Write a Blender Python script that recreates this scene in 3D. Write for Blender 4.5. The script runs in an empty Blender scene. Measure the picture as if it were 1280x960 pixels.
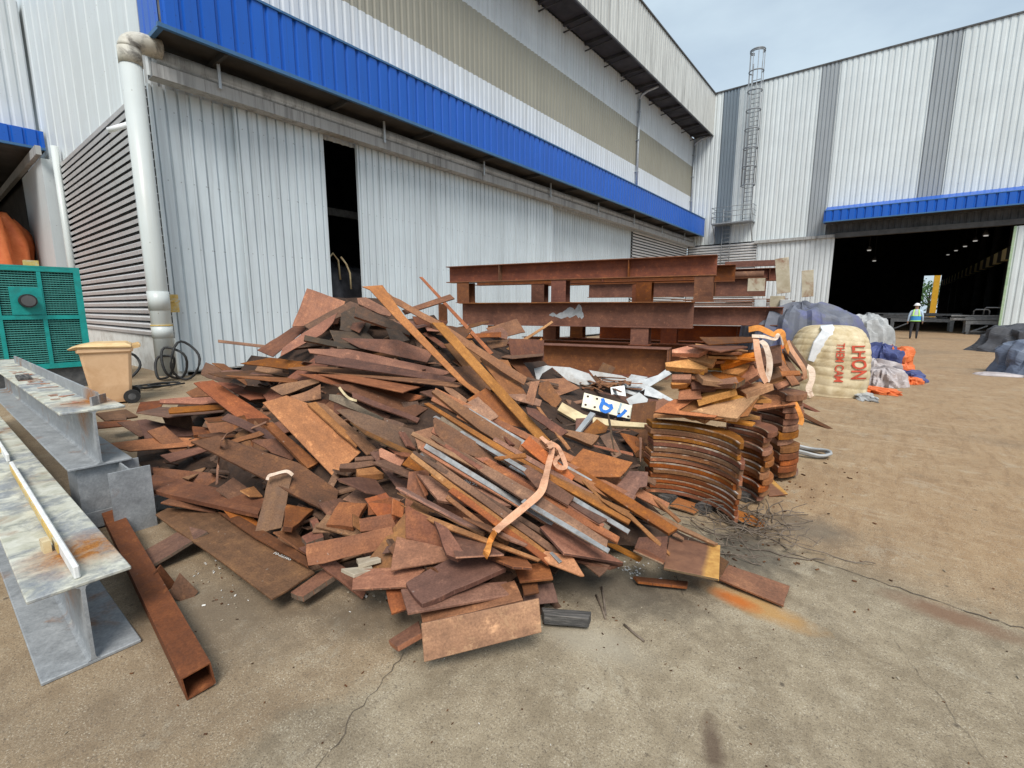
import bpy, bmesh, math, random
from mathutils import Vector, Matrix, noise as mnoise
R = math.radians
rnd = random.Random(11)
scn = bpy.context.scene
col = scn.collection


def CAMPT(px, py, d):
    yaw, pit = math.radians(38.174), math.radians(9.192)
    r = Vector((math.cos(yaw), math.sin(yaw), 0)); fw = Vector((-math.sin(yaw)*math.cos(pit), math.cos(yaw)*math.cos(pit), -math.sin(pit))); u = r.cross(fw)
    return Vector((0, 0, 1.6))+(r*((px-640)/588.33)+u*((480-py)/588.33)+fw)*d
CLOUD = 6.0; EXPO = 0.33
# ------------------------------------------------------------------ helpers
def V(*a): return Vector(a)

class MB:
    """collects shapes (in world metres) for ONE mesh object"""
    def __init__(s): s.v = []; s.f = []; s.m = []; s.sm = []
    def add(s, vs, fs, m=0, smooth=False):
        b = len(s.v); s.v += [Vector(v) for v in vs]
        for f in fs: s.f.append([b+i for i in f]); s.m.append(m); s.sm.append(smooth)
    def box(s, c, d, rot=None, m=0):
        c = Vector(c); x, y, z = d[0]/2, d[1]/2, d[2]/2
        vs = [Vector((i*x, j*y, k*z)) for i in (-1, 1) for j in (-1, 1) for k in (-1, 1)]
        if rot is not None: vs = [rot @ v for v in vs]
        s.add([c+v for v in vs], [(0,1,3,2),(4,6,7,5),(0,4,5,1),(2,3,7,6),(0,2,6,4),(1,5,7,3)], m)
    def span(s, a, b, m=0):
        a = Vector(a); b = Vector(b); s.box((a+b)/2, [abs(q) for q in (b-a)], None, m)
    def frame(s, a, b, up=(0,0,1)):
        x = (Vector(b)-Vector(a)).normalized(); y = Vector(up).cross(x)
        if y.length < 1e-4: y = Vector((0,1,0)).cross(x)
        y.normalize(); z = x.cross(y)
        return Matrix((x, y, z)).transposed()
    def bar(s, a, b, w, h, up=(0,0,1), m=0):
        a = Vector(a); b = Vector(b); s.box((a+b)/2, ((b-a).length, w, h), s.frame(a, b, up), m)
    def prof(s, a, b, pts, up=(0,0,1), m=0, caps=True, smooth=False):
        """extrude a closed 2-D profile (y,z) from a to b"""
        a = Vector(a); b = Vector(b); M = s.frame(a, b, up); n = len(pts)
        vs = [a + M @ Vector((0, p[0], p[1])) for p in pts] + [b + M @ Vector((0, p[0], p[1])) for p in pts]
        fs = [(i, (i+1) % n, n+(i+1) % n, n+i) for i in range(n)]
        s.add(vs, fs, m, smooth)
        if caps: s.add(vs, [list(range(n))[::-1], list(range(n, 2*n))], m)
    def tube(s, pts, r, n=8, m=0, closed=False, smooth=True):
        pts = [Vector(p) for p in pts]; N = len(pts); base = len(s.v); up = Vector((0.13, 0.21, 0.97))
        for i, p in enumerate(pts):
            a = pts[i-1] if (i > 0 or closed) else p; b = pts[(i+1) % N] if (i < N-1 or closed) else p
            t = (b-a).normalized(); x = up.cross(t)
            if x.length < .05: x = Vector((1, 0, 0)).cross(t)
            x.normalize(); y = t.cross(x); rr = r[i] if isinstance(r, (list, tuple)) else r
            for k in range(n):
                q = 2*math.pi*k/n; s.v.append(p + x*math.cos(q)*rr + y*math.sin(q)*rr)
        for i in range(N if closed else N-1):
            for k in range(n):
                j = (i+1) % N
                s.f.append([base+i*n+k, base+i*n+(k+1) % n, base+j*n+(k+1) % n, base+j*n+k]); s.m.append(m); s.sm.append(smooth)
        if not closed:
            s.f.append([base+k for k in range(n)][::-1]); s.m.append(m); s.sm.append(False)
            s.f.append([base+(N-1)*n+k for k in range(n)]); s.m.append(m); s.sm.append(False)
    def cyl(s, a, b, r, n=20, m=0): s.tube([a, b], r, n, m)
    def ribbon(s, pts, w, th=.003, side=None, m=0, twist=None):
        """a strap of width w along pts; side = direction of its width"""
        pts = [Vector(p) for p in pts]; N = len(pts); b = len(s.v)
        for i, p in enumerate(pts):
            t = (pts[min(i+1, N-1)] - pts[max(i-1, 0)]).normalized()
            sd = Vector(side[i] if isinstance(side, list) else side); sd = (sd - t*sd.dot(t)).normalized(); nn = t.cross(sd)
            ww = w[i] if isinstance(w, list) else w
            for a_, c_ in ((-1, -1), (1, -1), (1, 1), (-1, 1)): s.v.append(p + sd*ww/2*a_ + nn*th/2*c_)
        for i in range(N-1):
            for k in range(4):
                s.f.append([b+i*4+k, b+i*4+(k+1) % 4, b+i*4+4+(k+1) % 4, b+i*4+4+k]); s.m.append(m); s.sm.append(False)
        s.f.append([b+3, b+2, b+1, b]); s.m.append(m); s.sm.append(False)
        s.f.append([b+(N-1)*4+k for k in range(4)]); s.m.append(m); s.sm.append(False)
    def build(s, name, mats, parent=None, origin=None, bevel=0, base=True):
        if not isinstance(mats, (list, tuple)): mats = [mats]
        if origin is None:
            if parent is not None: origin = Vector(parent['o3'])
            else:
                xs = [v.x for v in s.v]; ys = [v.y for v in s.v]; zs = [v.z for v in s.v]
                origin = Vector(((min(xs)+max(xs))/2, (min(ys)+max(ys))/2, min(zs) if base else (min(zs)+max(zs))/2))
        origin = Vector(origin)
        me = bpy.data.meshes.new(name)
        me.from_pydata([v-origin for v in s.v], [], s.f)
        for mt in mats: me.materials.append(M[mt] if isinstance(mt, str) else mt)
        me.polygons.foreach_set('material_index', s.m); me.polygons.foreach_set('use_smooth', s.sm)
        bm = bmesh.new(); bm.from_mesh(me); bmesh.ops.recalc_face_normals(bm, faces=bm.faces)
        if bevel: bmesh.ops.bevel(bm, geom=bm.edges[:], offset=bevel, segments=1, affect='EDGES', clamp_overlap=True)
        bm.to_mesh(me); bm.free(); me.update()
        o = bpy.data.objects.new(name, me); col.objects.link(o)
        if parent is not None:
            o.parent = parent; o.location = origin - Vector(parent['o3'])
        else: o.location = origin
        o['o3'] = tuple(origin)
        return o

def thing(name, label, cat, loc, group=None):
    o = bpy.data.objects.new(name, None); col.objects.link(o); o.empty_display_size = .2
    o.location = loc; o['o3'] = tuple(loc)
    return tag(o, label, cat, group)
def tag(o, label, cat, group=None):
    o['label'] = label; o['category'] = cat
    if group: o['group'] = group
    return o
def struct(o, kind='structure'):
    o['kind'] = kind; return o

# ------------------------------------------------------------------ materials
M = {}
class NT:
    def __init__(s, name):
        s.mat = bpy.data.materials.new(name); s.mat.use_nodes = True; s.t = s.mat.node_tree; s.t.nodes.clear()
        s.out = s.n('ShaderNodeOutputMaterial'); s.b = s.n('ShaderNodeBsdfPrincipled'); s.l(s.b.outputs[0], s.out.inputs[0])
        M[name] = s.mat
    def n(s, typ, **kw):
        q = s.t.nodes.new(typ)
        for k, v in kw.items(): setattr(q, k, v)
        return q
    def l(s, a, b): s.t.links.new(a, b)
    def coord(s, scale=(1,1,1), kind='Object', rand=True):
        tc = s.n('ShaderNodeTexCoord'); mp = s.n('ShaderNodeMapping'); mp.inputs['Scale'].default_value = scale
        src = tc.outputs[kind]
        if rand:
            oi = s.n('ShaderNodeObjectInfo'); mu = s.n('ShaderNodeVectorMath', operation='SCALE'); mu.inputs[0].default_value = (37, 53, 71)
            s.l(oi.outputs['Random'], mu.inputs['Scale']); ad = s.n('ShaderNodeVectorMath', operation='ADD')
            s.l(src, ad.inputs[0]); s.l(mu.outputs[0], ad.inputs[1]); src = ad.outputs[0]
        s.l(src, mp.inputs[0]); return mp.outputs[0]
    def noise(s, co, scale, detail=6, rough=.6, dist=0):
        q = s.n('ShaderNodeTexNoise'); q.inputs['Scale'].default_value = scale; q.inputs['Detail'].default_value = detail
        q.inputs['Roughness'].default_value = rough; q.inputs['Distortion'].default_value = dist
        s.l(co, q.inputs['Vector']); return q.outputs['Fac']
    def ramp(s, fac, stops, interp='LINEAR'):
        q = s.n('ShaderNodeValToRGB'); q.color_ramp.interpolation = interp; e = q.color_ramp.elements
        while len(e) < len(stops): e.new(.5)
        for el, (p, c) in zip(e, stops):
            el.position = p; el.color = (c, c, c, 1) if isinstance(c, (int, float)) else (*c, 1)
        s.l(fac, q.inputs[0]); return q.outputs[0]
    def mix(s, fac, a, b, blend='MIX'):
        q = s.n('ShaderNodeMix', data_type='RGBA', blend_type=blend)
        for v, i in ((fac, 0), (a, 6), (b, 7)):
            if hasattr(v, 'is_linked'): s.l(v, q.inputs[i])
            elif isinstance(v, (int, float)): q.inputs[i].default_value = v if i == 0 else (v, v, v, 1)
            else: q.inputs[i].default_value = (*v, 1)
        return q.outputs[2]
    def math(s, op, a, b=0., clamp=False):
        q = s.n('ShaderNodeMath', operation=op, use_clamp=clamp)
        for v, i in ((a, 0), (b, 1)):
            if hasattr(v, 'is_linked'): s.l(v, q.inputs[i])
            else: q.inputs[i].default_value = v
        return q.outputs[0]
    def bump(s, h, strength=.3, dist=.01):
        q = s.n('ShaderNodeBump'); q.inputs['Strength'].default_value = strength; q.inputs['Distance'].default_value = dist
        s.l(h, q.inputs['Height']); s.l(q.outputs[0], s.b.inputs['Normal'])
    def fin(s, color, rough=.7, metal=0, spec=.4):
        for v, k in ((color, 'Base Color'), (rough, 'Roughness'), (metal, 'Metallic'), (spec, 'Specular IOR Level')):
            if hasattr(v, 'is_linked'): s.l(v, s.b.inputs[k])
            elif isinstance(v, (int, float)): s.b.inputs[k].default_value = v
            else: s.b.inputs[k].default_value = (*v, 1)
        return s.mat
    def vary(s, color, lo=.8, hi=1.2, hue=.012):
        oi = s.n('ShaderNodeObjectInfo'); h = s.n('ShaderNodeHueSaturation')
        mr = s.n('ShaderNodeMapRange'); mr.inputs[3].default_value = lo; mr.inputs[4].default_value = hi
        s.l(oi.outputs['Random'], mr.inputs[0]); s.l(mr.outputs[0], h.inputs['Value'])
        f = s.math('FRACT', s.math('MULTIPLY', oi.outputs['Random'], 17.31)); m2 = s.n('ShaderNodeMapRange')
        m2.inputs[3].default_value = .5-hue; m2.inputs[4].default_value = .5+hue; s.l(f, m2.inputs[0]); s.l(m2.outputs[0], h.inputs['Hue'])
        m3 = s.n('ShaderNodeMapRange'); m3.inputs[3].default_value = .8; m3.inputs[4].default_value = 1.15
        s.l(s.math('FRACT', s.math('MULTIPLY', oi.outputs['Random'], 41.7)), m3.inputs[0]); s.l(m3.outputs[0], h.inputs['Saturation'])
        s.l(color, h.inputs['Color']); return h.outputs[0]

def rust(name, dark, mid, light, spots=.5, grey=None, flake=0, lo=.75, hi=1.25):
    dark, mid, light = [(q[0]*1.36, q[1]*1.15, q[2]*.90) for q in (dark, mid, light)]
    t = NT(name); co = t.coord(); n1 = t.noise(co, 2.2, 7, .62, .4); n2 = t.noise(co, 14, 6, .65); n3 = t.noise(co, 90, 4, .7)
    st = t.noise(t.coord((.7, 9, 9)), 3, 4, .6)
    f = t.math('ADD', t.math('MULTIPLY', n1, .5), t.math('ADD', t.math('MULTIPLY', n2, .3), t.math('MULTIPLY', st, .2)))
    c = t.ramp(f, [(.34, dark), (.5, mid), (.66, light)])
    c = t.mix(t.ramp(n3, [(.35, .45), (.62, 0)]), c, tuple(v*.45 for v in dark))
    c = t.mix(t.math('MULTIPLY', t.ramp(n2, [(.6, 0), (.72, 1)]), spots), c, tuple(min(1, v*1.35) for v in light))
    if grey: c = t.mix(t.ramp(n1, [(.5, 0), (.62, .75)]), c, grey)
    n4 = t.noise(t.coord((1, 1, 1), rand=True), 30, 2, .5)
    c = t.mix(t.ramp(n4, [(.74, 0), (.77, .35)]), c, (.42, .36, .3))
    if flake:
        fl = t.ramp(t.noise(co, 7, 8, .75, .8), [(.5, 0), (.56, 1)]); fl2 = t.ramp(t.noise(co, 28, 5, .8, .5), [(.42, 0), (.5, 1)])
        fm = t.math('MULTIPLY', fl, fl2); c = t.mix(t.math('MULTIPLY', fm, .8), c, (.42, .2, .085)); n2 = t.math('ADD', n2, t.math('MULTIPLY', fm, 1.2))
    t.bump(t.math('ADD', t.math('MULTIPLY', n2, .6), t.math('MULTIPLY', n3, .4)), .35, .006)
    t.fin(t.vary(c, lo, hi), t.ramp(n2, [(.3, .62), (.7, .92)]), 0, .3)

rust('m', (.105, .048, .028), (.215, .100, .054), (.34, .165, .080))
rust('d', (.058, .032, .023), (.122, .062, .041), (.21, .108, .062), .35)
rust('o', (.17, .076, .036), (.32, .146, .068), (.47, .235, .112))
rust('l', (.145, .074, .042), (.26, .134, .076), (.37, .205, .12), .4)
rust('k', (.028, .024, .022), (.055, .044, .038), (.12, .080, .058), .3)
rust('g', (.09, .075, .065), (.17, .135, .11), (.28, .23, .19), .3)
rust('p', (.085, .050, .040), (.165, .092, .068), (.26, .15, .10), .4)
rust('r', (.14, .056, .034), (.255, .110, .062), (.37, .17, .09), .4)
rust('f', (.15, .070, .038), (.28, .135, .070), (.42, .22, .11), .7, flake=1)
rust('girder', (.085, .036, .025), (.155, .068, .043), (.26, .115, .060), .5, lo=.85, hi=1.1)
rust('redtube', (.070, .032, .022), (.125, .055, .036), (.20, .095, .06), .4)
rust('edge_l', (.17, .085, .05), (.29, .15, .085), (.42, .25, .15), .5)
rust('edge_d', (.06, .032, .024), (.12, .060, .040), (.22, .11, .06), .5)
rust('ring', (.10, .046, .028), (.20, .088, .045), (.34, .16, .075), .6)
rust('ring_edge', (.13, .07, .045), (.24, .15, .10), (.46, .42, .38), .9, grey=(.55, .53, .5))
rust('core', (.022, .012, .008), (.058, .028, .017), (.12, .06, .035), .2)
def yellowend(name, axis_thr, up=True):
    t = NT(name); co = t.coord(); n1 = t.noise(co, 2.5, 7, .62, .4); n2 = t.noise(co, 18, 6, .65)
    c = t.ramp(t.math('ADD', t.math('MULTIPLY', n1, .6), t.math('MULTIPLY', n2, .4)), [(.35, (.13, .06, .036)), (.5, (.21, .098, .056)), (.68, (.3, .15, .08))])
    tc = t.n('ShaderNodeTexCoord'); sx = t.n('ShaderNodeSeparateXYZ'); t.l(tc.outputs['Generated'], sx.inputs[0])
    g = sx.outputs[0] if up else t.math('SUBTRACT', 1, sx.outputs[0])
    g = t.math('ADD', g, t.math('MULTIPLY', t.math('SUBTRACT', n1, .5), .25))
    c = t.mix(t.ramp(g, [(axis_thr, 0), (axis_thr+.1, 1)]), c, t.ramp(n2, [(.35, (.42, .2, .05)), (.65, (.6, .33, .09))]))
    t.bump(n2, .3, .004); t.fin(c, .75)
yellowend('y', .70); yellowend('y2', .66)
def plain(name, c1, c2, scale=8, rough=.5, metal=0, bump=.1, spec=.4, stain=None, stain_amt=.5, vary=False):
    t = NT(name); co = t.coord(); n = t.noise(co, scale, 6, .65, .3)
    c = t.ramp(n, [(.32, c1), (.68, c2)])
    if stain:
        c = t.mix(t.math('MULTIPLY', t.ramp(t.noise(co, scale*.45, 8, .7, .6), [(.5, 0), (.64, 1)]), stain_amt), c, stain)
    if bump: t.bump(t.noise(co, scale*6, 4, .6), bump, .004)
    t.fin(t.vary(c, .85, 1.12, .005) if vary else c, rough, metal, spec)
plain('z', (.36, .38, .39), (.55, .56, .56), 9, .45, .45, .1, stain=(.22, .19, .16))
plain('s', (.28, .275, .265), (.46, .45, .435), 20, .4, .55, .1, stain=(.2, .12, .08))
plain('w', (.40, .41, .41), (.58, .59, .58), 6, .5, 0, .15, stain=(.26, .2, .14), stain_amt=.6)
plain('cream', (.60, .47, .26), (.74, .62, .38), 5, .5, 0, .08, stain=(.3, .17, .08), stain_amt=.5)
plain('cream2', (.72, .66, .48), (.84, .80, .64), 7, .45, 0, .06, stain=(.45, .3, .16), stain_amt=.35)
plain('wood', (.32, .26, .18), (.50, .43, .33), 14, .8, 0, .4)
t = NT('timber'); co = t.coord((1.2, 14, 14)); n = t.noise(co, 4, 7, .7, .3)
t.bump(n, .9, .02); t.fin(t.ramp(n, [(.34, (.025, .024, .024)), (.5, (.09, .085, .08)), (.68, (.22, .2, .18))]), .85)
plain('blue_spray', (.01, .12, .46), (.02, .19, .62), 30, .6); plain('grey_spray', (.24, .33, .38), (.34, .43, .48), 30, .6)
plain('hole', (.03, .015, .01), (.06, .03, .02), 30, .9); plain('chalk', (.6, .58, .54), (.8, .78, .74), 60, .9)
plain('lichen_paint', (.62, .62, .60), (.82, .82, .8), 12, .6)

# painted galvanised beams in the left foreground: grey steel, chalky cream paint worn off in patches, rust blooms
def beampaint(name, cover):
    t = NT(name); co = t.coord(rand=False); big = t.noise(co, 2.3, 9, .68, .5); n2 = t.noise(co, 11, 7, .7, .4); fine = t.noise(co, 70, 5, .7)
    steel = t.ramp(t.math('ADD', t.math('MULTIPLY', n2, .6), t.math('MULTIPLY', fine, .4)), [(.34, (.20, .21, .22)), (.52, (.31, .325, .335)), (.7, (.45, .465, .475))])
    paint = t.ramp(n2, [(.35, (.44, .43, .33)), (.55, (.58, .57, .48)), (.75, (.68, .68, .60))])
    edge = t.math('ADD', t.math('MULTIPLY', big, .72), t.math('MULTIPLY', n2, .28))
    c = t.mix(t.ramp(edge, [(cover-.03, 0), (cover+.07, 1)]), steel, paint)
    sp0 = t.n('ShaderNodeVectorMath', operation='DISTANCE'); t.l(co, sp0.inputs[0]); sp0.inputs[1].default_value = (-.36, .07, .4)
    bloom = t.ramp(t.math('ADD', t.math('MULTIPLY', sp0.outputs['Value'], 3.2), t.math('MULTIPLY', t.math('SUBTRACT', big, .5), 1.4)), [(.25, 1), (.85, 0)])
    ru = t.ramp(t.noise(t.coord((1, 1, 1), rand=False), 1.9, 7, .6, .9), [(.57, 0), (.66, 1)])
    rc = t.ramp(fine, [(.35, (.14, .055, .02)), (.65, (.36, .16, .05))])
    c = t.mix(t.math('MULTIPLY', ru, t.ramp(n2, [(.35, .15), (.6, .95)])), c, rc)
    c = t.mix(t.math('MULTIPLY', bloom, t.ramp(n2, [(.35, .35), (.55, 1)])), c, t.ramp(fine, [(.35, (.22, .075, .012)), (.65, (.45, .19, .04))]))
    t.bump(t.math('ADD', t.math('MULTIPLY', t.ramp(edge, [(cover, 0), (cover+.03, 1)]), .5), t.math('MULTIPLY', fine, .4)), .5, .004)
    t.fin(c, t.ramp(n2, [(.3, .42), (.7, .7)]), .15, .4)
beampaint('beam_top', .455); beampaint('beam_side', .60); beampaint('beam_grey', .72)
plain('yellow_paint', (.52, .33, .07), (.66, .47, .16), 18, .6, 0, .3, stain=(.5, .5, .42), stain_amt=.8)

# cladding: long sheets with vertical dirt runs
def clad(name, c, dirt, amt=.5, rough=.45, spec=.4, hi=None):
    t = NT(name); st = t.noise(t.coord((2.6, 2.6, .10), rand=False), 2.4, 6, .62, .2); bl = t.noise(t.coord((.25, .25, .35), rand=False), 2, 6, .6)
    fs = t.noise(t.coord((9, 9, .5), rand=False), 3, 4, .6)
    base = t.ramp(bl, [(.3, tuple(v*.88 for v in c)), (.7, c)])
    k = t.math('MULTIPLY', t.ramp(st, [(.48, 0), (.74, 1)]), t.ramp(bl, [(.3, .5), (.62, 1)]))
    k = t.math('ADD', t.math('MULTIPLY', k, amt), t.math('MULTIPLY', t.ramp(fs, [(.55, 0), (.8, 1)]), amt*.5), True)
    sp_ = t.n('ShaderNodeSeparateXYZ'); tcc = t.n('ShaderNodeTexCoord'); t.l(tcc.outputs['Object'], sp_.inputs[0])
    sheet = t.math('FLOOR', t.math('MULTIPLY', t.math('ADD', sp_.outputs[0], sp_.outputs[1]), 1.31)); wn = t.n('ShaderNodeTexWhiteNoise', noise_dimensions='1D'); t.l(sheet, wn.inputs['W'])
    base = t.mix(t.math('MULTIPLY', wn.outputs['Value'], .16), base, tuple(v*.55 for v in c))
    lap = t.math('FRACT', t.math('MULTIPLY', t.math('ADD', sp_.outputs[0], sp_.outputs[1]), 1.31))
    cc = t.mix(k, base, dirt)
    scr = t.math('MULTIPLY', t.math('LESS_THAN', t.math('FRACT', t.math('MULTIPLY', sp_.outputs[2], .68)), .016), t.math('LESS_THAN', t.math('FRACT', t.math('MULTIPLY', lap, 3)), .10))
    cc = t.mix(t.math('MULTIPLY', scr, .6), cc, tuple(v*.6 for v in dirt)); cc = t.mix(t.math('MULTIPLY', t.math('LESS_THAN', lap, .018), .35), cc, dirt)
    t.fin(cc, rough, 0, spec)
clad('white_clad', (.66, .70, .715), (.36, .35, .33), .5)
clad('white_clad_clean', (.69, .745, .755), (.46, .46, .45), .4)
clad('eave_clad', (.62, .63, .60), (.14, .13, .12), .95)
clad('door_clad', (.66, .735, .775), (.24, .25, .255), .5)
clad('beige_sheet', (.335, .318, .25), (.24, .22, .16), .5, .35)
clad('grey_sheet', (.20, .245, .285), (.12, .14, .16), .4, .3)
clad('grey_stripe', (.36, .39, .41), (.22, .23, .24), .5, .35)
clad('blue_clad', (.006, .105, .52), (.012, .06, .26), .35, .35, .5)
clad('blue_trim', (.05, .15, .32), (.06, .1, .16), .5)
clad('dirty_rail', (.44, .44, .43), (.08, .075, .07), .9, .6)
clad('pipe_white', (.62, .66, .645), (.42, .40, .33), .45, .35)
clad('louvre_sheet', (.66, .66, .66), (.36, .34, .33), .5)
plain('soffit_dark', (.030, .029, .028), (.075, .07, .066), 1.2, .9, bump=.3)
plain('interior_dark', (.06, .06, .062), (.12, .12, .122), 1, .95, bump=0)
plain('gutter_dark', (.05, .05, .05), (.10, .10, .10), 2, .7)
plain('elbow_pvc', (.46, .43, .36), (.60, .58, .50), 6, .5, stain=(.08, .07, .06), stain_amt=.8)
plain('ladder_steel', (.20, .22, .235), (.32, .34, .36), 12, .5, .2, 0)
rust('oc', (.23, .100, .032), (.42, .205, .072), (.56, .31, .12), .5, lo=.9, hi=1.15)
plain('galv', (.40, .43, .45), (.54, .57, .59), 12, .45, .4, 0)
plain('dark_steel', (.06, .062, .065), (.13, .13, .13), 10, .6, .2)
plain('bench_steel', (.22, .22, .22), (.42, .42, .41), 7, .6, .2, vary=True)
plain('teal', (.006, .24, .22), (.012, .34, .31), 6, .45, stain=(.03, .14, .12), stain_amt=.4)
plain('teal_mesh', (.05, .27, .235), (.09, .36, .32), 9, .6)
plain('mesh_back', (.006, .035, .032), (.015, .06, .055), 9, .8)
plain('black_rubber', (.012, .012, .013), (.03, .03, .03), 15, .6)
plain('bin_plastic', (.72, .46, .26), (.82, .55, .33), 4, .5, bump=.03, stain=(.5, .24, .08), stain_amt=.3)
plain('bin_lid', (.66, .44, .20), (.80, .57, .30), 6, .5, bump=.03, stain=(.35, .16, .04), stain_amt=.6)
plain('cream_wall', (.60, .61, .58), (.72, .73, .70), 3, .7, stain=(.3, .27, .22), stain_amt=.5)
plain('strap_pale', (.60, .30, .17), (.72, .41, .26), 25, .85, bump=.4, stain=(.3, .13, .06), stain_amt=.5)
plain('strap_orange', (.60, .20, .03), (.75, .33, .08), 25, .8, bump=.4, stain=(.3, .10, .02), stain_amt=.5)
plain('strap_white', (.62, .46, .34), (.76, .62, .5), 25, .85, bump=.3, stain=(.3, .17, .1), stain_amt=.6)
plain('tarp_blue', (.105, .112, .14), (.165, .175, .21), 3, .6, bump=.15, stain=(.11, .12, .30), stain_amt=.6)
plain('tarp_dark', (.035, .036, .042), (.075, .078, .09), 4, .6, bump=.2)
plain('tarp_slate', (.08, .10, .15), (.15, .18, .24), 4, .55, bump=.2)
plain('tarp_grey', (.34, .35, .35), (.50, .51, .51), 5, .5, bump=.2, stain=(.2, .2, .2), stain_amt=.5)
plain('tarp_orange', (.62, .13, .035), (.78, .22, .07), 4, .55, bump=.15)
plain('tarp_navy', (.045, .06, .16), (.08, .10, .26), 5, .55, bump=.2)
plain('tarp_lilac', (.40, .36, .36), (.55, .50, .49), 5, .6, bump=.2, stain=(.3, .2, .15), stain_amt=.4)
plain('sack', (.50, .39, .22), (.70, .60, .41), 6, .8, bump=.4, stain=(.30, .20, .09), stain_amt=.6)
plain('plastic_film', (.62, .64, .66), (.80, .82, .84), 9, .3, bump=.3)
plain('red_print', (.45, .05, .025), (.58, .10, .05), 20, .8)
plain('wire_rust', (.10, .075, .055), (.24, .19, .15), 9, .7, vary=True)
plain('hivis', (.45, .85, .15), (.55, .95, .22), 20, .7); plain('vest_blue', (.03, .22, .55), (.05, .28, .62), 20, .7)
plain('vest_grey', (.45, .50, .58), (.55, .60, .68), 20, .7); plain('trousers', (.015, .015, .02), (.03, .03, .035), 20, .8)
plain('shirt', (.40, .52, .68), (.48, .60, .76), 20, .8); plain('skin', (.36, .20, .13), (.42, .25, .17), 20, .6)
plain('helmet', (.82, .83, .84), (.88, .89, .9), 6, .3); plain('boots', (.02, .016, .012), (.04, .03, .025), 20, .7)
plain('crane_yellow', (.60, .32, .02), (.70, .40, .04), 2, .5); plain('leaf', (.03, .075, .02), (.07, .14, .035), 1, .6, bump=0)
plain('bark', (.08, .06, .04), (.14, .1, .07), 5, .9)
t = NT('girder_stripes'); tc = t.n('ShaderNodeTexCoord'); sx = t.n('ShaderNodeSeparateXYZ'); t.l(tc.outputs['Object'], sx.inputs[0])
fr = t.math('FRACT', t.math('MULTIPLY', sx.outputs[1], .33))
t.fin(t.mix(t.math('GREATER_THAN', fr, .5), (.85, .75, .42), (.05, .05, .05)), .6)
t = NT('lamp_glow'); t.b.inputs['Emission Color'].default_value = (1, .97, .9, 1); t.b.inputs['Emission Strength'].default_value = .3; t.fin((.8, .8, .8), .5)

# ------------------------------------------------------------------ ground
t = NT('yard_concrete'); co = t.coord(rand=False)
n_big = t.noise(co, .35, 6, .6, .5); n_mid = t.noise(co, 1.6, 8, .66, .6); n_f = t.noise(co, 9, 8, .7, .3); n_g = t.noise(co, 60, 5, .7); n_h = t.noise(co, 240, 3, .7)
n_k0 = t.noise(co, 45, 6, .75, .3)
stk = t.noise(t.coord((4.5, .9, 1), rand=False), 2.2, 7, .68, .5)
sp = t.n('ShaderNodeSeparateXYZ'); t.l(co, sp.inputs[0])
side = t.math('ADD', sp.outputs[1], t.math('MULTIPLY', sp.outputs[0], .118))
side = t.math('ADD', t.math('SUBTRACT', side, 3.333), t.math('MULTIPLY', t.math('SUBTRACT', n_mid, .5), .35))
far = t.ramp(side, [(.0, 0), (.02, .25), (.30, .75), (.95, 1)])
m1 = t.math('ADD', t.math('MULTIPLY', n_mid, .55), t.math('MULTIPLY', n_f, .45))
grey = t.ramp(m1, [(.28, (.17, .130, .082)), (.44, (.265, .210, .138)), (.56, (.355, .288, .194)), (.75, (.48, .402, .282))])
tan = t.ramp(t.math('ADD', t.math('MULTIPLY', m1, .5), t.math('MULTIPLY', stk, .5)), [(.32, (.22, .132, .068)), (.46, (.335, .214, .113)), (.58, (.42, .285, .158)), (.75, (.53, .39, .24))])
lft = t.ramp(t.math('ADD', t.math('MULTIPLY', sp.outputs[0], -.5), t.math('MULTIPLY', n_mid, .3)), [(.95, 0), (1.6, .55)])
grey = t.mix(lft, grey, t.mix(.75, (.20, .14, .085), tan))
c = t.mix(far, grey, tan)
# far yard: redder dust towards the shed
red = t.ramp(t.math('MULTIPLY', sp.outputs[1], .03), [(.25, 0), (.9, .45)])
c = t.mix(red, c, t.ramp(n_mid, [(.35, (.30, .185, .102)), (.65, (.42, .275, .16))]))
n_p = t.noise(co, 2.1, 12, .78, .5); n_q = t.noise(t.coord((1, 1, 1), rand=False), 5.5, 12, .82, .7)
c = t.mix(t.math('MULTIPLY', t.ramp(n_p, [(.56, 0), (.60, .38)]), t.ramp(n_k0, [(.42, .25), (.52, 1)])), c, (.50, .44, .33))
c = t.mix(t.math('MULTIPLY', t.ramp(n_p, [(.40, .32), (.44, 0)]), t.ramp(n_k0, [(.40, 1), (.55, .3)])), c, (.155, .125, .088))
c = t.mix(t.ramp(n_q, [(.35, .5), (.385, 0)]), c, (.12, .092, .065)); c = t.mix(t.ramp(n_q, [(.62, 0), (.66, .4)]), c, (.56, .50, .39))
sx_ = t.noise(t.coord((.55, 3.2, 1), rand=False), 1.7, 8, .7, .4)
c = t.mix(t.math('MULTIPLY', t.math('MULTIPLY', t.ramp(sx_, [(.55, 0), (.70, .5)]), far), t.ramp(n_f, [(.38, .35), (.6, 1)])), c, (.60, .47, .31))
c = t.mix(t.math('MULTIPLY', t.math('MULTIPLY', t.ramp(sx_, [(.33, .5), (.44, 0)]), far), t.ramp(n_f, [(.38, 1), (.6, .3)])), c, (.22, .135, .075))
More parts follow.
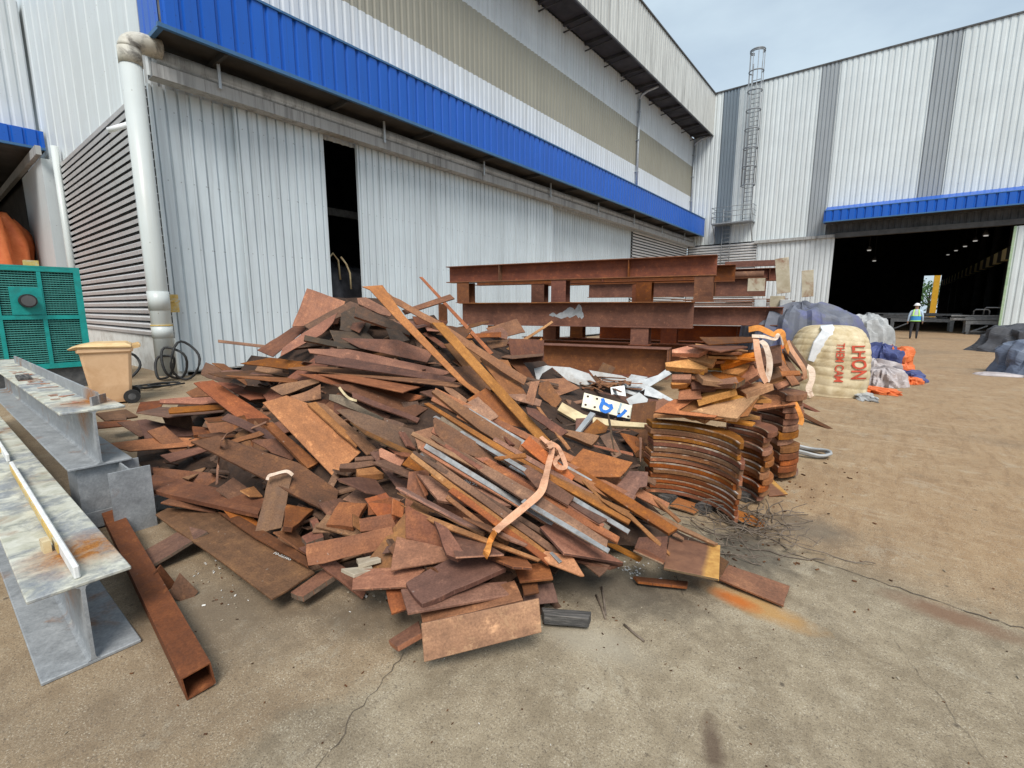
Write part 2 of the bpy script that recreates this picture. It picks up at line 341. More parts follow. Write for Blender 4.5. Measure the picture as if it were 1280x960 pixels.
# dark oily blotches, tyre streaks, pits and pale chips
c = t.mix(t.ramp(n_big, [(.52, 0), (.68, .45)]), c, (.15, .118, .085))
c = t.mix(t.math('MULTIPLY', t.ramp(stk, [(.56, 0), (.70, 1)]), t.math('MULTIPLY', t.ramp(n_f, [(.4, .2), (.6, 1)]), .5)), c, (.13, .098, .07))
c = t.mix(t.ramp(n_g, [(.34, .7), (.45, 0)]), c, (.11, .086, .062))
n_k = t.noise(co, 130, 5, .75, .4)
c = t.mix(t.ramp(n_k, [(.36, .7), (.46, 0)]), c, (.10, .08, .06)); c = t.mix(t.math('MULTIPLY', t.ramp(n_k, [(.55, 0), (.64, .8)]), t.ramp(n_f, [(.42, .2), (.6, 1)])), c, (.62, .56, .45))
c = t.mix(t.math('MULTIPLY', t.ramp(n_g, [(.60, 0), (.72, 1)]), t.ramp(n_mid, [(.45, .0), (.62, .55)])), c, (.58, .53, .44))
c = t.mix(t.ramp(n_h, [(.36, .35), (.5, 0)]), c, (.09, .075, .06))
vo = t.n('ShaderNodeTexVoronoi'); vo.inputs['Scale'].default_value = 7; t.l(co, vo.inputs['Vector'])
c = t.mix(t.math('MULTIPLY', t.ramp(vo.outputs['Distance'], [(.05, 1), (.12, 0)]), t.ramp(n_f, [(.5, 0), (.56, .8)])), c, (.07, .055, .042))
def blot(px, py, rx, ry, ang, colr, amt, soft=(.35, 1.0)):
    """a stain with a shape of its own"""
    global c
    mp = t.n('ShaderNodeMapping', vector_type='TEXTURE'); mp.inputs['Location'].default_value = (px, py, 0); mp.inputs['Rotation'].default_value = (0, 0, ang); mp.inputs['Scale'].default_value = (rx, ry, 1)
    t.l(co, mp.inputs[0]); ln = t.n('ShaderNodeVectorMath', operation='LENGTH'); t.l(mp.outputs[0], ln.inputs[0])
    d = t.math('ADD', ln.outputs['Value'], t.math('MULTIPLY', t.math('SUBTRACT', n_f, .5), .9))
    c = t.mix(t.math('MULTIPLY', t.ramp(d, [(soft[0], 1), (soft[1], 0)]), amt), c, colr)
blot(-0.400,2.658, .34, .13, R(-8), (.47, .25, .075), .75)
blot(-0.507,2.646, .17, .08, R(-10), (.48, .13, .022), .9, (.3, .95))
blot(-1.108,2.308, .75, .32, R(20), (.085, .072, .058), .7)
blot(-0.585,3.236, .4, .5, R(0), (.06, .055, .048), .7)
blot(-0.296,3.903, .35, .3, R(0), (.12, .105, .085), .6)
blot(-1.952,1.326, .5, .25, R(30), (.11, .085, .06), .6)
blot(-2.722,0.806, .8, .4, R(10), (.15, .115, .08), .6)
blot(0.429,3.198, .35, .12, R(-8), (.20, .115, .07), .85)
blot(-0.351,1.649, .05, .16, R(20), (.10, .065, .045), .8)
blot(-0.971,1.867, .35, .16, R(10), (.45, .40, .31), .45)
t.bump(t.math('ADD', t.math('MULTIPLY', n_f, .35), t.math('ADD', t.math('MULTIPLY', n_g, .6), t.math('MULTIPLY', n_k, .4))), .5, .010)
t.fin(c, t.ramp(n_f, [(.3, .7), (.7, .95)]), 0, .25)
plain('crack_dark', (.075, .058, .042), (.14, .11, .08), 30, .95)
g = MB(); g.add([(-140, -60, 0), (140, -60, 0), (140, 200, 0), (-140, 200, 0)], [(0, 1, 2, 3)])
struct(g.build('ground', 'yard_concrete', origin=(0, 0, 0)))
def crack(pts, w, name='ground_crack'):
    g = MB(); P = []
    for (x0, y0), (x1, y1) in zip(pts, pts[1:]):
        n = max(2, int(math.hypot(x1-x0, y1-y0)/.035))
        for i in range(n):
            f = i/n; P.append((x0+(x1-x0)*f+rnd.gauss(0, .006), y0+(y1-y0)*f+rnd.gauss(0, .006)))
    vs = []; fs = []
    for i, (x, y) in enumerate(P):
        a = P[max(i-1, 0)]; b = P[min(i+1, len(P)-1)]; tx, ty = b[0]-a[0], b[1]-a[1]; L = math.hypot(tx, ty) or 1
        ww = w*rnd.uniform(.35, 1.3)*(.3 if i in (0, len(P)-1) else 1)
        vs += [(x-ty/L*ww, y+tx/L*ww, .004), (x+ty/L*ww, y-tx/L*ww, .004)]
        if i: k = 2*i; fs.append((k-2, k-1, k+1, k))
    g.add(vs, fs); return struct(g.build(name, 'crack_dark', origin=(0, 0, 0)))
crack([(-1.615,1.237), (-1.564,1.094), (-1.536,0.985), (-1.510,0.878), (-1.461,0.826), (-1.415,0.702), (-1.370,0.591)], .0020)
crack([(-0.401,3.408), (-0.110,3.386), (0.237,3.336), (0.469,3.297), (0.731,3.277), (0.994,3.212)], .0045, 'slab_joint')
crack([(0.189,2.779), (0.275,2.557), (0.355,2.406), (0.409,2.246), (0.460,2.150)], .0009)
crack([(-0.961,2.941), (-0.767,2.527), (-0.700,2.485)], .002)
# ------------------------------------------------------------------ corrugated sheet
def corr(mb, p0, p1, z0, z1, out, pitch=.25, dep=.035, m=0, duty=(.18, .16, .5, .16)):
    """trapezoidal ribs on a sheet from p0 to p1 (x,y), ribs towards out"""
    p0 = Vector((*p0, 0)); p1 = Vector((*p1, 0)); L = (p1-p0).length; d = (p1-p0)/L; o = Vector((*out, 0))
    a, b, c_, e = [q*pitch for q in duty]
    pr = [(0, 0)]; x = 0
    while x < L:
        for dx, y in ((a, 0), (b, dep), (c_, dep), (e, 0)):
            x += dx; pr.append((min(x, L), y))
            if x >= L: break
    vs = []
    for q, y in pr:
        w = p0+d*q+o*y; vs += [(w.x, w.y, z0), (w.x, w.y, z1)]
    mb.add(vs, [(2*i, 2*i+2, 2*i+3, 2*i+1) for i in range(len(pr)-1)], m)
def louvre(mb, p0, p1, z0, z1, out, pitch=.18, m=0):
    p0 = Vector((*p0, 0)); p1 = Vector((*p1, 0)); o = Vector((*out, 0)); z = z0
    while z < z1-.02:
        t_ = .012; prof = [(0.060, z), (0.085, z+pitch*.47), (-.02, z+pitch*.8), (-.035, z+pitch*.8-.01), (.066, z+pitch*.40), (.048, z+.004)]
        vs = [p0+o*q[0]+Vector((0, 0, q[1])) for q in prof]+[p1+o*q[0]+Vector((0, 0, q[1])) for q in prof]
        mb.add(vs, [(i,(i+1)%6,6+(i+1)%6,6+i) for i in range(6)]+[(5,4,3,2,1,0),(6,7,8,9,10,11)], m); z += pitch
XW, YS, YN, ZR = -13.0, 3.79, 39.3, 17.3
# ------------------------------------------------------------------ left warehouse
wh = thing('warehouse', 'long white metal warehouse with blue canopy along its sliding doors', 'warehouse', (XW, YS, 0))
b = MB(); corr(b, (XW, YS), (XW, YN), 7.05, 10.2, (1, 0), .26); corr(b, (XW, YS), (XW, YN), 12.42, 14.45, (1, 0), .26); corr(b, (XW, YS), (XW, YN), 6.3, 7.05, (1, 0), .26)
b.build('side_wall', 'white_clad', wh)
b = MB(); corr(b, (XW, YS), (XW, YN), 10.2, 12.42, (1, 0), .26); b.build('skylight_band', 'beige_sheet', wh)
b = MB(); corr(b, (-42, YS), (XW, YS), 6.32, ZR, (0, -1), 1.05, .02, 0, (.86, .03, .08, .03))
b.build('gable_wall', 'white_clad_clean', wh)
b = MB(); louvre(b, (-21.65, YS-.02), (XW-.02, YS-.02), .92, 6.3, (0, -1)); b.span((-21.7, YS+.05, .8), (XW, YS+.07, 6.32), 1)
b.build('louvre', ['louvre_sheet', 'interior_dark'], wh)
b = MB(); louvre(b, (XW-.02, 28.75), (XW-.02, YN), .3, 6.3, (1, 0)); b.span((XW-.09, 28.75, 0), (XW-.07, YN, 6.32), 1)
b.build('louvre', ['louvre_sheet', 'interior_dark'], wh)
b = MB(); b.span((-42, YS-.04, 0), (-13.03, YS+.2, .9)); b.build('plinth', 'cream_wall', wh)
# doors hang from the rail
def door(y0, y1, x, z0=.12, z1=6.36):
    b = MB(); corr(b, (x, y0+.05), (x, y1-.05), z0, z1, (1, 0), .235, .05, 0, (.10, .07, .76, .07))
    d = b.build('sliding_door', 'door_clad', wh)
    f = MB(); f.span((x-.05, y0, z0), (x+.05, y0+.05, z1)); f.span((x-.05, y1-.05, z0), (x+.05, y1, z1)); f.span((x-.06, y0+.05, z0-.04), (x-.004, y1-.05, z0+.06))
    e = f.build('door_frame', 'door_clad', None, origin=tuple(d['o3'])); e.parent = d; e.location = (0, 0, 0)
    return d
door(YS+.02, 5.56, XW+.01); door(5.46, 7.76, XW+.17); door(8.83, 19.36, XW+.17); door(19.2, 28.72, XW-.12)
b = MB(); b.prof((XW+.42, YS-.02, 6.35), (XW+.42, YN, 6.35), [(-.16, 0), (.16, 0), (.16, .10), (.145, .10), (.145, .02), (-.05, .03), (-.10, .24), (-.16, .26)])
b.build('door_rail', 'dirty_rail', wh)
b = MB(); b.cyl((XW+.38, YS+.1, 6.80), (XW+.38, YN-.3, 6.80), .17, 16); b.build('gutter_pipe', 'dirty_rail', wh)
b = MB()
for y in (5.0, 9.5, 14, 18.5, 23, 27.5, 32, 36.5): b.span((XW+.62, y, 6.5), (XW+.66, y+.06, 7.1))
b.build('rail_hanger', 'galv', wh)
# canopy
cn = MB(); XF = -11.79
corr(cn, (XF, YS+.03), (XF, YN-.2), 7.12, 8.36, (1, 0), .34, .05, 0, (.12, .1, .68, .1)); corr(cn, (XW+.04, YS+.03), (XF, YS+.03), 7.12, 8.36, (0, -1), .34, .05, 0, (.12, .1, .68, .1))
cn.add([(XW, YS, 8.9), (XF, YS, 8.36), (XF, YN-.2, 8.36), (XW, YN-.2, 8.9)], [(0, 1, 2, 3)])
cp = cn.build('canopy', 'blue_clad', wh)
b = MB(); b.span((XF-.02, YS-.06, 7.04), (XF+.07, YN-.2, 7.12)); b.span((XW, YS-.03, 7.04), (XF-.02, YS+.06, 7.12)); b.span((XF-.02, YS-.06, 8.36), (XF+.08, YN-.2, 8.41))
e = b.build('canopy_trim', 'blue_trim', None, origin=tuple(cp['o3'])); e.parent = cp; e.location = (0, 0, 0)
b = MB(); b.span((XW+.05, YS+.07, 7.13), (XF-.03, YN-.2, 7.16))
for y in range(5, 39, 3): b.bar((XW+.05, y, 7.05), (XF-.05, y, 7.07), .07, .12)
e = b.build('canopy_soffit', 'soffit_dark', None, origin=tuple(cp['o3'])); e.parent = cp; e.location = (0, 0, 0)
# eave box above
XE = -11.6
b = MB(); corr(b, (XE, YS-1), (XE, YN-.01), 14.42, ZR-.06, (1, 0), .3, .03); ev = b.build('eave', 'eave_clad', wh)
b = MB(); b.span((XE-.02, YS-1, ZR-.06), (XE+.09, YN-.01, ZR+.02)); b.span((XE-.02, YS-1, 14.34), (XE+.06, YN-.01, 14.42)); e = b.build('eave_trim', 'gutter_dark', None, origin=tuple(ev['o3'])); e.parent = ev; e.location = (0, 0, 0)
b = MB(); b.span((XW+.05, YS-1, 14.5), (XE-.03, YN-.01, 14.54))
for y in range(4, 39, 2): b.bar((XW+.05, y+.3, 14.42), (XE-.05, y+.3, 14.42), .1, .14); b.bar((XW+.05, y+.3, 14.1), (XE-.1, y+.8, 14.46), .05, .05)
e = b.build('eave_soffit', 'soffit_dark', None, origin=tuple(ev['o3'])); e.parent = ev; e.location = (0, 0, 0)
b = MB(); b.span((-42, YS+.02, ZR-.02), (XE-.02, YN-.01, ZR+.06)); b.build('roof', 'grey_stripe', wh)
b = MB()
for y in (28.7, 39.05):
    b.cyl((XW+.16, y, 8.7), (XW+.16, y, 13.9), .07, 10); b.tube([(XW+.16, y, 13.9), (XW+.25, y, 14.1), (XW+.6, y+.1, 14.3), (XE-.2, y+.2, 14.42)], .07, 10)
    for z in (9.8, 11.6, 13.2): b.span((XW+.0, y-.1, z), (XW+.24, y+.1, z+.05))
b.build('wall_drainpipe', 'galv', wh)
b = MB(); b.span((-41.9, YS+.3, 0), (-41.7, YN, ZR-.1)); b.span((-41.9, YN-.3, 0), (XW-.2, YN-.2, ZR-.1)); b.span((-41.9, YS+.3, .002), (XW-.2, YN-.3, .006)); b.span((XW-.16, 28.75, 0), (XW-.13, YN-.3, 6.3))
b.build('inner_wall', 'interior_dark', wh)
b = MB(); b.bar((-16, 6, 5.0), (-16, 14, 5.0), .12, .25); b.build('inner_beam', 'bench_steel', wh)
# big downpipe at the corner
PX, PY = -12.351,3.433
PX, PY = -12.45, 3.42
pi_ = MB(); pi_.tube([(PX, PY, .12), (PX, PY, 2.4), (PX, PY, 6.45)], .188, 24); pi_.cyl((PX, PY, 1.55), (PX, PY, 1.95), .200, 24); pi_.cyl((PX, PY, .95), (PX, PY, 1.22), .198, 24)
dp = pi_.build('downpipe', 'pipe_white', wh)
b = MB(); b.cyl((PX, PY, 6.42), (PX, PY, 6.72), .200, 24); arc = []
for i in range(9):
    q = math.pi/2*i/8; arc.append((PX-.03*(i/8), PY+.30*(1-math.cos(q)), 6.70+.22*math.sin(q)))
b.tube(arc+[(PX-.05, PY+.55, 6.92)], .195, 24)
e = b.build('pipe_elbow', 'elbow_pvc', None, origin=tuple(dp['o3'])); e.parent = dp; e.location = (0, 0, 0)
b = MB(); b.cyl((PX, PY, 1.21), (PX, PY, 1.235), .205, 24); b.bar((PX, PY, 1.75), (PX-.4, PY+.5, 1.75), .03, .05); b.span((PX-.3, PY+.1, 1.5), (PX-.27, PY+.45, 1.9))
e = b.build('pipe_clamp', 'yellow_paint', None, origin=tuple(dp['o3'])); e.parent = dp; e.location = (0, 0, 0)
b = MB(); b.cyl((-21.65, 3.62, 0), (-21.65, 3.62, 6.75), .10, 12); b.build('corner_pipe', 'pipe_white', wh)

# tarp-covered machine just inside the gap of the doors
def mound(name, mat, ctr, rx, ry, h, rot=0, seed=0, fold=.06, flat=.6, power=2.6, nu=64, nv=26, label='', cat='tarpaulin', skirt=.0, group=None, ridge=5., build=True, zbase=0.0, crisp=False):
    """cloth draped over a load: superellipse dome with folds running down the sides"""
    vs = []; fs = []; sd = Vector((seed*3.1, seed*1.7, seed*.9)); cr, sr = math.cos(rot), math.sin(rot)
    for j in range(nv+1):
        f = j/nv
        for i in range(nu):
            a = 2*math.pi*i/nu; ca, sa = math.cos(a), math.sin(a)
            se = (abs(ca)**power+abs(sa)**power)**(-1/power)
            if f < flat: rr = f/flat*.80; z = 1-.10*(f/flat)**2
            else:
                g_ = (f-flat)/(1-flat); rr = .80+.20*math.sin(g_*math.pi/2)**.8+skirt*max(0, g_-.75)*4*.25; z = .90*(1-g_**1.35)
            x = ca*se*rr*rx; y = sa*se*rr*ry
            n1 = mnoise.noise(Vector((ca*2.0, sa*2.0, f*.8))*ridge*.32+sd); n2 = mnoise.noise(Vector((x*3, y*3, z*2))+sd*2); n3 = mnoise.noise(Vector((ca*ridge, sa*ridge, f*1.2))+sd*3)
            n4 = 1-2*abs(mnoise.noise(Vector((x*1.3+z, y*1.3-z, z*1.5))*(1.6/max(.3, min(rx, ry)))**.5*1.6+sd*5)); n5 = 1-2*abs(mnoise.noise(Vector((ca*ridge*1.7, sa*ridge*1.7, f*2.2))+sd*7))
            k = fold*(min(1, f*1.6))*(n1*1.1+(abs(n3)-.3)*1.3+(n5-.4)*.45)
            x *= 1+k*1.6; y *= 1+k*1.6; zz = max(z*h*(1+.18*n1*fold*6*min(1,z*1.4))+(n2*.5+(n4-.4)*.55)*fold*h*min(1, z*2), 0)+.004+zbase
            vs.append((ctr[0]+x*cr-y*sr, ctr[1]+x*sr+y*cr, zz))
    for j in range(nv):
        for i in range(nu):
            k = (i+1) % nu; fs.append((j*nu+i, j*nu+k, (j+1)*nu+k, (j+1)*nu+i))
    if crisp: fs = [t_ for q in fs for t_ in ((q[0], q[1], q[2]), (q[0], q[2], q[3]))]
    b = MB(); b.add(vs, fs, 0, not crisp)
    if not build: return b, vs
    o = b.build(name, mat, origin=(ctr[0], ctr[1], zbase)); return tag(o, label, cat, group)
mound('tarpaulin', 'tarp_dark', (-15.6, 9.6), 1.5, 1.9, 3.0, .3, 4, .10, .3, label='dark grey tarp over a load seen inside the gap of the sliding doors')
for pts, lb in ((([(-13.9, 8.35, 2.6), (-13.9, 8.4, 3.15), (-13.92, 8.55, 3.3), (-13.95, 8.75, 3.1), (-13.97, 8.8, 2.5)]), 'bent cream hose standing up at the left of the dark doorway'), (([(-13.7, 9.0, 2.2), (-13.72, 9.0, 2.7), (-13.76, 8.9, 3.0), (-13.8, 8.75, 3.2)]), 'curved cream hose at the right of the dark doorway')):
    b = MB(); b.tube(pts, .03, 8); tag(b.build('hose', 'cream', base=True), lb, 'hose')

# ------------------------------------------------------------------ side wing to the left
sw = thing('side_wing', 'white wing with a small blue canopy over an open bay holding orange sheeting', 'building', (-24.5, -2, 0))
b = MB(); corr(b, (-23.7, -8), (-23.7, 3.72), 7.1, 7.64, (1, 0), .34, .05, 0, (.12, .1, .68, .1)); b.add([(-25, -8, 8.0), (-23.7, -8, 7.64), (-23.7, 3.7, 7.64), (-25, 3.7, 8.0)], [(0, 1, 2, 3)])
cs = b.build('canopy', 'blue_clad', sw)
b = MB(); b.span((-23.72, -8, 7.02), (-23.62, 3.72, 7.1)); e = b.build('canopy_trim', 'blue_trim', None, origin=tuple(cs['o3'])); e.parent = cs; e.location = (0, 0, 0)
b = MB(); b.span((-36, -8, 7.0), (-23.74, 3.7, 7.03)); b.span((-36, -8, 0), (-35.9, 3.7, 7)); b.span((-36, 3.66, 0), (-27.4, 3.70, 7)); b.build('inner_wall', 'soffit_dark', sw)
b = MB(); b.span((-27.1, 3.45, 0), (-22.97, YS-.05, 6.6)); b.build('pillar', 'white_clad_clean', sw)
b = MB(); b.span((-36, 3.3, 6.62), (-22.6, 3.44, 6.9)); b.build('door_rail', 'dirty_rail', sw)
b = MB(); corr(b, (-24.6, -8), (-24.6, 3.7), 7.7, 12, (1, 0), .3); b.span((-36, -8, 11.95), (-24.6, 3.7, 12.05)); b.build('wall', 'white_clad', sw)
mound('tarpaulin', 'tarp_orange', (-26.6, 1.1), 2.0, 2.25, 5.0, .2, 8, .12, .45, power=2.4, nu=120, nv=50, label='orange sheeting heaped in the open bay above the teal generator', ridge=9)

# ------------------------------------------------------------------ far shed
sh = thing('fabrication_shed', 'tall white shed across the yard with an open door under a blue canopy', 'warehouse', (0, YN, 0))
OX0, OX1, OZ = -3.2, 5.25, 6.2
b = MB(); segs = [(-13, -11.0), (-9.9, -4.9), (-3.9, .75), (1.9, 6.4), (7.5, 12), (13.1, 17.6), (18.7, 40)]
for x0, x1 in segs: corr(b, (x0, YN), (x1, YN), 6.45, ZR, (0, -1), .3, .04)
b.build('front_wall', 'white_clad_clean', sh)
for k, (x0, x1) in enumerate([(-11.0, -9.9), (-4.9, -3.9), (.75, 1.9), (6.4, 7.5), (12, 13.1), (17.6, 18.7)]):
    b = MB(); corr(b, (x0, YN), (x1, YN), 6.45, ZR, (0, -1), .22, .05); b.build('skylight_strip', 'grey_sheet' if k == 0 else 'grey_stripe', sh)
b = MB(); b.span((-13, YN-.1, ZR), (40, YN+.1, ZR+.09)); b.build('roof_trim', 'gutter_dark', sh)
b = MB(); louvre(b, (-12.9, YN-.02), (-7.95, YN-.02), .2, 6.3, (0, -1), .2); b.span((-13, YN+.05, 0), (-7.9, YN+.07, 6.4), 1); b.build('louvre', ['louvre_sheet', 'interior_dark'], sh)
b = MB(); corr(b, (-7.95, YN-.12), (OX0, YN-.12), .1, 6.25, (0, -1), .3, .05); b.build('sliding_door', 'white_clad', sh)
b = MB(); corr(b, (OX1, YN-.42), (OX1+9, YN-.42), .1, 6.1, (0, -1), .3, .05); d2 = b.build('sliding_door', 'white_clad_clean', sh)
plain('green_edge', (.25, .38, .22), (.42, .52, .36), 4, .6)
b = MB(); b.span((OX1-.1, YN-.5, .05), (OX1, YN-.36, 6.1)); e = b.build('door_frame', 'green_edge', None, origin=tuple(d2['o3'])); e.parent = d2; e.location = (0, 0, 0)
b = MB(); corr(b, (OX1+8, YN), (40, YN), 0, 6.4, (0, -1), .3, .04); b.build('front_wall', 'white_clad', sh)
b = MB(); b.span((-8.1, YN-.34, 6.25), (OX0, YN-.02, 6.44)); b.build('door_rail', 'dirty_rail', sh)
b = MB(); b.span((OX0, YN-.42, 6.2), (16, YN-.05, 6.5)); corr(b, (OX0-.6, YN-.06), (16, YN-.06), 6.5, 7.15, (0, -1), .3, .04); b.build('door_header', 'gutter_dark', sh)
b = MB(); YF = YN-1.2
corr(b, (-3.83, YF), (18, YF), 7.2, 7.86, (0, -1), .42, .06, 0, (.12, .1, .68, .1)); corr(b, (-3.83, YF), (-3.83, YN), 7.2, 7.86, (-1, 0), .42, .06); b.add([(-3.83, YF, 7.86), (18, YF, 7.86), (18, YN, 8.3), (-3.83, YN, 8.3)], [(0, 1, 2, 3)])
cs = b.build('canopy', 'blue_clad', sh)
b = MB(); b.span((-3.88, YF-.08, 7.13), (18, YF, 7.2)); b.span((-3.88, YF-.08, 7.86), (18, YF, 7.9)); e = b.build('canopy_trim', 'blue_trim', None, origin=tuple(cs['o3'])); e.parent = cs; e.location = (0, 0, 0)
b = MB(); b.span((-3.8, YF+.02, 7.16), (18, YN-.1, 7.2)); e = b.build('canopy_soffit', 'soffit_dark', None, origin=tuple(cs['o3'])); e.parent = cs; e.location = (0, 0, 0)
# interior
YB = 95.0
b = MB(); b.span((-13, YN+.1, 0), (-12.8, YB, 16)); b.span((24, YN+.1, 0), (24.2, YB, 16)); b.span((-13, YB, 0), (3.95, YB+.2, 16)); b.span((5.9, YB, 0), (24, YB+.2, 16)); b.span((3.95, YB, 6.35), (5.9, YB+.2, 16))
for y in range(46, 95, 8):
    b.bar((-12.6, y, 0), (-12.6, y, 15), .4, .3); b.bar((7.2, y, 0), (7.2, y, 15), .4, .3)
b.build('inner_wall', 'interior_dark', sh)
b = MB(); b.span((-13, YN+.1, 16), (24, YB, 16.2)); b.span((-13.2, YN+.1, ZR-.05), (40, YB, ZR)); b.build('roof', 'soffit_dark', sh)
b = MB()
for y in range(44, 95, 8): b.bar((-12.6, y, 13.5), (24, y, 13.5), .25, .5)
b.build('roof_truss', 'dark_steel', sh)
b = MB(); b.span((5.45, YN+1, 4.55), (5.75, 86, 5.25)); b.build('crane_girder', 'girder_stripes', sh)
for (x, y, z) in ((4.6, 44, 6.2), (4.6, 49, 6.4), (4.6, 55, 6.6), (4.6, 62, 6.9), (4.6, 70, 7.2), (-1.5, 46, 5.9), (-1.2, 50, 5.4)):
    b = MB(); b.cyl((x, y, z), (x, y, z+.06), .12, 12); l_ = b.build('bay_lamp', 'lamp_glow', sh)
    b = MB(); b.tube([(x, y, z+.07), (x, y, z+.35)], [.2, .06], 12); b.cyl((x, y, z+.35), (x, y, 13.3), .015, 6); e = b.build('lamp_shade', 'dark_steel', None, origin=tuple(l_['o3'])); e.parent = l_; e.location = (0, 0, 0)
# ladder with cage, and the landing
cl = MB(); LX, LY = -8.75, YN-.35
for x in (-.28, .28): cl.cyl((LX+x, LY, 7.95), (LX+x, LY, ZR+1.2), .03, 8)
z = 8.1
while z < ZR+.3: cl.cyl((LX-.28, LY, z), (LX+.28, LY, z), .026, 6); z += .3
ld = cl.build('caged_ladder', 'ladder_steel', sh)
b = MB(); z = 10.3
def hoop(z):
    return [(LX-.28, LY, z)]+[(LX+.46*math.sin(q), LY-.33-.45*math.cos(q), z) for q in [R(-110+220*i/14) for i in range(15)]]+[(LX+.28, LY, z)]
while z < ZR+1.9: b.tube(hoop(z), .045, 6); z += 1.25
b.tube(hoop(ZR+1.85), .045, 6)
for a in (-105, -62, -21, 21, 62, 105): b.cyl((LX+.46*math.sin(R(a)), LY-.33-.45*math.cos(R(a)), 10.3), (LX+.46*math.sin(R(a)), LY-.33-.45*math.cos(R(a)), ZR+1.85), .026, 6)
e = b.build('safety_cage', 'ladder_steel', None, origin=tuple(ld['o3'])); e.parent = ld; e.location = (0, 0, 0)
b = MB(); b.span((-11.0, YN-1.15, 7.75), (-8.2, YN-.06, 7.83))
for x in (-10.9, -8.3): b.bar((x, YN-.1, 6.5), (x, YN-1.1, 7.72), .06, .06)
lp = b.build('ladder_landing', 'ladder_steel', sh)
b = MB()
for z in (8.25, 8.6, 8.93): b.cyl((-11, YN-1.12, z), (-8.2, YN-1.12, z), .022, 6); b.cyl((-11, YN-1.12, z), (-11, YN-.1, z), .022, 6); b.cyl((-8.2, YN-1.12, z), (-8.2, YN-.1, z), .022, 6)
for x in (-11, -9.6, -8.2): b.cyl((x, YN-1.12, 7.8), (x, YN-1.12, 8.95), .025, 6)
e = b.build('landing_rail', 'ladder_steel', None, origin=tuple(lp['o3'])); e.parent = lp; e.location = (0, 0, 0)
b = MB()
for x in (-10.35, -9.75): b.cyl((x, YN-.4, 4.2), (x, YN-.4, 8.9), .03, 8)
z = 4.4
while z < 8.8: b.cyl((-10.35, YN-.4, z), (-9.75, YN-.4, z), .026, 6); z += .3
b.build('lower_ladder', 'ladder_steel', sh)
# beyond the far door: gantry crane and trees
gc = thing('gantry_crane', 'yellow gantry crane seen through the far end of the shed', 'crane', (6.4, 112, 0))
b = MB(); b.span((6.0, 111.6, 0), (6.8, 112.4, 7.5)); b.span((8.6, 111.6, 0), (9.2, 112.4, 7.5)); b.build('leg', 'crane_yellow', gc)
b = MB(); b.span((1.5, 111.5, 7.5), (16, 112.5, 8.6)); b.build('crane_beam', 'crane_yellow', gc)
for k, (tx, ty, h) in enumerate(((3.5, 124, 8.5), (6.5, 127, 6.8), (9.5, 125, 7.6))):
    tr = thing('tree', ('rounded green tree left of the yellow crane leg', 'low green tree behind the yellow crane leg', 'green tree right of the yellow crane leg')[k], 'tree', (tx, ty, 0), 'trees beyond the shed')
    b = MB(); b.tube([(tx, ty, 0), (tx+.1, ty, h*.35), (tx-.1, ty, h*.7)], [.28, .2, .08], 8)
    for q in range(5): a = q*1.3; b.tube([(tx, ty, h*(.3+.06*q)), (tx+math.cos(a)*1.4, ty+math.sin(a)*1.4, h*(.55+.06*q))], [.1, .03], 6)
    b.build('trunk', 'bark', tr)
    b = MB()
    for q in range(700):
        cc = Vector((rnd.gauss(0, 1), rnd.gauss(0, 1), rnd.gauss(0, 1))).normalized()*rnd.uniform(.55, 1.05)
        p = Vector((tx+cc.x*2.4, ty+cc.y*2.2, h*.58+cc.z*h*.42)); u_ = Vector((rnd.gauss(0, 1), rnd.gauss(0, 1), rnd.gauss(0, 1))).normalized(); w_ = u_.orthogonal().normalized(); sz = rnd.uniform(.15, .35)
        b.add([p-u_*sz, p+w_*sz*.6, p+u_*sz, p-w_*sz*.6], [(0, 1, 2, 3)])
    b.build('crown', 'leaf', tr)

# ------------------------------------------------------------------ work benches and steel inside the far door
def bench(x0, x1, y0, y1, zt, label, seed):
    w = thing('work_bench', label, 'bench', ((x0+x1)/2, (y0+y1)/2, 0), 'work benches inside the far shed')
    b = MB(); b.span((x0, y0, zt-.22), (x1, y0+.15, zt)); b.span((x0, y1-.15, zt-.22), (x1, y1, zt)); b.span((x0, y0+.15, zt-.12), (x0+.15, y1-.15, zt)); b.span((x1-.15, y0+.15, zt-.12), (x1, y1-.15, zt))
    b.build('bench_top', 'bench_steel', w)
    for x in (x0+.12, x1-.12):
        for y in (y0+.12, y1-.12):
            b = MB(); b.span((x-.1, y-.1, 0), (x+.1, y+.1, zt-.22)); b.build('leg', 'bench_steel', w)
    b = MB(); b.bar((x0+.2, y0+.08, .1), (x0+1.0, y0+.08, zt-.3), .08, .08); b.build('brace', 'bench_steel', w)
bench(.3, 3.7, 43.8, 45.4, .85, 'left dark steel work bench piled with bars beyond the worker', 1)
bench(3.95, 8.0, 40.6, 42.0, .82, 'right dark steel work bench by the shed door edge', 2)
r2 = random.Random(3)
for k in range(11):
    b = MB(); y = 43.9+.14*k % 1.4; z = .88+.09*(k % 4); xx = r2.uniform(-.9, .2); L_ = r2.uniform(2.5, 4.2)
    b.bar((xx, y, z+r2.uniform(-.02, .05)), (xx+L_, y+r2.uniform(-.1, .1), z+r2.uniform(0, .08)), .07, .07)
    tag(b.build('steel_bar', 'bench_steel'), 'grey steel bar piled on the left work bench beyond the worker', 'steel bar', 'bars on the left work bench')
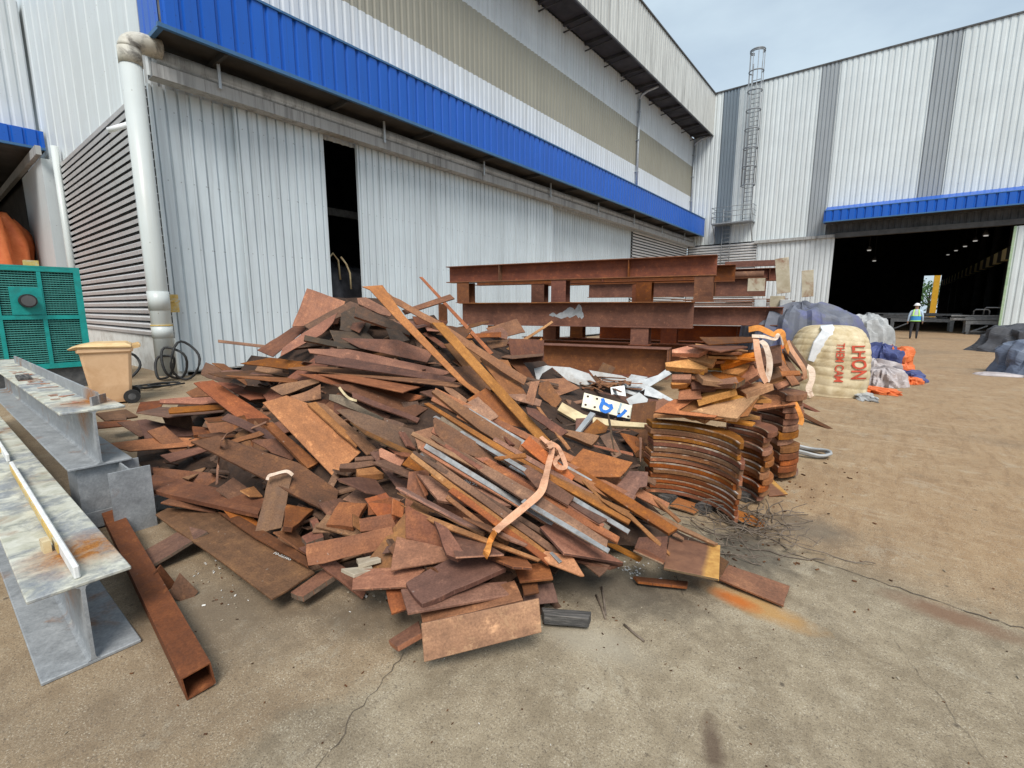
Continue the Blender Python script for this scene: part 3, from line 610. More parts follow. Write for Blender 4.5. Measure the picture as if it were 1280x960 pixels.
for k in range(9):
    b = MB(); y = 40.7+.13*k % 1.2; z = .86+.10*(k % 3); xx = r2.uniform(3.2, 4.2); L_ = r2.uniform(2.5, 3.8)
    b.bar((xx, y, z+r2.uniform(-.02, .05)), (xx+L_, y+r2.uniform(-.1, .1), z+r2.uniform(0, .08)), .08, .08)
    tag(b.build('steel_bar', 'bench_steel'), 'grey steel bar piled on the right work bench by the shed door', 'steel bar', 'bars on the right work bench')
for k, (x0, x1, z1) in enumerate(((4.3, 5.0, 1.5), (4.75, 5.6, 1.62))):
    b = MB(); b.tube([(x0, 41.2, 1.15), (x0, 41.2, z1-.1), (x0+.08, 41.2, z1), (x1-.08, 41.2, z1), (x1, 41.2, z1-.1), (x1, 41.2, 1.15)], .04, 8)
    tag(b.build('pipe_hoop', 'z'), ('smaller bent pipe hoop standing on the right work bench', 'larger bent pipe hoop standing on the right work bench')[k], 'pipe')
b = MB(); b.bar((3.9, 39.9, .08), (5.0, 40.1, .08), .3, .15); b.bar((4.1, 39.7, .2), (5.1, 40.0, .16), .12, .1); tag(b.build('steel_offcut', 'dark_steel'), 'low dark steel offcut lying on the floor before the right work bench', 'offcut')
b = MB(); b.tube([(5.0, 39.5, .05), (5.1, 39.5, .3), (5.2, 39.55, .05)], [.16, .2, .1], 8); tag(b.build('plastic_bundle', 'plastic_film'), 'small white plastic bundle on the floor by the shed door edge', 'bundle')

# ------------------------------------------------------------------ teal generator
GX, GY0, GY1, GZ0, GZ1 = -12.85, -1.3, 2.25, .42, 2.36
gs = thing('generator', 'teal generator enclosure with mesh panels behind the yellow bin', 'generator', (-13.9, .5, 0))
b = MB(); b.span((GX-2.0, GY0, GZ0), (GX-.06, GY1, GZ1)); b.build('enclosure', 'mesh_back', gs)
b = MB(); ys = [GY1-.6*i for i in range(7)]
b.span((GX-.05, GY1-.10, GZ0), (GX+.03, GY1, GZ1)); b.span((GX-.05, GY0, GZ1-.07), (GX+.028, GY1-.1, GZ1+.0)); b.span((GX-.05, GY0, GZ0), (GX+.028, GY1-.1, GZ0+.10)); b.span((GX-.05, GY0, 1.38), (GX+.026, GY1-.1, 1.46))
for y in ys[1:6]:
    b.span((GX-.05, y-.03, GZ0+.1), (GX+.024, y+.03, 1.38)); b.span((GX-.05, y-.03, 1.46), (GX+.024, y+.03, GZ1-.07))
b.span((GX-2.02, GY0, GZ1), (GX+.03, GY1, GZ1+.03)); b.build('frame', 'teal', gs)
for i in range(5):
    for z0, z1 in ((GZ0+.1, 1.38), (1.46, GZ1-.07)):
        b = MB(); z = z0+.02; ya, yb = (ys[i]-.57 if i < 5 else GY0), ys[i]-(.1 if i == 0 else .03)
        while z < z1: b.span((GX-.03, ya, z), (GX-.005, yb, z+.016)); z += .042
        y = ya+.03
        while y < yb: b.span((GX-.045, y, z0), (GX-.031, y+.006, z1)); y += .045
        b.build('mesh_panel', 'teal_mesh', gs)
b = MB(); b.span((GX-.02, 1.22, 1.47), (GX+.035, 1.66, 1.98)); pl_ = b.build('exhaust_plate', 'teal', gs)
b = MB(); b.tube([(GX+.02, 1.44, 1.73), (GX+.20, 1.44, 1.73)], .125, 20); b.tube([(GX+.201, 1.44, 1.73), (GX+.206, 1.44, 1.73)], .10, 20, 1); e = b.build('exhaust_pipe', ['black_rubber', 'interior_dark'], None, origin=tuple(pl_['o3'])); e.parent = pl_; e.location = (0, 0, 0)
b = MB(); b.span((GX-1.9, GY0+.05, .0), (GX-.05, GY1-.12, GZ0)); b.build('base', 'dark_steel', gs)
b = MB(); b.span((GX-.3, GY1-.75, GZ1+.03), (GX-.12, GY1-.55, GZ1+.14)); b.build('lifting_lug', 'yellow_paint', gs)

# ------------------------------------------------------------------ wheeled bin
bx = Vector((.24, .971, 0)); by = Vector((-.971, .24, 0)); B0 = Vector((-9.991,1.954, 0)) + by*.25
wb = thing('wheelie_bin', 'pale orange wheeled bin with its lid shut beside the white downpipe', 'bin', tuple(B0))
def bpt(x, y, z): return B0+bx*x*.84+by*y+Vector((0, 0, z))
b = MB(); rings = [(.0, -.30, .27, .20), (.06, -.31, .28, .22), (.30, -.345, .31, .27), (.84, -.41, .36, .34), (.86, -.45, .40, .37), (.92, -.45, .40, .37)]
rv = [];
for z, xa, xb, yw in rings:
    rv += [bpt(xa, -yw+.04, z+.03), bpt(xa+.04, -yw, z+.03), bpt(xb-.04, -yw, z+.03), bpt(xb, -yw+.04, z+.03), bpt(xb, yw-.04, z+.03), bpt(xb-.04, yw, z+.03), bpt(xa+.04, yw, z+.03), bpt(xa, yw-.04, z+.03)]
b.add(rv, [(k*8+i, k*8+(i+1) % 8, k*8+8+(i+1) % 8, k*8+8+i) for k in range(len(rings)-1) for i in range(8)]+[tuple(range(8))[::-1]]); b.build('bin_body', 'bin_plastic', wb, bevel=.006)
b = MB(); b.add([bpt(-.56, -.36, .955), bpt(-.56, .36, .955), bpt(-.44, .40, .99), bpt(.38, .40, .99), bpt(.38, -.40, .99), bpt(-.44, -.40, .99), bpt(-.2, -.3, 1.035), bpt(-.2, .3, 1.035), bpt(.3, .3, 1.03), bpt(.3, -.3, 1.03), bpt(-.54, -.34, .935), bpt(-.54, .34, .935), bpt(.38, .4, .955), bpt(.38, -.4, .955)],
    [(0, 1, 2, 5), (5, 2, 7, 6), (2, 3, 8, 7), (3, 4, 9, 8), (4, 5, 6, 9), (6, 7, 8, 9), (0, 10, 11, 1), (1, 11, 12, 2), (2, 12, 3), (3, 12, 13, 4), (4, 13, 5), (5, 13, 10, 0), (10, 13, 12, 11)]); b.build('bin_lid', 'bin_lid', wb, bevel=.004)
b = MB(); b.cyl(bpt(.50, -.3, .97), bpt(.50, .3, .97), .022, 12)
for y in (-.3, 0, .3): b.bar(bpt(.36, y, .95), bpt(.50, y, .975), .03, .06)
b.build('bin_handle', 'bin_lid', wb)
for y in (-.27, .23):
    b = MB(); b.cyl(bpt(.29, y, .115), bpt(.29, y+.05, .115), .115, 24); w_ = b.build('wheel', 'black_rubber', wb)
    b = MB(); b.cyl(bpt(.29, y-.004, .115), bpt(.29, y+.054, .115), .055, 16); e = b.build('hub', 'dark_steel', None, origin=tuple(w_['o3'])); e.parent = w_; e.location = (0, 0, 0)

# ------------------------------------------------------------------ cables by the downpipe, camera on the pipe
for k, (c0, rx, rz, tilt, lb) in enumerate((((-12.15, 3.3), .22, .34, .2, 'smallest loop of black cable hanging right of the downpipe foot'), ((-12.05, 3.45), .30, .44, -.1, 'middle loop of black cable hanging right of the downpipe foot'), ((-11.95, 3.62), .36, .50, .1, 'widest loop of black cable hanging right of the downpipe foot'), ((-12.3, 2.6), .40, .36, .5, 'loop of black cable between the bin and the downpipe'))):
    b = MB(); P_ = []
    for i in range(22):
        q = 2*math.pi*i/22; P_.append((c0[0]+rx*.72*math.cos(q)*bx.x+.08*math.sin(2*q+k), c0[1]+rx*.72*math.cos(q)*bx.y+tilt*.3*math.sin(q), .06+rz*.8+rz*.8*math.sin(q)+.03*math.sin(3*q+k)))
    b.tube(P_, .026, 8, closed=True); tag(b.build('cable', 'black_rubber'), lb, 'cable', 'black cables at the downpipe')
b = MB()
P_ = [(-11.6+.25*math.cos(i*.5)+i*.012, 2.7+.3*math.sin(i*.5)+.01*i, .03+.002*i) for i in range(40)]
b.tube(P_, .018, 8); tag(b.build('cable', 'black_rubber'), 'coil of black cable lying flat on the ground by the downpipe', 'cable', 'black cables at the downpipe')
cc = thing('security_camera', 'small white security camera on a bracket in front of the louvres', 'camera', (-12.75, 3.3, 5.25))
b = MB(); b.cyl((-12.72, 3.32, 5.34), (-13.0, 3.05, 5.22), .055, 12); b.build('camera_body', 'helmet', cc)
b = MB(); b.cyl((-12.62, 3.4, 5.4), (-12.74, 3.33, 5.34), .02, 8); b.span((-12.66, 3.36, 5.3), (-12.58, 3.44, 5.5)); b.build('bracket', 'galv', cc)
# ------------------------------------------------------------------ H beams in the left foreground
def hprof(h, w, tf, tw):
    return [(-w/2, 0), (w/2, 0), (w/2, tf), (tw/2+.012, tf+.004), (tw/2, tf+.016), (tw/2, h-tf-.016), (tw/2+.012, h-tf-.004), (w/2, h-tf), (w/2, h), (-w/2, h), (-w/2, h-tf), (-tw/2-.012, h-tf-.004), (-tw/2, h-tf-.016), (-tw/2, tf+.016), (-tw/2-.012, tf+.004), (-w/2, tf)]
hb = thing('steel_h_beam', 'front grey steel H beam with worn cream paint and a rust bloom on its flange', 'steel beam', (-2.68, .33, 0), 'grey H beams in the left foreground')
def hbeam(root, x0, x1, y, z, h=.4, w=.35):
    b = MB(); tf, tw = .018, .014
    b.span((x1, y-w/2, z), (x0, y+w/2, z+tf)); b.build('bottom_flange', 'beam_grey', root, bevel=.004)
    b = MB(); b.span((x1, y-w/2, z+h-tf), (x0, y+w/2, z+h)); b.build('top_flange', 'beam_top', root, bevel=.004)
    b = MB(); b.prof((x1, y, z+tf), (x0, y, z+tf), [(-tw/2-.016, 0), (tw/2+.016, 0), (tw/2+.004, .006), (tw/2, .02), (tw/2, h-2*tf-.02), (tw/2+.004, h-2*tf-.006), (tw/2+.016, h-2*tf), (-tw/2-.016, h-2*tf), (-tw/2-.004, h-2*tf-.006), (-tw/2, h-2*tf-.02), (-tw/2, .02), (-tw/2-.004, .006)])
    b.build('web', 'beam_side', root)
hbeam(hb, -2.68, -9.5, .33, 0)
fins = [((-2.73, .325), (-5.05, .345), .062), ((-5.32, .35), (-6.95, .36), .062)]
for a, c_, h in fins:
    b = MB(); b.bar((*a, .4+h/2+.001), (*c_, .4+h/2+.001), .022, h); b.build('flange_fin', 'lichen_paint', hb, bevel=.005)
    b = MB(); b.bar((a[0]-.35, a[1]-.0115, .4+h/2), (c_[0]+.05, c_[1]-.0135, .4+h/2), .006, h*.7); b.build('fin_paint', 'yellow_paint', hb)
b = MB(); b.bar((-3.15, .285, .43), (-3.22, .282, .43), .03, .06); b.build('stud', 'cream', hb)
hb2 = thing('steel_h_beam', 'rear grey steel H beam raised on a steel block, dust and scale on its flange', 'steel beam', (-4.36, .735, .47), 'grey H beams in the left foreground')
hbeam(hb2, -4.36, -9.6, .735, .47, .42, .36)
b = MB(); b.bar((-4.55, .80, .935), (-8.9, .80, .935), .016, .09); b.build('flange_fin', 'beam_side', hb2)
b = MB(); b.bar((-4.5, .75, .92), (-4.64, .86, .92), .014, .07); b.build('flange_fin', 'beam_side', hb2)
sb = thing('steel_stool', 'grey steel stub with a base plate holding up the rear H beam', 'steel block', (-4.6, .75, 0))
b = MB(); b.prof((-4.42, .84, .0), (-4.42, .84, .465), hprof(.30, .24, .014, .012), up=(1, 0, 0)); b.span((-4.75, .60, .05), (-4.43, .86, .46)); b.span((-4.43, .60, .018), (-4.40, .88, .466)); b.build('stub', 'beam_grey', sb)
b = MB(); b.span((-4.75, .55, 0), (-4.405, 1.32, .016)); b.bar((-4.385, .60, .075), (-4.385, 1.30, .075), .014, .12); b.build('base_plate', 'beam_grey', sb)
b = MB(); b.bar((-6.6, .64, .905), (-7.0, .66, .905), .10, .025); tag(b.build('timber_offcut', 'timber'), 'short weathered timber lying on the rear H beam', 'timber')
b = MB()
for k in range(30):
    x = -4.7-rnd.random()*3; b.bar((x, .6+rnd.random()*.17, .892+rnd.random()*.006), (x+rnd.uniform(-.05, .05), .6+rnd.random()*.17, .894), rnd.uniform(.008, .03), .003)
tag(struct(b.build('rust_flakes', 'edge_l'), 'stuff'), 'loose rust flakes scattered on the rear H beam flange', 'flakes')
# square tube
d_ = (Vector((-2.13, .58, 0))-Vector((-3.74, .72, 0))).normalized(); T0 = Vector((-2.10, .56, .064)); T1 = T0-d_*2.4; s_ = .054
st = thing('square_tube', 'rust red square steel tube lying open ended beside the front H beam', 'steel tube', tuple(T0-V(0, 0, .075)))
Mx = Matrix.Rotation(R(9), 3, 'X')
def sq(k): return [Vector(p) for p in ((-k, -k), (k, -k), (k, k), (-k, k))]
b = MB(); fr = b.frame(T1, T0); ring = []
for P_, k in ((T1, s_), (T0, s_), (T0, s_-.006), (T1, s_-.006)):
    for q in sq(k): c9, s9 = math.cos(R(6)), math.sin(R(6)); ring.append(P_+fr @ Vector((0, q.x*c9-q.y*s9, q.x*s9+q.y*c9)))
b.add(ring, [(k*4+i, k*4+(i+1) % 4, ((k+1) % 4)*4+(i+1) % 4, ((k+1) % 4)*4+i) for k in range(4) for i in range(4)]); b.build('tube_wall', 'redtube', st)

# ------------------------------------------------------------------ rusty girder stacks
GD = Vector((-math.cos(R(12)), -math.sin(R(12)), 0)); GN = Vector((math.sin(R(12)), -math.cos(R(12)), 0))   # along, towards the yard
def girder(p, L, h, w, label, stiff=(), tf=.02, tw=.014, group='rusty girders stacked beside the warehouse', d=None, name='rusty_girder'):
    """p = right end, bottom centre"""
    d = d or GD; nn = Vector((-d.y, d.x, 0)); p = Vector(p); e = p+d*L
    g_ = thing(name, label, 'girder', tuple(p), group)
    for nm, z0 in (('bottom_flange', 0), ('top_flange', h-tf)):
        b = MB(); b.bar(p+V(0, 0, z0+tf/2), e+V(0, 0, z0+tf/2), w, tf); b.build(nm, 'girder', g_, bevel=.003)
    b = MB(); b.bar(p+V(0, 0, h/2), e+V(0, 0, h/2), tw, h-2*tf); b.build('web', 'girder', g_)
    for s in stiff:
        b = MB(); q = p+d*s
        b.bar(q+V(0, 0, h/2)-nn*(w/2-.01), q+V(0, 0, h/2)+nn*(w/2-.01), .016, h-2*tf-.004); b.build('stiffener', 'girder', g_)
    return g_
def spacer(p, h, label, w=.36, mat='girder'):
    p = Vector(p); s = thing('spacer_block', label, 'spacer', tuple(p), 'spacer blocks between the girders')
    b = MB(); up = p+V(0, 0, h/2)
    for sg in (1, -1): b.box(up+GN*.15*sg, (w, .018, h-.004), b.frame((0, 0, 0), GD))
    b.box(up, (.014, .28, h-.004), b.frame((0, 0, 0), GD)); b.build('stub', mat, s, bevel=.003)
    b = MB(); b.box(p+V(0, 0, .009), (w+.06, .36, .016), b.frame((0, 0, 0), GD)); b.build('cap_plate', mat, s)
GA = Vector((-2.786,10.258, 0)); GB = Vector((-2.968,9.543, 0)); GC = Vector((-3.182,8.949, 0))
girder(GA+V(0, 0, 2.24), 6.44, .41, .36, 'topmost long rusty girder of the front stack, a stiffener near its right end', (1.75, 4.9))
girder(GB+V(0, 0, 1.20), 5.32, .52, .38, 'second rusty girder of the front stack with a pale grey smear on its web', (5.9,))
girder(GC+V(0, 0, .26), 4.20, .58, .40, 'lowest rusty girder of the front stack, end plate facing right', (.02, 3.2))
# smear of pale primer on the second girder
b = MB()
for (s, z, rx, rz) in ((2.55, 1.50, .16, .10), (2.35, 1.53, .09, .13), (2.75, 1.43, .14, .06), (2.95, 1.45, .08, .04), (2.28, 1.44, .05, .07)):
    q = GB+GD*s+GN*.0085+V(0, 0, z); P_ = [q+GD*math.cos(a)*rx*(1+.2*math.sin(3*a+s))+V(0, 0, math.sin(a)*rz*(1+.2*math.cos(4*a))) for a in [2*math.pi*i/16 for i in range(16)]]
    b.add(P_, [tuple(range(16))]); GN2 = GN*.0006; GB = GB+GN2
e = b.build('paint_smear', 'z', None); 
for o_ in list(col.objects):
    if o_.get('label', '').startswith('second rusty girder'): e.parent = o_; e.location = Vector(e['o3'])-Vector(o_['o3'])
rows = [(1.0, .4, 2.24, 5.8), (2.0, -.3, 2.24, 5.2), (1.05, -1.3, 1.22, 5.5), (2.1, -.9, 1.2, 6.0), (1.1, -.6, .26, 5.5), (2.2, -.2, .26, 5.5)]
names = ['rusty girder directly behind the topmost front girder', 'rusty girder at the back of the top layer of the front stack', 'rusty girder behind the second one, its web reaching out to the right', 'rusty girder at the back of the second layer', 'rusty girder hidden behind the lowest front girder', 'rusty girder at the back of the lowest layer']
for (off, along, z, L), nm in zip(rows, names):
    girder(GA-GN*off+GD*along+V(0, 0, z-(.0 if z < 2 else .03)), L, .40 if z > 1 else .5, .34, nm, (2.2,))
for k, (s, z, h, base, lb) in enumerate(((.22, 1.72, .515, GA, 'spacer block under the right end of the topmost girder'), (3.35, 1.72, .515, GA, 'spacer block under the middle of the topmost girder'), (5.95, 1.72, .515, GA, 'spacer block under the left end of the topmost girder'), (1.0, .84, .355, GB, 'right spacer block under the second girder'), (4.35, .84, .355, GB, 'left spacer block under the second girder'), (.6, 0, .255, GC, 'right spacer block under the lowest girder'), (4.0, 0, .255, GC, 'left spacer block under the lowest girder'))):
    spacer(base+GD*s+V(0, 0, z), h, lb)
for k, (s, z, h, off) in enumerate(((1.6, 1.62, .58, 1.0), (4.3, 1.62, .58, 1.0), (1.0, .76, .44, 1.1), (4.0, .76, .44, 1.1), (2.5, 0, .255, 1.1), (1.9, 1.6, .6, 2.0), (3.6, .76, .44, 2.1))):
    spacer(GA-GN*off+GD*s+V(0, 0, z), h, ('spacer block deep inside the front girder stack between its hidden girders'))
# second stack further back: three layers ending near the shed
S2 = Vector((-1.432,16.301, 0)); F2 = .0
girder(S2+V(0, 0, 1.15), 6.5, .48, .35, 'lower girder of the rear stack with its end before the shed wall', (.03, 1.5, 3.0), group='girders of the rear stack')
girder(S2+GD*1.5-GN*.1+V(0, 0, 1.95), 5.5, .55, .35, 'upper dark girder of the rear stack between the pale standing plates', (1.4,), group='girders of the rear stack')
girder(S2+GD*.5-GN*1.1+V(0, 0, 1.15), 6.5, .48, .35, 'lower girder at the back of the rear stack', (2,), group='girders of the rear stack')
girder(S2+GD*.2-GN*.55+V(0, 0, .42), 6.5, .6, .35, 'bottom girder of the rear stack', (2,), group='girders of the rear stack')
girder(S2+GD*.9-GN*1.2+V(0, 0, 2.45), 4.5, .4, .3, 'top girder at the back of the rear stack', (.5, 2), group='girders of the rear stack')
r4 = random.Random(8)
for k in range(7):
    b = MB(); z = 1.66+.033*k; s = r4.uniform(.2, 1.6); L_ = r4.uniform(2.0, 4); off = r4.uniform(-.25, .1)
    b.bar(S2+GD*s-GN*off+V(0, 0, z), S2+GD*(s+L_)-GN*(off+r4.uniform(-.1, .1))+V(0, 0, z+r4.uniform(0, .02)), .3, .022); tag(b.build('steel_plate', 'girder', bevel=.003), 'thin rusty plate in the layered pack on the rear stack', 'steel plate', 'plates packed on the rear stack')
def upright(px, w, h, z, lb, mat='edge_l', lean=.08):
    p = Vector(px); b = MB(); b.bar(p+V(0, 0, z), p+V(0, 0, z+h)-GD*lean, w, .03, up=tuple(GN)); tag(b.build('end_plate', mat, bevel=.004), lb, 'steel plate')
plain('pale_scale', (.36, .30, .20), (.56, .50, .38), 3, .7, bump=.3, stain=(.24, .11, .06), stain_amt=.9)
upright((-2.283,15.059, 0), .33, .95, 2.0, 'tall pale rust streaked plate standing on the rear stack', 'pale_scale', -.12)
upright((-1.755,15.461, 0), .28, .72, 1.9, 'greenish pale plate standing at the right end of the rear stack', 'pale_scale', -.06)
upright((-2.377,14.766, 0), .36, .34, 1.58, 'small pale plate below the tall standing plate', 'pale_scale', 0)
upright((-2.851,14.362, 0), .42, .34, 2.05, 'pale scaled patch plate on the upper dark girder', 'pale_scale', 0)
for k, (px, lb) in enumerate((((-2.701,14.263), 'white block under the rear stack, the left one'), ((-2.160,14.692), 'white block under the rear stack, the right one'))):
    b = MB(); b.box((*px, 1.72), (.28, .2, .2), b.frame((0, 0, 0), GD)); tag(b.build('packing_block', 'w', bevel=.01), lb, 'block')
b = MB(); q0 = Vector((-2.543,16.325, 0)); b.bar(q0+V(0, 0, 2.93), q0+GD*1.6+V(0, 0, 2.93), .14, .17); b.bar(q0+GD*1.53+V(0, 0, 2.3), q0+GD*1.53+V(0, 0, 2.85), .14, .14); b.bar(q0+GD*.1+V(0, 0, 2.5), q0+GD*.1+V(0, 0, 2.85), .14, .14); tag(b.build('goalpost', 'girder'), 'small rusty goalpost frame on top of the rear stack', 'steel frame')
b = MB(); b.cyl(q0+GD*.5+V(0, 0, 2.60), q0+GD*1.7+V(0, 0, 2.60), .11, 16); tag(b.build('steel_tube', 'girder'), 'short rusty round tube on the rear stack', 'steel tube')

# ------------------------------------------------------------------ curved plates stacked in the middle right
ordn = ['lowest', 'second from the bottom', 'third from the bottom', 'fourth from the bottom', 'fifth from the bottom', 'sixth from the bottom', 'seventh from the bottom', 'eighth from the bottom', 'ninth from the bottom', 'tenth from the bottom', 'eleventh from the bottom', 'twelfth from the bottom', 'topmost but one', 'topmost']
def ringplate(cx, cy, r0, r1, a0, a1, z, th, tilt, label, group, taper=0.):
    n = 14; b = MB(); vs = []
    for i in range(n+1):
        a = a0+(a1-a0)*i/n
        tp = max(0, (i/n-(1-taper))/taper) if taper else 0
        for rr in (r0, r1-(r1-r0-.025)*tp**1.3):
            x, y = cx+rr*math.cos(a), cy+rr*math.sin(a)
            for k in (0, 1): vs.append((x, y, z+k*th+tilt*(a-a0)))
    fs = []
    for i in range(n):
        k = i*4
        for p, q in ((0, 1), (1, 3), (3, 2), (2, 0)): fs.append((k+p, k+q, k+4+q, k+4+p))
    fs += [(0, 2, 3, 1), (n*4, n*4+1, n*4+3, n*4+2)]
    b.add(vs, fs); o = b.build('curved_plate', ['ring'], bevel=.003)
    w_ = MB(); vs = []
    for i in range(n+1):
        a = a0+(a1-a0)*i/n; zz = z+th+tilt*(a-a0)
        for rr, dz in ((r0-.0012, -.009), (r0-.0012, .0008), (r0+.009, .0008)): vs.append((cx+rr*math.cos(a), cy+rr*math.sin(a), zz+dz))
    w_.add(vs, [(3*i+k, 3*i+k+1, 3*i+4+k, 3*i+3+k) for i in range(n) for k in (0, 1)])
    e = w_.build('worn_edge', 'ring_edge', None, origin=tuple(o['o3'])); e.parent = o; e.location = (0, 0, 0)
    return tag(o, label, 'curved plate', group)
z = .075
for k in range(13):
    th = .040+rnd.uniform(-.004, .004)
    ringplate(-1.11+rnd.uniform(-.012, .012), 3.30+rnd.uniform(-.015, .015), .46, .62, R(131+rnd.uniform(-3, 3)), R(34+rnd.uniform(-5, 5)), z, th, .012, 'rusty curved plate in the front curved stack, '+ordn[k if k < 12 else 13], 'curved plates of the front stack', .42)
    z += th+.004+rnd.uniform(0, .004)
ZT = z; z = .06
for k in range(12):
    th = .042+rnd.uniform(-.006, .006)
    ringplate(-.88+rnd.uniform(-.02, .02), 3.98+rnd.uniform(-.03, .03), .24, .42, R(110+rnd.uniform(-8, 8)), R(18+rnd.uniform(-8, 8)), z, th, .01, 'orange brown curved plate in the middle curved stack, '+ordn[k if k < 11 else 13], 'curved plates of the middle stack', .5)
    z += th+.006
z = .06
for k in range(13):
    th = .05+rnd.uniform(-.006, .01)
    ringplate(-.86+rnd.uniform(-.02, .02), 4.72+rnd.uniform(-.03, .03), .22, .46, R(120+rnd.uniform(-8, 8)), R(15+rnd.uniform(-8, 8)), z, th, .01, 'dull curved plate in the rear curved stack, '+ordn[k if k < 12 else 13], 'curved plates of the rear stack', .3)
    z += th+.008
# offcuts packed above the front stack
r6 = random.Random(21); z = ZT+.02; k = 0; OC = Vector((-1.061,4.098, 0))
while z < 1.27:
    for q in range(4 if z < .8 else 3):
        th = r6.choice([.02, .025, .03]); L_ = r6.uniform(.16, .30); W_ = r6.uniform(.05, .11); a = r6.choice([R(38), R(100), R(10)])+r6.gauss(0, .3)
        c_ = OC+Vector((.786, .618, 0))*r6.uniform(-.30, .20)*(1.15-.35*z)+V(r6.gauss(0, .05), r6.gauss(0, .05), z); dx = V(math.cos(a), math.sin(a), r6.gauss(0, .05)); dy = V(-math.sin(a), math.cos(a), r6.gauss(0, .05)); tp = r6.uniform(.6, 1)
        b = MB(); pr = [c_-dx*L_-dy*W_, c_+dx*L_-dy*W_*tp, c_+dx*L_*r6.uniform(.7, 1)+dy*W_, c_-dx*L_*r6.uniform(.7, 1)+dy*W_*tp]
        b.add(pr+[p-V(0, 0, th) for p in pr], [(0, 1, 2, 3), (7, 6, 5, 4), (0, 4, 5, 1), (1, 5, 6, 2), (2, 6, 7, 3), (3, 7, 4, 0)])
        tag(b.build('steel_offcut', r6.choice(['oc', 'oc', 'o', 'm']), bevel=.003), 'rusty offcut lying flat inside the tall stack of offcuts above the curved plates', 'offcut', 'offcuts inside the tall stack')
    z += .038
for p, L_, w_ in (((-1.3, 3.66), .3, 'left end of the front curved stack'), ((-1.0, 3.66), .3, 'right end of the front curved stack'), ((-.80, 4.12), .25, 'middle curved stack'), ((-.78, 4.85), .25, 'rear curved stack')):
    b = MB(); b.bar((p[0], p[1], .035), (p[0]+.1, p[1]+L_, .035), .09, .06); tag(b.build('packing_timber', 'timber'), 'dark packing timber under the '+w_, 'timber')

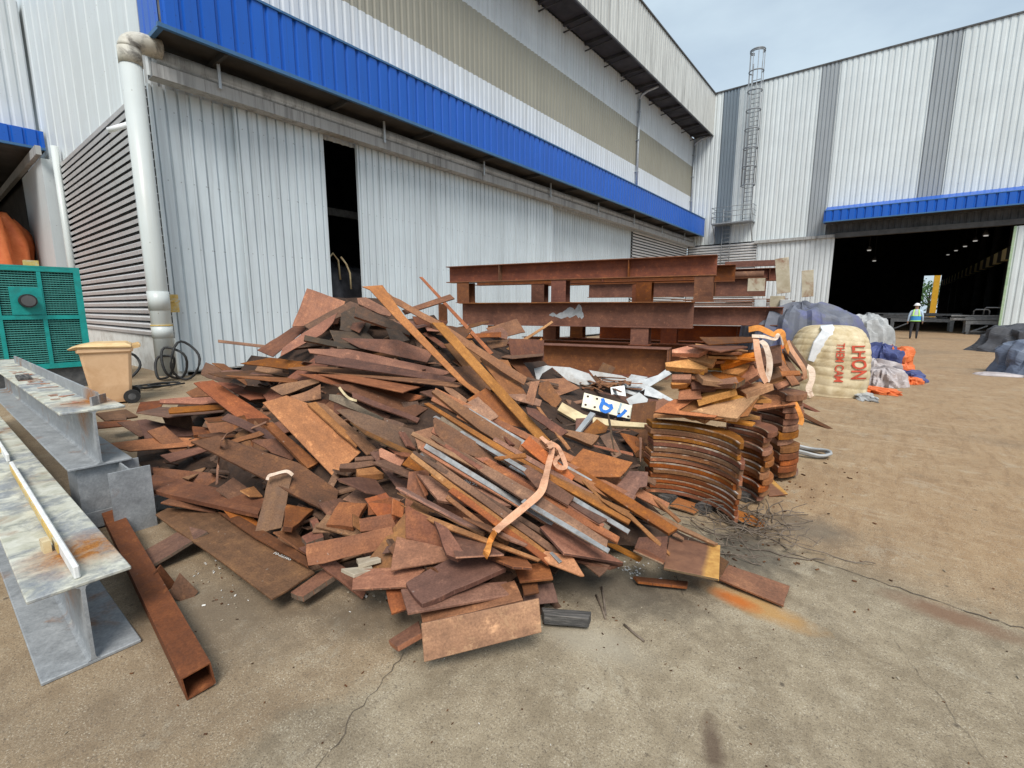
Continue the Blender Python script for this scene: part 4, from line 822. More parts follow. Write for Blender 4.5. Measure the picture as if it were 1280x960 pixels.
# ------------------------------------------------------------------ the scrap heap
PLATES=[
('steel_plate',[-4027,4072,1318,-3853,4440,1422,-3893,4468,1450,-4112,4090,1358],10,'d','dark brown medium thin bar behind the long flat bars by the girders',0),
('steel_plate',[-3991,4737,1204,-3778,5101,1280,-3966,5155,1457,-4164,4737,1335],14,'m','square rusty plate tilted up in front of the lowest stacked girder',0),
('steel_plate',[-4048,4565,1262,-3802,4732,1199,-3809,4769,1266,-3899,4750,1355,-4097,4543,1292],12,'m','rusty brown short flat strip behind the long flat bars by the girders',0),
('flat_bar',[-3950,4127,1236,-3650,4435,1252,-3671,4452,1309,-3983,4128,1288],14,'m','rusty brown medium flat bar behind the long flat bars by the girders',0),
('steel_plate',[-3777,4367,1102,-3627,4494,1138,-3640,4570,1219,-3873,4404,1193],12,'d','dark brown short flat plate behind the long flat bars by the girders',1),
('steel_plate',[-3390,4311,1016,-3173,4636,1039,-3357,4926,1048,-3797,4428,1009],10,'d','dark brown medium thin plate behind the long flat bars by the girders',1),
('steel_plate',[-3496,4446,930,-3222,4729,972,-3386,4965,1196,-3765,4707,1220],10,'d','dark brown medium thin plate behind the long flat bars by the girders',1),
('steel_plate',[-2816,4298,615,-2731,4762,674,-2981,4807,764,-3191,4439,764],8,'m','rusty brown medium thin plate between the cream plates and the curved plates',0),
('steel_plate',[-3223,4364,789,-3155,4469,763,-3468,4570,999,-3492,4365,974],12,'d','dark brown medium flat plate behind the long flat bars by the girders',1),
('steel_plate',[-2819,3586,746,-2748,3738,748,-3159,3779,991,-3193,3674,982],14,'d','dark brown medium flat strip in the jumble at the middle of the heap',1),
('steel_plate',[-2707,3505,724,-2495,3603,677,-2510,3658,728,-2680,3597,780,-2817,3489,776],16,'m','rusty brown short flat plate in or under the strapped bundle of bars',0),
('steel_plate',[-2776,3970,712,-2588,4010,570,-2551,4083,658,-2726,4080,851,-2788,4023,820],16,'m','short brown plate leaning behind the cream beam',0),
('steel_plate',[-2632,3546,700,-2554,3575,685,-2575,3701,905,-2652,3656,893],12,'l','small pale brown plate standing on end with drilled holes',0),
('flat_bar',[-3664,4620,1073,-3409,5212,1412,-3436,5220,1432,-3718,4607,1088],8,'l','thin brown stick leaning on the lowest girder',0),
('flat_bar',[-3504,4762,1047,-3400,4953,1204,-3422,4963,1225,-3550,4740,1045],8,'l','short thin stick beside the longer stick at the lowest girder',0),
('metal_sheet',[-3311,4700,721,-3290,4706,705,-3271,4766,797,-3178,4870,880,-3252,4827,896,-3369,4727,854],5,'w','curled end of white sheet metal under the lowest girder',0),
('metal_sheet',[-3194,5227,668,-3040,5283,607,-2846,5404,630,-2967,5398,754,-3202,5302,827,-3426,5182,840],4,'w','twisted white sheet metal strip under the lowest girder',0),
('metal_sheet',[-2987,5751,568,-2654,5903,566,-2618,5957,639,-2748,5922,688,-3167,5758,746],4,'w','flat white sheet metal between the girder and the silver bracket',0),
('metal_sheet',[-2520,5862,600,-2423,6023,686,-2695,6107,691,-2707,5845,569],4,'w','white sheet metal corner poking up behind the silver bracket',0),
('metal_sheet',[-2158,4995,429,-2064,5135,514,-2069,5183,558,-2190,5203,622,-2290,5072,548],6,'w','dirty white sheet below the silver bracket',0),
('steel_plate',[-2285,5583,520,-1978,5655,472,-1946,5683,487,-2245,5696,614,-2311,5678,622],8,'z','pointed silver plate right of the silver bracket',0),
('steel_bracket',[-2536,5616,439,-2343,5829,571,-2131,6098,750,-2215,6121,804,-2285,6014,727,-2628,5737,591],12,'z','long silver bracket arm reaching to the curved plates',0),
('steel_bracket',[-2543,5210,521,-2389,5299,505,-2445,5350,659,-2583,5247,633],30,'z','silver bracket end plate with slots above the marked cream plate',0),
('painted_beam',[-2447,3834,609,-2202,3843,517,-1956,3956,506,-1657,4109,504,-1637,4162,537,-1874,4047,543,-2104,3958,566,-2207,3927,584,-2446,3919,675],40,'cream','long cream painted beam lying under the plate with blue marks',0),
('painted_plate',[-2456,4322,556,-1968,4548,448,-1998,4673,562,-2503,4457,690],12,'cream2','cream painted plate with bolt holes and a blue spray mark',0),
('steel_channel',[-2088,3562,505,-2036,3568,510,-2007,3789,646,-2065,3801,653],25,'z','short galvanised channel propped under the cream plate',0),
('steel_plate',[-2025,5067,454,-1934,5063,435,-1848,5332,529,-2102,5264,550],10,'d','dark brown short thin plate between the cream plates and the curved plates',1),
('steel_plate',[-1946,3620,486,-1847,3713,511,-1859,3761,549,-1974,3767,601,-2021,3603,505],14,'m','five sided rusty plate below the cream beam',0),
('flat_bar',[-2084,3304,555,-1803,3362,481,-1785,3464,545,-2023,3369,576,-2112,3313,573],40,'m','thick rusty bar lying below the cream beam',0),
('steel_plate',[-1608,3369,407,-1562,3421,437,-1715,3524,573,-1782,3459,537],10,'d','dark brown short thin plate between the cream plates and the curved plates',1),
('steel_plate',[-1542,3647,394,-1548,3912,405,-1655,3899,463,-1755,3771,514],10,'m','rusty brown short thin plate between the cream plates and the curved plates',0),
('flat_bar',[-1754,3315,486,-1491,3480,423,-1506,3508,438,-1775,3329,500],14,'m','rusty brown short flat bar between the cream plates and the curved plates',0),
('steel_plate',[-1587,3749,424,-1487,3812,366,-1514,3873,402,-1612,3802,457],10,'d','dark brown short thin plate between the cream plates and the curved plates',1),
('flat_bar',[-1863,3077,500,-1851,3107,504,-2244,3237,765,-2269,3218,772],16,'m','long rusty rod leaning right of the long flat bars',0),
('steel_plate',[-5467,2776,1385,-5152,3179,1409,-5217,3332,1680,-5563,3045,1838],12,'m','large rusty plate standing on edge at the top left of the heap',0),
('steel_plate',[-5133,2811,1351,-5036,3344,1570,-5057,3432,1646,-5138,3349,1682,-5202,2782,1407],14,'d','dark brown medium flat bar on the crest of the heap before the white door',0),
('steel_plate',[-4860,3272,1649,-4637,3409,1529,-4549,3488,1501,-4565,3540,1556,-4854,3381,1726,-4907,3294,1714],14,'m','rusty plate on the crest just left of the long flat bars',0),
('steel_plate',[-4839,3006,1352,-4659,3221,1304,-4697,3350,1437,-4918,3261,1621,-4949,3100,1541],14,'k','blackened short flat plate on the crest of the heap before the white door',0),
('flat_bar',[-4263,3532,1291,-4288,3585,1359,-4652,3118,1636,-4596,3041,1507],40,'k','weathered grey notched bar at the crest of the heap',0),
('steel_plate',[-4461,2736,1186,-4378,3252,1156,-4667,3254,1314,-4775,2845,1360],14,'k','blackened medium flat plate on the crest of the heap before the white door',0),
('steel_plate',[-4194,3222,1212,-4184,3464,1243,-4333,3448,1351,-4398,3305,1377],10,'k','blackened short thin plate on the crest of the heap before the white door',0),
('steel_plate',[-5561,2400,1129,-5418,2506,1050,-5542,2998,1352,-5638,2940,1410],12,'d','dark plate leaning left beside the big upright plate',0),
('steel_plate',[-5141,2743,1326,-5140,2482,1168,-5091,2429,1083,-5031,2895,1301,-5054,3042,1414,-5113,3164,1551],12,'m','brown plate with a rounded corner sloping left from the crest',0),
('flat_bar',[-6323,2285,1187,-6113,2739,1100,-6123,2757,1136,-6336,2293,1220],10,'m','thin rusty bar sticking out left toward the white door',0),
('steel_plate',[-5067,2494,944,-4974,2748,962,-5002,2779,986,-5302,2430,1059,-5369,2132,1015],12,'m','thin plate jutting left out of the upper heap',0),
('steel_plate',[-4271,3633,1415,-4062,3875,1343,-4158,4036,1443,-4396,3682,1505],12,'d','dark brown medium flat plate on the crest of the heap before the white door',0),
('steel_plate',[-4060,3745,1302,-3798,3935,1234,-3790,4063,1344,-3978,3924,1390,-4170,3757,1414],12,'d','dark brown short flat plate behind the long flat bars by the girders',1),
('steel_plate',[-3496,3615,964,-3412,3911,1030,-3696,3961,1237,-3836,3654,1203],14,'d','dark brown medium flat plate behind the long flat bars by the girders',1),
('steel_plate',[-3065,3274,799,-2948,3620,804,-3352,3743,1006,-3467,3351,993],14,'d','dark brown medium flat plate in the jumble at the middle of the heap',1),
('steel_plate',[-2829,3535,748,-2754,3730,749,-3148,3935,1046,-3308,3664,1080],14,'m','rusty brown medium flat plate in the jumble at the middle of the heap',0),
('steel_plate',[-4328,2910,1182,-3815,3380,1023,-3835,3487,1126,-4146,3254,1260,-4517,2802,1289],12,'d','broad dark plate sloping right below the weathered grey bar',0),
('flat_bar',[-4702,2503,1272,-4498,2737,1195,-4322,2978,1152,-4382,2973,1213,-4524,2779,1248,-4731,2533,1321],30,'k','blackened bar poking left out of the upper heap',0),
('flat_bar',[-4534,2467,1156,-3525,3320,917,-3487,3441,940,-4362,2790,1180,-4585,2476,1187],14,'m','long brown plate topmost of the flat stack under the crest',0),
('flat_bar',[-4408,2443,1065,-3332,3272,867,-3324,3362,897,-4342,2658,1116,-4501,2490,1128],14,'d','long dark plate second from the top of the flat stack',0),
('flat_bar',[-3047,3054,881,-3113,3249,881,-4921,2714,975,-4872,2398,978],12,'m','long pointed plate in the flat stack, reaching furthest left',0),
('steel_plate',[-3196,2550,886,-3544,3117,839,-4147,2867,913,-4172,2335,982],12,'o','orange brown plate lying in the flat stack under the pointed plate',0),
('steel_plate',[-3799,2447,849,-3359,2756,753,-3310,2912,781,-4139,2377,976,-4293,2204,989],14,'m','lowest long plate of the flat stack',0),
('steel_plate',[-3637,2400,822,-3116,2617,674,-3130,2769,718,-3792,2487,904,-3919,2322,913],14,'d','dark brown medium flat strip in the flat stack below the crest',0),
('flat_bar',[-3472,2233,852,-3046,2574,637,-3059,2612,666,-3505,2257,893],20,'d','dark brown medium flat bar in the flat stack below the crest',0),
('flat_bar',[-3794,2211,803,-3397,2458,613,-3407,2490,638,-3776,2299,836,-3823,2240,842],16,'g','grey bar with a pale worn end under the flat stack',0),
('steel_plate',[-3168,2321,674,-3075,2440,624,-3093,2470,644,-3198,2345,702],16,'d','dark brown short flat strip in the jumble at the middle of the heap',0),
('steel_plate',[-5086,1860,919,-5265,2722,798,-5664,2459,890,-5287,1793,955],10,'d','dark brown medium thin plate in the flat stack below the crest',0),
('steel_plate',[-5473,1967,916,-5217,2397,873,-5699,2215,913,-5676,2063,921],12,'m','rusty brown medium flat plate in the left spread of scrap by the yellow bin',0),
('steel_plate',[-4877,2206,869,-4756,2424,833,-5054,2613,830,-5191,1919,927],12,'m','rusty brown medium flat plate in the flat stack below the crest',1),
('steel_plate',[-7224,1315,261,-7278,1638,256,-7537,1583,320,-7495,1281,327],25,'d','dark brown short flat plate in the left spread of scrap by the yellow bin',1),
('steel_plate',[-7258,1341,263,-7182,1495,245,-7257,1525,274,-7364,1483,310,-7369,1368,304],30,'d','dark brown short thick plate in the left spread of scrap by the yellow bin',1),
('steel_plate',[-6773,1156,279,-6819,1544,242,-7007,1496,271,-7009,1187,306],16,'d','dark brown medium flat plate in the left spread of scrap by the yellow bin',1),
('steel_plate',[-6923,1544,368,-6822,1755,374,-7018,1860,458,-7128,1642,453],14,'d','dark brown short flat plate in the left spread of scrap by the yellow bin',1),
('steel_plate',[-5040,2065,673,-5163,2396,634,-5681,2154,771,-5679,1994,800],12,'m','rusty brown medium flat plate in the flat stack below the crest',1),
('steel_plate',[-4695,1884,487,-4750,2133,497,-5527,1914,847,-5503,1721,847],14,'m','wide brown plate sloping to the right behind the left spread',0),
('steel_plate',[-5760,1777,657,-5768,2011,632,-5944,1964,756,-5830,1749,707],12,'m','rusty brown short flat plate in the left spread of scrap by the yellow bin',0),
('steel_plate',[-4829,1596,558,-4770,1910,532,-4887,1934,565,-4917,1595,583],12,'d','dark brown short flat strip in the left spread of scrap by the yellow bin',0),
('steel_plate',[-4579,1799,481,-4549,1930,478,-4735,1943,545,-4747,1838,543],12,'d','dark brown short flat plate in the jumble at the middle of the heap',1),
('steel_plate',[-5538,1483,521,-5711,2253,439,-6196,1598,520,-5921,1320,546],10,'d','thin dark plate under two short bars near the yellow bin',0),
('flat_bar',[-5505,1482,567,-5298,2064,558,-5373,2076,588,-5601,1536,610,-5566,1498,593],18,'m','lower of two short bars stacked on the thin plate near the bin',0),
('flat_bar',[-6239,1613,559,-6015,1966,517,-5940,2245,530,-6176,1987,593,-6301,1630,590],22,'m','upper of two short bars stacked near the bin, with a grey end',0),
('steel_plate',[-6210,1392,224,-6236,1461,231,-6514,1461,351,-6517,1277,363],12,'d','dark brown medium flat plate in the left spread of scrap by the yellow bin',1),
('flat_bar',[-5734,1323,304,-5579,1684,286,-5602,1766,299,-6116,1441,425,-6135,1368,426],14,'d','dark flat plate in the left spread over the orange strip',0),
('steel_plate',[-5184,1581,377,-5146,1741,359,-5240,1797,394,-5338,1620,435],30,'d','dark brown short thick plate in the left spread of scrap by the yellow bin',1),
('flat_bar',[-5424,1127,278,-5241,1571,258,-5306,1742,290,-5545,1400,334,-5666,979,338],10,'o','long orange strip lying level over the dark hollow',0),
('steel_plate',[-4800,1264,267,-4887,1598,278,-5023,1557,292,-5023,1252,290],12,'m','rusty brown short flat plate around the dark hollow left of the heap',1),
('steel_plate',[-4912,1066,171,-4947,1219,170,-5082,1241,177,-5109,1002,181],12,'d','dark brown short flat plate around the dark hollow left of the heap',1),
('steel_plate',[-4350,1250,218,-4406,1376,239,-4475,1437,248,-4557,1228,210],14,'l','small pale triangular plate at the edge of the dark hollow',0),
('steel_plate',[-4420,867,148,-4419,1094,107,-4876,1100,187,-4914,949,222],12,'d','dark brown medium flat plate around the dark hollow left of the heap',0),
('steel_plate',[-4783,1520,440,-4794,1826,390,-5010,1749,401,-4898,1526,438],20,'d','dark brown short flat plate in the left spread of scrap by the yellow bin',1),
('steel_plate',[-3293,1369,452,-2758,1597,229,-2911,1721,334,-3260,1625,492,-3758,1296,674,-3808,1133,664],20,'d','long dark plate with flaking scale, sloping right beside the hollow',0),
('steel_plate',[-3792,1685,450,-3658,1776,386,-3682,1859,428,-3864,1790,531,-3965,1596,539],12,'d','dark brown short flat plate around the dark hollow left of the heap',1),
('steel_plate',[-3939,1422,543,-3945,1708,565,-4002,1696,593,-3980,1410,562],18,'m','rusty brown short flat bar around the dark hollow left of the heap',0),
('steel_plate',[-3428,1346,279,-3415,1428,256,-3565,1434,294,-3520,1319,310],12,'m','rusty brown short flat plate around the dark hollow left of the heap',1),
('steel_plate',[-3020,1187,165,-2421,1219,161,-2530,1272,163,-3396,1257,170,-3595,1191,170],14,'d','narrow brown plate behind the big front left plate',0),
('steel_plate',[-4024,1010,254,-3217,1303,219,-3415,1447,237,-4488,1064,285,-4345,924,270],35,'d','thick dark plank of steel with a faded green mark',0),
('flat_bar',[-3665,1203,140,-3697,1226,141,-3977,1019,229,-3933,946,235],14,'d','dark brown medium flat bar around the dark hollow left of the heap',0),
('steel_plate',[-2723,1243,306,-2693,1278,293,-2952,1561,237,-3068,1426,288],35,'m','square thick block right of the upright purple brown plate',0),
('steel_plate',[-2607,1309,134,-2705,1366,142,-2831,1347,220,-2729,1185,286],12,'m','rusty brown short flat plate on the concrete in front of the left spread',0),
('steel_plate',[-2559,1293,230,-2548,1398,232,-2816,1498,237,-2823,1451,236,-2665,1397,233,-2652,1312,231],35,'m','small L shaped offcut beside the thick block',0),
('flat_bar',[-2342,983,120,-2397,1245,126,-3681,1219,136,-4052,1019,135,-4002,925,132],14,'d','largest flat plate at the front left with a chalk scrawl',0),
('steel_plate',[-3074,1208,142,-2986,1350,177,-3146,1520,459,-3242,1406,453],10,'p','upright plate, orange above and purple below, with a pale strip on top',0),
('flat_bar',[-3349,692,50,-3362,1041,152,-3609,1007,130,-3610,721,46],22,'p','short purple brown bar crossing the big front left plate',0),
('steel_plate',[-3068,720,-29,-3107,776,8,-3117,718,152,-3080,663,121],10,'d','small dark offcut leaning by the square tube, the left one of two',0),
('steel_plate',[-2891,763,-27,-2898,821,16,-2969,765,138,-2940,690,42],10,'d','small dark offcut leaning by the square tube, the right one of two',0),
('flat_bar',[-2270,1101,100,-2292,1333,121,-2408,1328,121,-2359,1080,98],35,'m','short thick bar at the tip of the big front left plate',0),
('steel_plate',[-3063,2064,659,-2811,2180,541,-2691,2272,502,-2842,2357,648,-3279,2072,813,-3329,1993,809],14,'d','big dark plate sloping right under the flat stack',0),
('steel_plate',[-2981,2007,667,-2613,2158,518,-2610,2203,536,-2999,2032,688,-3133,1984,745],20,'d','dark brown medium flat strip in the jumble at the middle of the heap',1),
('flat_bar',[-3032,2061,485,-3034,2182,474,-3699,2110,797,-3725,2042,817],16,'m','rusty brown medium flat bar in the jumble at the middle of the heap',1),
('flat_bar',[-3163,2045,523,-3172,2091,535,-3662,2008,830,-3678,1937,829],20,'o','narrow orange bar along the right edge of the big orange plate',0),
('flat_bar',[-3375,1757,382,-3394,1854,403,-3890,1751,671,-3904,1690,672],30,'m','thick bar along the left edge of the big orange plate',0),
('steel_plate',[-3137,1825,349,-3169,2089,471,-3708,1970,817,-3853,1866,883,-3893,1687,845],16,'o','big orange plate sloping down in the left middle of the heap',0),
('flat_bar',[-4724,2243,725,-4638,2603,822,-4678,2615,864,-4820,2278,828,-4840,2184,801],25,'m','short bar resting above the big orange plate',0),
('steel_plate',[-4418,2227,694,-4326,2437,712,-4431,2505,838,-4446,2361,783,-4489,2208,748],16,'m','bent offcut with a dark side above the big orange plate',0),
('steel_plate',[-2725,2196,586,-2706,2265,541,-2853,2281,655,-2831,2214,666],20,'d','small dark block with a pale blue end in the centre of the heap',0),
('steel_plate',[-2581,2181,583,-2476,2355,582,-2668,2411,695,-2723,2258,676],12,'m','rusty brown short flat plate in the jumble at the middle of the heap',1),
('steel_plate',[-2291,2201,599,-2285,2330,568,-2361,2345,606,-2402,2249,648],10,'d','dark brown short thin plate in the jumble at the middle of the heap',0),
('steel_plate',[-2981,1913,483,-2903,2062,473,-2948,2074,495,-3012,1934,500],25,'p','purple brown short flat strip in the jumble at the middle of the heap',0),
('steel_plate',[-2999,1796,453,-2924,1889,443,-2868,2013,452,-2908,2017,474,-3032,1818,476],45,'p','thick purple grey block left of the small orange topped block',0),
('steel_plate',[-2756,1788,459,-2685,1951,441,-2825,1966,456,-2855,1836,467],45,'o','small orange topped block with a dark front',0),
('steel_plate',[-2489,1663,444,-2418,1777,398,-2777,1928,408,-2727,1603,500],12,'d','dark brown medium flat plate in the jumble at the middle of the heap',1),
('steel_plate',[-2770,1979,541,-2619,2038,481,-2642,2103,517,-2817,2030,586,-2820,2008,579],30,'o','stubby orange block in the centre under the big dark plate',0),
('steel_plate',[-2632,2062,557,-2589,2116,543,-2689,2188,543,-2700,2049,568],10,'m','rusty brown short thin plate in the jumble at the middle of the heap',1),
('steel_plate',[-2349,2021,496,-2337,2080,496,-2536,2073,583,-2489,1956,551],12,'m','rusty brown short flat plate in the jumble at the middle of the heap',1),
('steel_plate',[-2188,2019,502,-2073,2081,478,-2193,2094,533,-2286,2119,581,-2422,2079,621,-2429,2045,611],12,'p','dark purple plate with a bright upper edge',0),
('flat_bar',[-2192,1997,511,-2178,2021,507,-2411,2069,614,-2418,2036,613],12,'s','bright worn edge strip on the dark purple plate',0),
('flat_bar',[-2313,2216,564,-2313,2248,572,-2525,2226,648,-2529,2209,646],10,'s','short bright rod above the numbered plate',0),
('steel_plate',[-2153,2032,558,-1996,2032,503,-1743,2091,438,-1685,2112,425,-1709,2149,448,-1888,2124,501,-2013,2218,581,-2218,2164,631,-2239,2094,611],14,'p','dark plate with a white chalk number',0),
('flat_bar',[-1846,2117,480,-1839,2133,485,-2038,2178,593,-2043,2152,583],12,'d','dark brown short flat bar in the jumble at the middle of the heap',0),
('flat_bar',[-1788,2182,470,-1792,2218,482,-1986,2205,551,-1992,2193,549],14,'g','small steel strip with a grey end beside the numbered plate',0),
('flat_bar',[-2332,1951,477,-2391,2048,473,-2656,1928,557,-2634,1821,572],16,'p','dark bar leading to the bent brown plate in the centre',0),
('steel_plate',[-2160,1873,433,-2165,1900,434,-2264,1937,523,-2279,1898,541],14,'m','rusty brown short flat strip in the jumble at the middle of the heap',0),
('steel_plate',[-2011,1840,457,-1767,1986,426,-1653,2103,427,-1839,2098,484,-2092,2001,532,-2263,1891,551],25,'m','thick reddish plate with pointed end in the centre of the heap',0),
('steel_plate',[-2866,2850,741,-2817,3020,730,-3316,3100,837,-3315,2833,838],12,'d','dark brown medium flat plate in the jumble at the middle of the heap',1),
('flat_bar',[-3152,2999,854,-2960,3014,736,-2929,3085,764,-3161,3044,891,-3181,3011,881],16,'m','short channel offcut above the bundle of bars',0),
('steel_plate',[-1953,2467,671,-2046,2899,513,-2285,2886,638,-2376,2732,756],14,'d','dark brown medium flat plate in the jumble at the middle of the heap',1),
('steel_plate',[-2280,3117,720,-1965,3132,576,-1936,3199,609,-2252,3187,755,-2333,3154,772],14,'d','dark brown short flat strip between the cream plates and the curved plates',0),
('flat_bar',[-2873,2601,915,-1024,2965,263,-1019,3021,300,-2885,2638,946],16,'m','rusty brown long flat bar between the cream plates and the curved plates',1),
('flat_bar',[-2675,2397,903,-1189,2803,330,-1188,2858,366,-2684,2426,929],16,'r','reddish long flat bar between the cream plates and the curved plates',1),
('flat_bar',[-2414,2509,815,-1037,2719,283,-1034,2760,306,-2424,2554,848],16,'s','bright edged long flat bar between the cream plates and the curved plates',0),
('flat_bar',[-2445,2436,798,-1047,2710,294,-1045,2756,322,-2457,2482,832],16,'r','reddish long flat bar between the cream plates and the curved plates',1),
('flat_bar',[-2085,2431,683,-1365,2541,407,-1366,2582,430,-2091,2462,702],16,'m','rusty brown medium flat bar between the cream plates and the curved plates',0),
('flat_bar',[-2148,2337,669,-1127,2573,327,-1130,2626,353,-2158,2368,688],16,'m','rusty brown long flat bar between the cream plates and the curved plates',1),
('flat_bar',[-2313,2213,773,-1388,2459,404,-1390,2501,427,-2325,2253,801],16,'d','dark brown long flat bar in or under the strapped bundle of bars',0),
('flat_bar',[-2367,2192,831,-1168,2401,294,-1166,2436,312,-2374,2225,852],16,'g','grey brown long flat bar in or under the strapped bundle of bars',0),
('flat_bar',[-2294,2043,750,-1263,2268,324,-1264,2306,342,-2302,2069,766],16,'p','purple brown long flat bar in the jumble at the middle of the heap',0),
('flat_bar',[-2387,2135,757,-1183,2346,310,-1182,2397,337,-2398,2172,782],16,'r','reddish long flat bar in or under the strapped bundle of bars',0),
('flat_bar',[-2394,1963,771,-1208,2308,321,-1211,2344,338,-2404,1988,788],16,'l','light brown long flat bar in the jumble at the middle of the heap',1),
('flat_bar',[-2266,2051,734,-1160,2191,310,-1160,2222,324,-2274,2078,750],16,'p','purple brown long flat bar in or under the strapped bundle of bars',0),
('flat_bar',[-2281,1938,697,-1270,2173,303,-1273,2208,318,-2298,1983,722],16,'r','reddish long flat bar in the jumble at the middle of the heap',0),
('flat_bar',[-2261,1953,711,-1398,2149,357,-1400,2180,373,-2271,1985,730],16,'s','bright edged long flat bar in the jumble at the middle of the heap',0),
('flat_bar',[-2284,1877,686,-1238,2094,268,-1240,2130,283,-2294,1903,700],16,'d','dark brown long flat bar in the jumble at the middle of the heap',0),
('flat_bar',[-2135,1914,622,-1251,1987,286,-1251,2025,301,-2145,1959,643],16,'m','rusty brown long flat bar in the jumble at the middle of the heap',0),
('flat_bar',[-2261,1836,682,-1360,1932,287,-1360,1971,302,-2269,1866,697],16,'l','light brown long flat bar in the jumble at the middle of the heap',1),
('flat_bar',[-2082,1845,594,-1305,1910,299,-1306,1959,319,-2092,1886,614],16,'m','rusty brown medium flat bar in the jumble at the middle of the heap',1),
('flat_bar',[-1922,1844,534,-1254,1901,281,-1254,1934,294,-1928,1881,551],16,'m','rusty brown medium flat bar in the jumble at the middle of the heap',1),
('flat_bar',[-1929,1819,498,-1492,1846,329,-1493,1874,340,-1933,1846,510],16,'p','purple brown medium flat bar in the jumble at the middle of the heap',0),
('flat_bar',[-4143,2933,1783,-3790,2973,1497,-3042,3089,918,-2225,3330,377,-2220,3399,428,-2996,3138,916,-3758,3047,1528,-4091,3053,1833,-4216,2891,1815],14,'l','left one of three very long flat bars crossing the heap',0),
('flat_bar',[-2107,3059,512,-2078,3156,522,-3595,3421,1451,-3649,3316,1453],14,'l','middle one of three very long flat bars crossing the heap',0),
('flat_bar',[-4193,3213,1674,-3727,3408,1424,-3477,3484,1263,-2774,3722,833,-2785,3790,905,-3698,3473,1456,-4193,3268,1726,-4391,3192,1839],14,'l','right one of three very long flat bars, ending by the pale plate',0),
('flat_bar',[-4101,3339,1534,-3898,3899,1707,-3965,3889,1757,-4150,3340,1577],18,'m','short bar lying across the tops of the long flat bars',0),
('flat_bar',[-3611,4168,1061,-3598,4225,1076,-4803,4218,2000,-4823,4181,1999],10,'m','thin rod standing out of the crest against the white door',0),
('steel_plate',[-2326,2681,741,-2296,2762,762,-2569,2823,880,-2601,2671,832],12,'m','brown end plate tucked beside the long flat bars',0),
('flat_bar',[-2221,2451,727,-1931,2511,601,-1950,2591,660,-2671,2458,983,-2689,2416,968],35,'m','thick rusty bar on the left of the strapped bundle',0),
('steel_channel',[-2270,2061,782,-2177,2093,691,-1917,2281,584,-1935,2303,643,-2306,2092,885,-2304,2078,860],14,'d','dark steel channel in the strapped bundle with a bright edge',0),
('flat_bar',[-1788,2403,562,-1076,2489,335,-1076,2520,349,-1789,2449,583,-2682,2382,886,-2704,2353,882],18,'m','long bar in the strapped bundle ending in a burred tip',0),
('flat_bar',[-978,2257,397,-977,2285,409,-1656,2268,611,-2450,2240,845,-2458,2216,836],16,'s','long bar with a bright ground edge in the strapped bundle',0),
('flat_bar',[-1661,2295,542,-1659,2315,550,-1821,2303,595,-1823,2283,586],16,'s','short bright bar lying on the strapped bundle',0),
('steel_plate',[-1542,2188,548,-1314,2187,492,-1315,2255,522,-1675,2293,628,-1725,2255,623],12,'d','dark brown medium flat bar in or under the strapped bundle of bars',0),
('flat_bar',[-1505,2159,483,-998,2175,373,-1003,2213,388,-1528,2224,511,-2176,2262,672,-2187,2226,661],18,'m','long brown bar in the middle of the strapped bundle',0),
('steel_channel',[-1119,2192,441,-1099,2254,447,-1359,2254,497,-1396,2231,501],14,'d','dark hollow channel end in the strapped bundle',0),
('flat_bar',[-1509,2069,497,-1017,2074,387,-1025,2114,403,-1502,2153,525,-2126,2155,668,-2153,2108,657],20,'m','long reddish bar low in the strapped bundle',0),
('flat_bar',[-992,2051,371,-993,2080,380,-1535,2072,514,-1539,2039,504],14,'s','lowest long bar of the strapped bundle, with a bright steel edge',0),
('flat_bar',[-1843,2207,655,-1720,2354,655,-1764,2386,668,-1877,2204,661],16,'l','short bar with a white end laid across the strapped bundle',0),
('steel_plate',[-1525,2556,451,-1525,2620,493,-1869,2571,720,-1877,2489,673],16,'o','orange edged plate under the knot of the pale strap',0),
('flat_bar',[-910,2880,252,-904,2916,250,-1098,3003,315,-1127,2981,324],14,'m','rusty brown short flat bar at the right foot of the strapped bundle',0),
('flat_bar',[-913,2848,221,-678,2832,194,-658,2851,198,-912,2888,234,-1146,2928,269],18,'m','long thin bar reaching right toward the tangle of wire',0),
('steel_plate',[-1644,2765,535,-1603,2646,462,-1294,2832,478,-1280,2970,546,-1623,2900,599],14,'m','large square plate behind the strapped bundle',0),
('steel_plate',[-1332,2818,392,-1179,2787,346,-1197,2902,407,-1152,2937,415,-1191,3049,478,-1310,2995,475],12,'d','dark plate with a cut corner beside the curved plates',0),
('steel_plate',[-917,2796,197,-846,2782,189,-840,2804,195,-911,2821,204],14,'m','rusty brown short flat strip at the right foot of the strapped bundle',0),
('flat_bar',[-1482,2679,462,-1110,2616,365,-867,2580,304,-838,2642,324,-1130,2693,401,-1582,2750,511,-1651,2729,515],25,'m','widest long bar, rightmost of the strapped bundle',0),
('flat_bar',[-1282,2548,400,-1085,2523,358,-798,2401,269,-795,2425,276,-1092,2555,369,-1262,2564,401,-1584,2705,503,-1622,2698,507],12,'l','bent thin bar crossing the right end of the strapped bundle',0),
('flat_bar',[-943,2355,212,-965,2447,181,-1133,2453,204,-1156,2381,235],16,'o','short orange bar tip at the lower right of the bundle',0),
('steel_plate',[-2301,1486,300,-2178,1655,297,-2223,1650,378,-2327,1498,369],10,'m','rusty brown short thin plate in the jumble at the middle of the heap',1),
('steel_plate',[-2383,1598,340,-2290,1719,342,-2327,1740,428,-2409,1620,412],10,'m','small flaking plate behind the wide reddish plate',0),
('steel_plate',[-2443,1524,278,-2548,1709,339,-2705,1593,345,-2583,1433,286],35,'m','square thick block above the wide reddish plate',0),
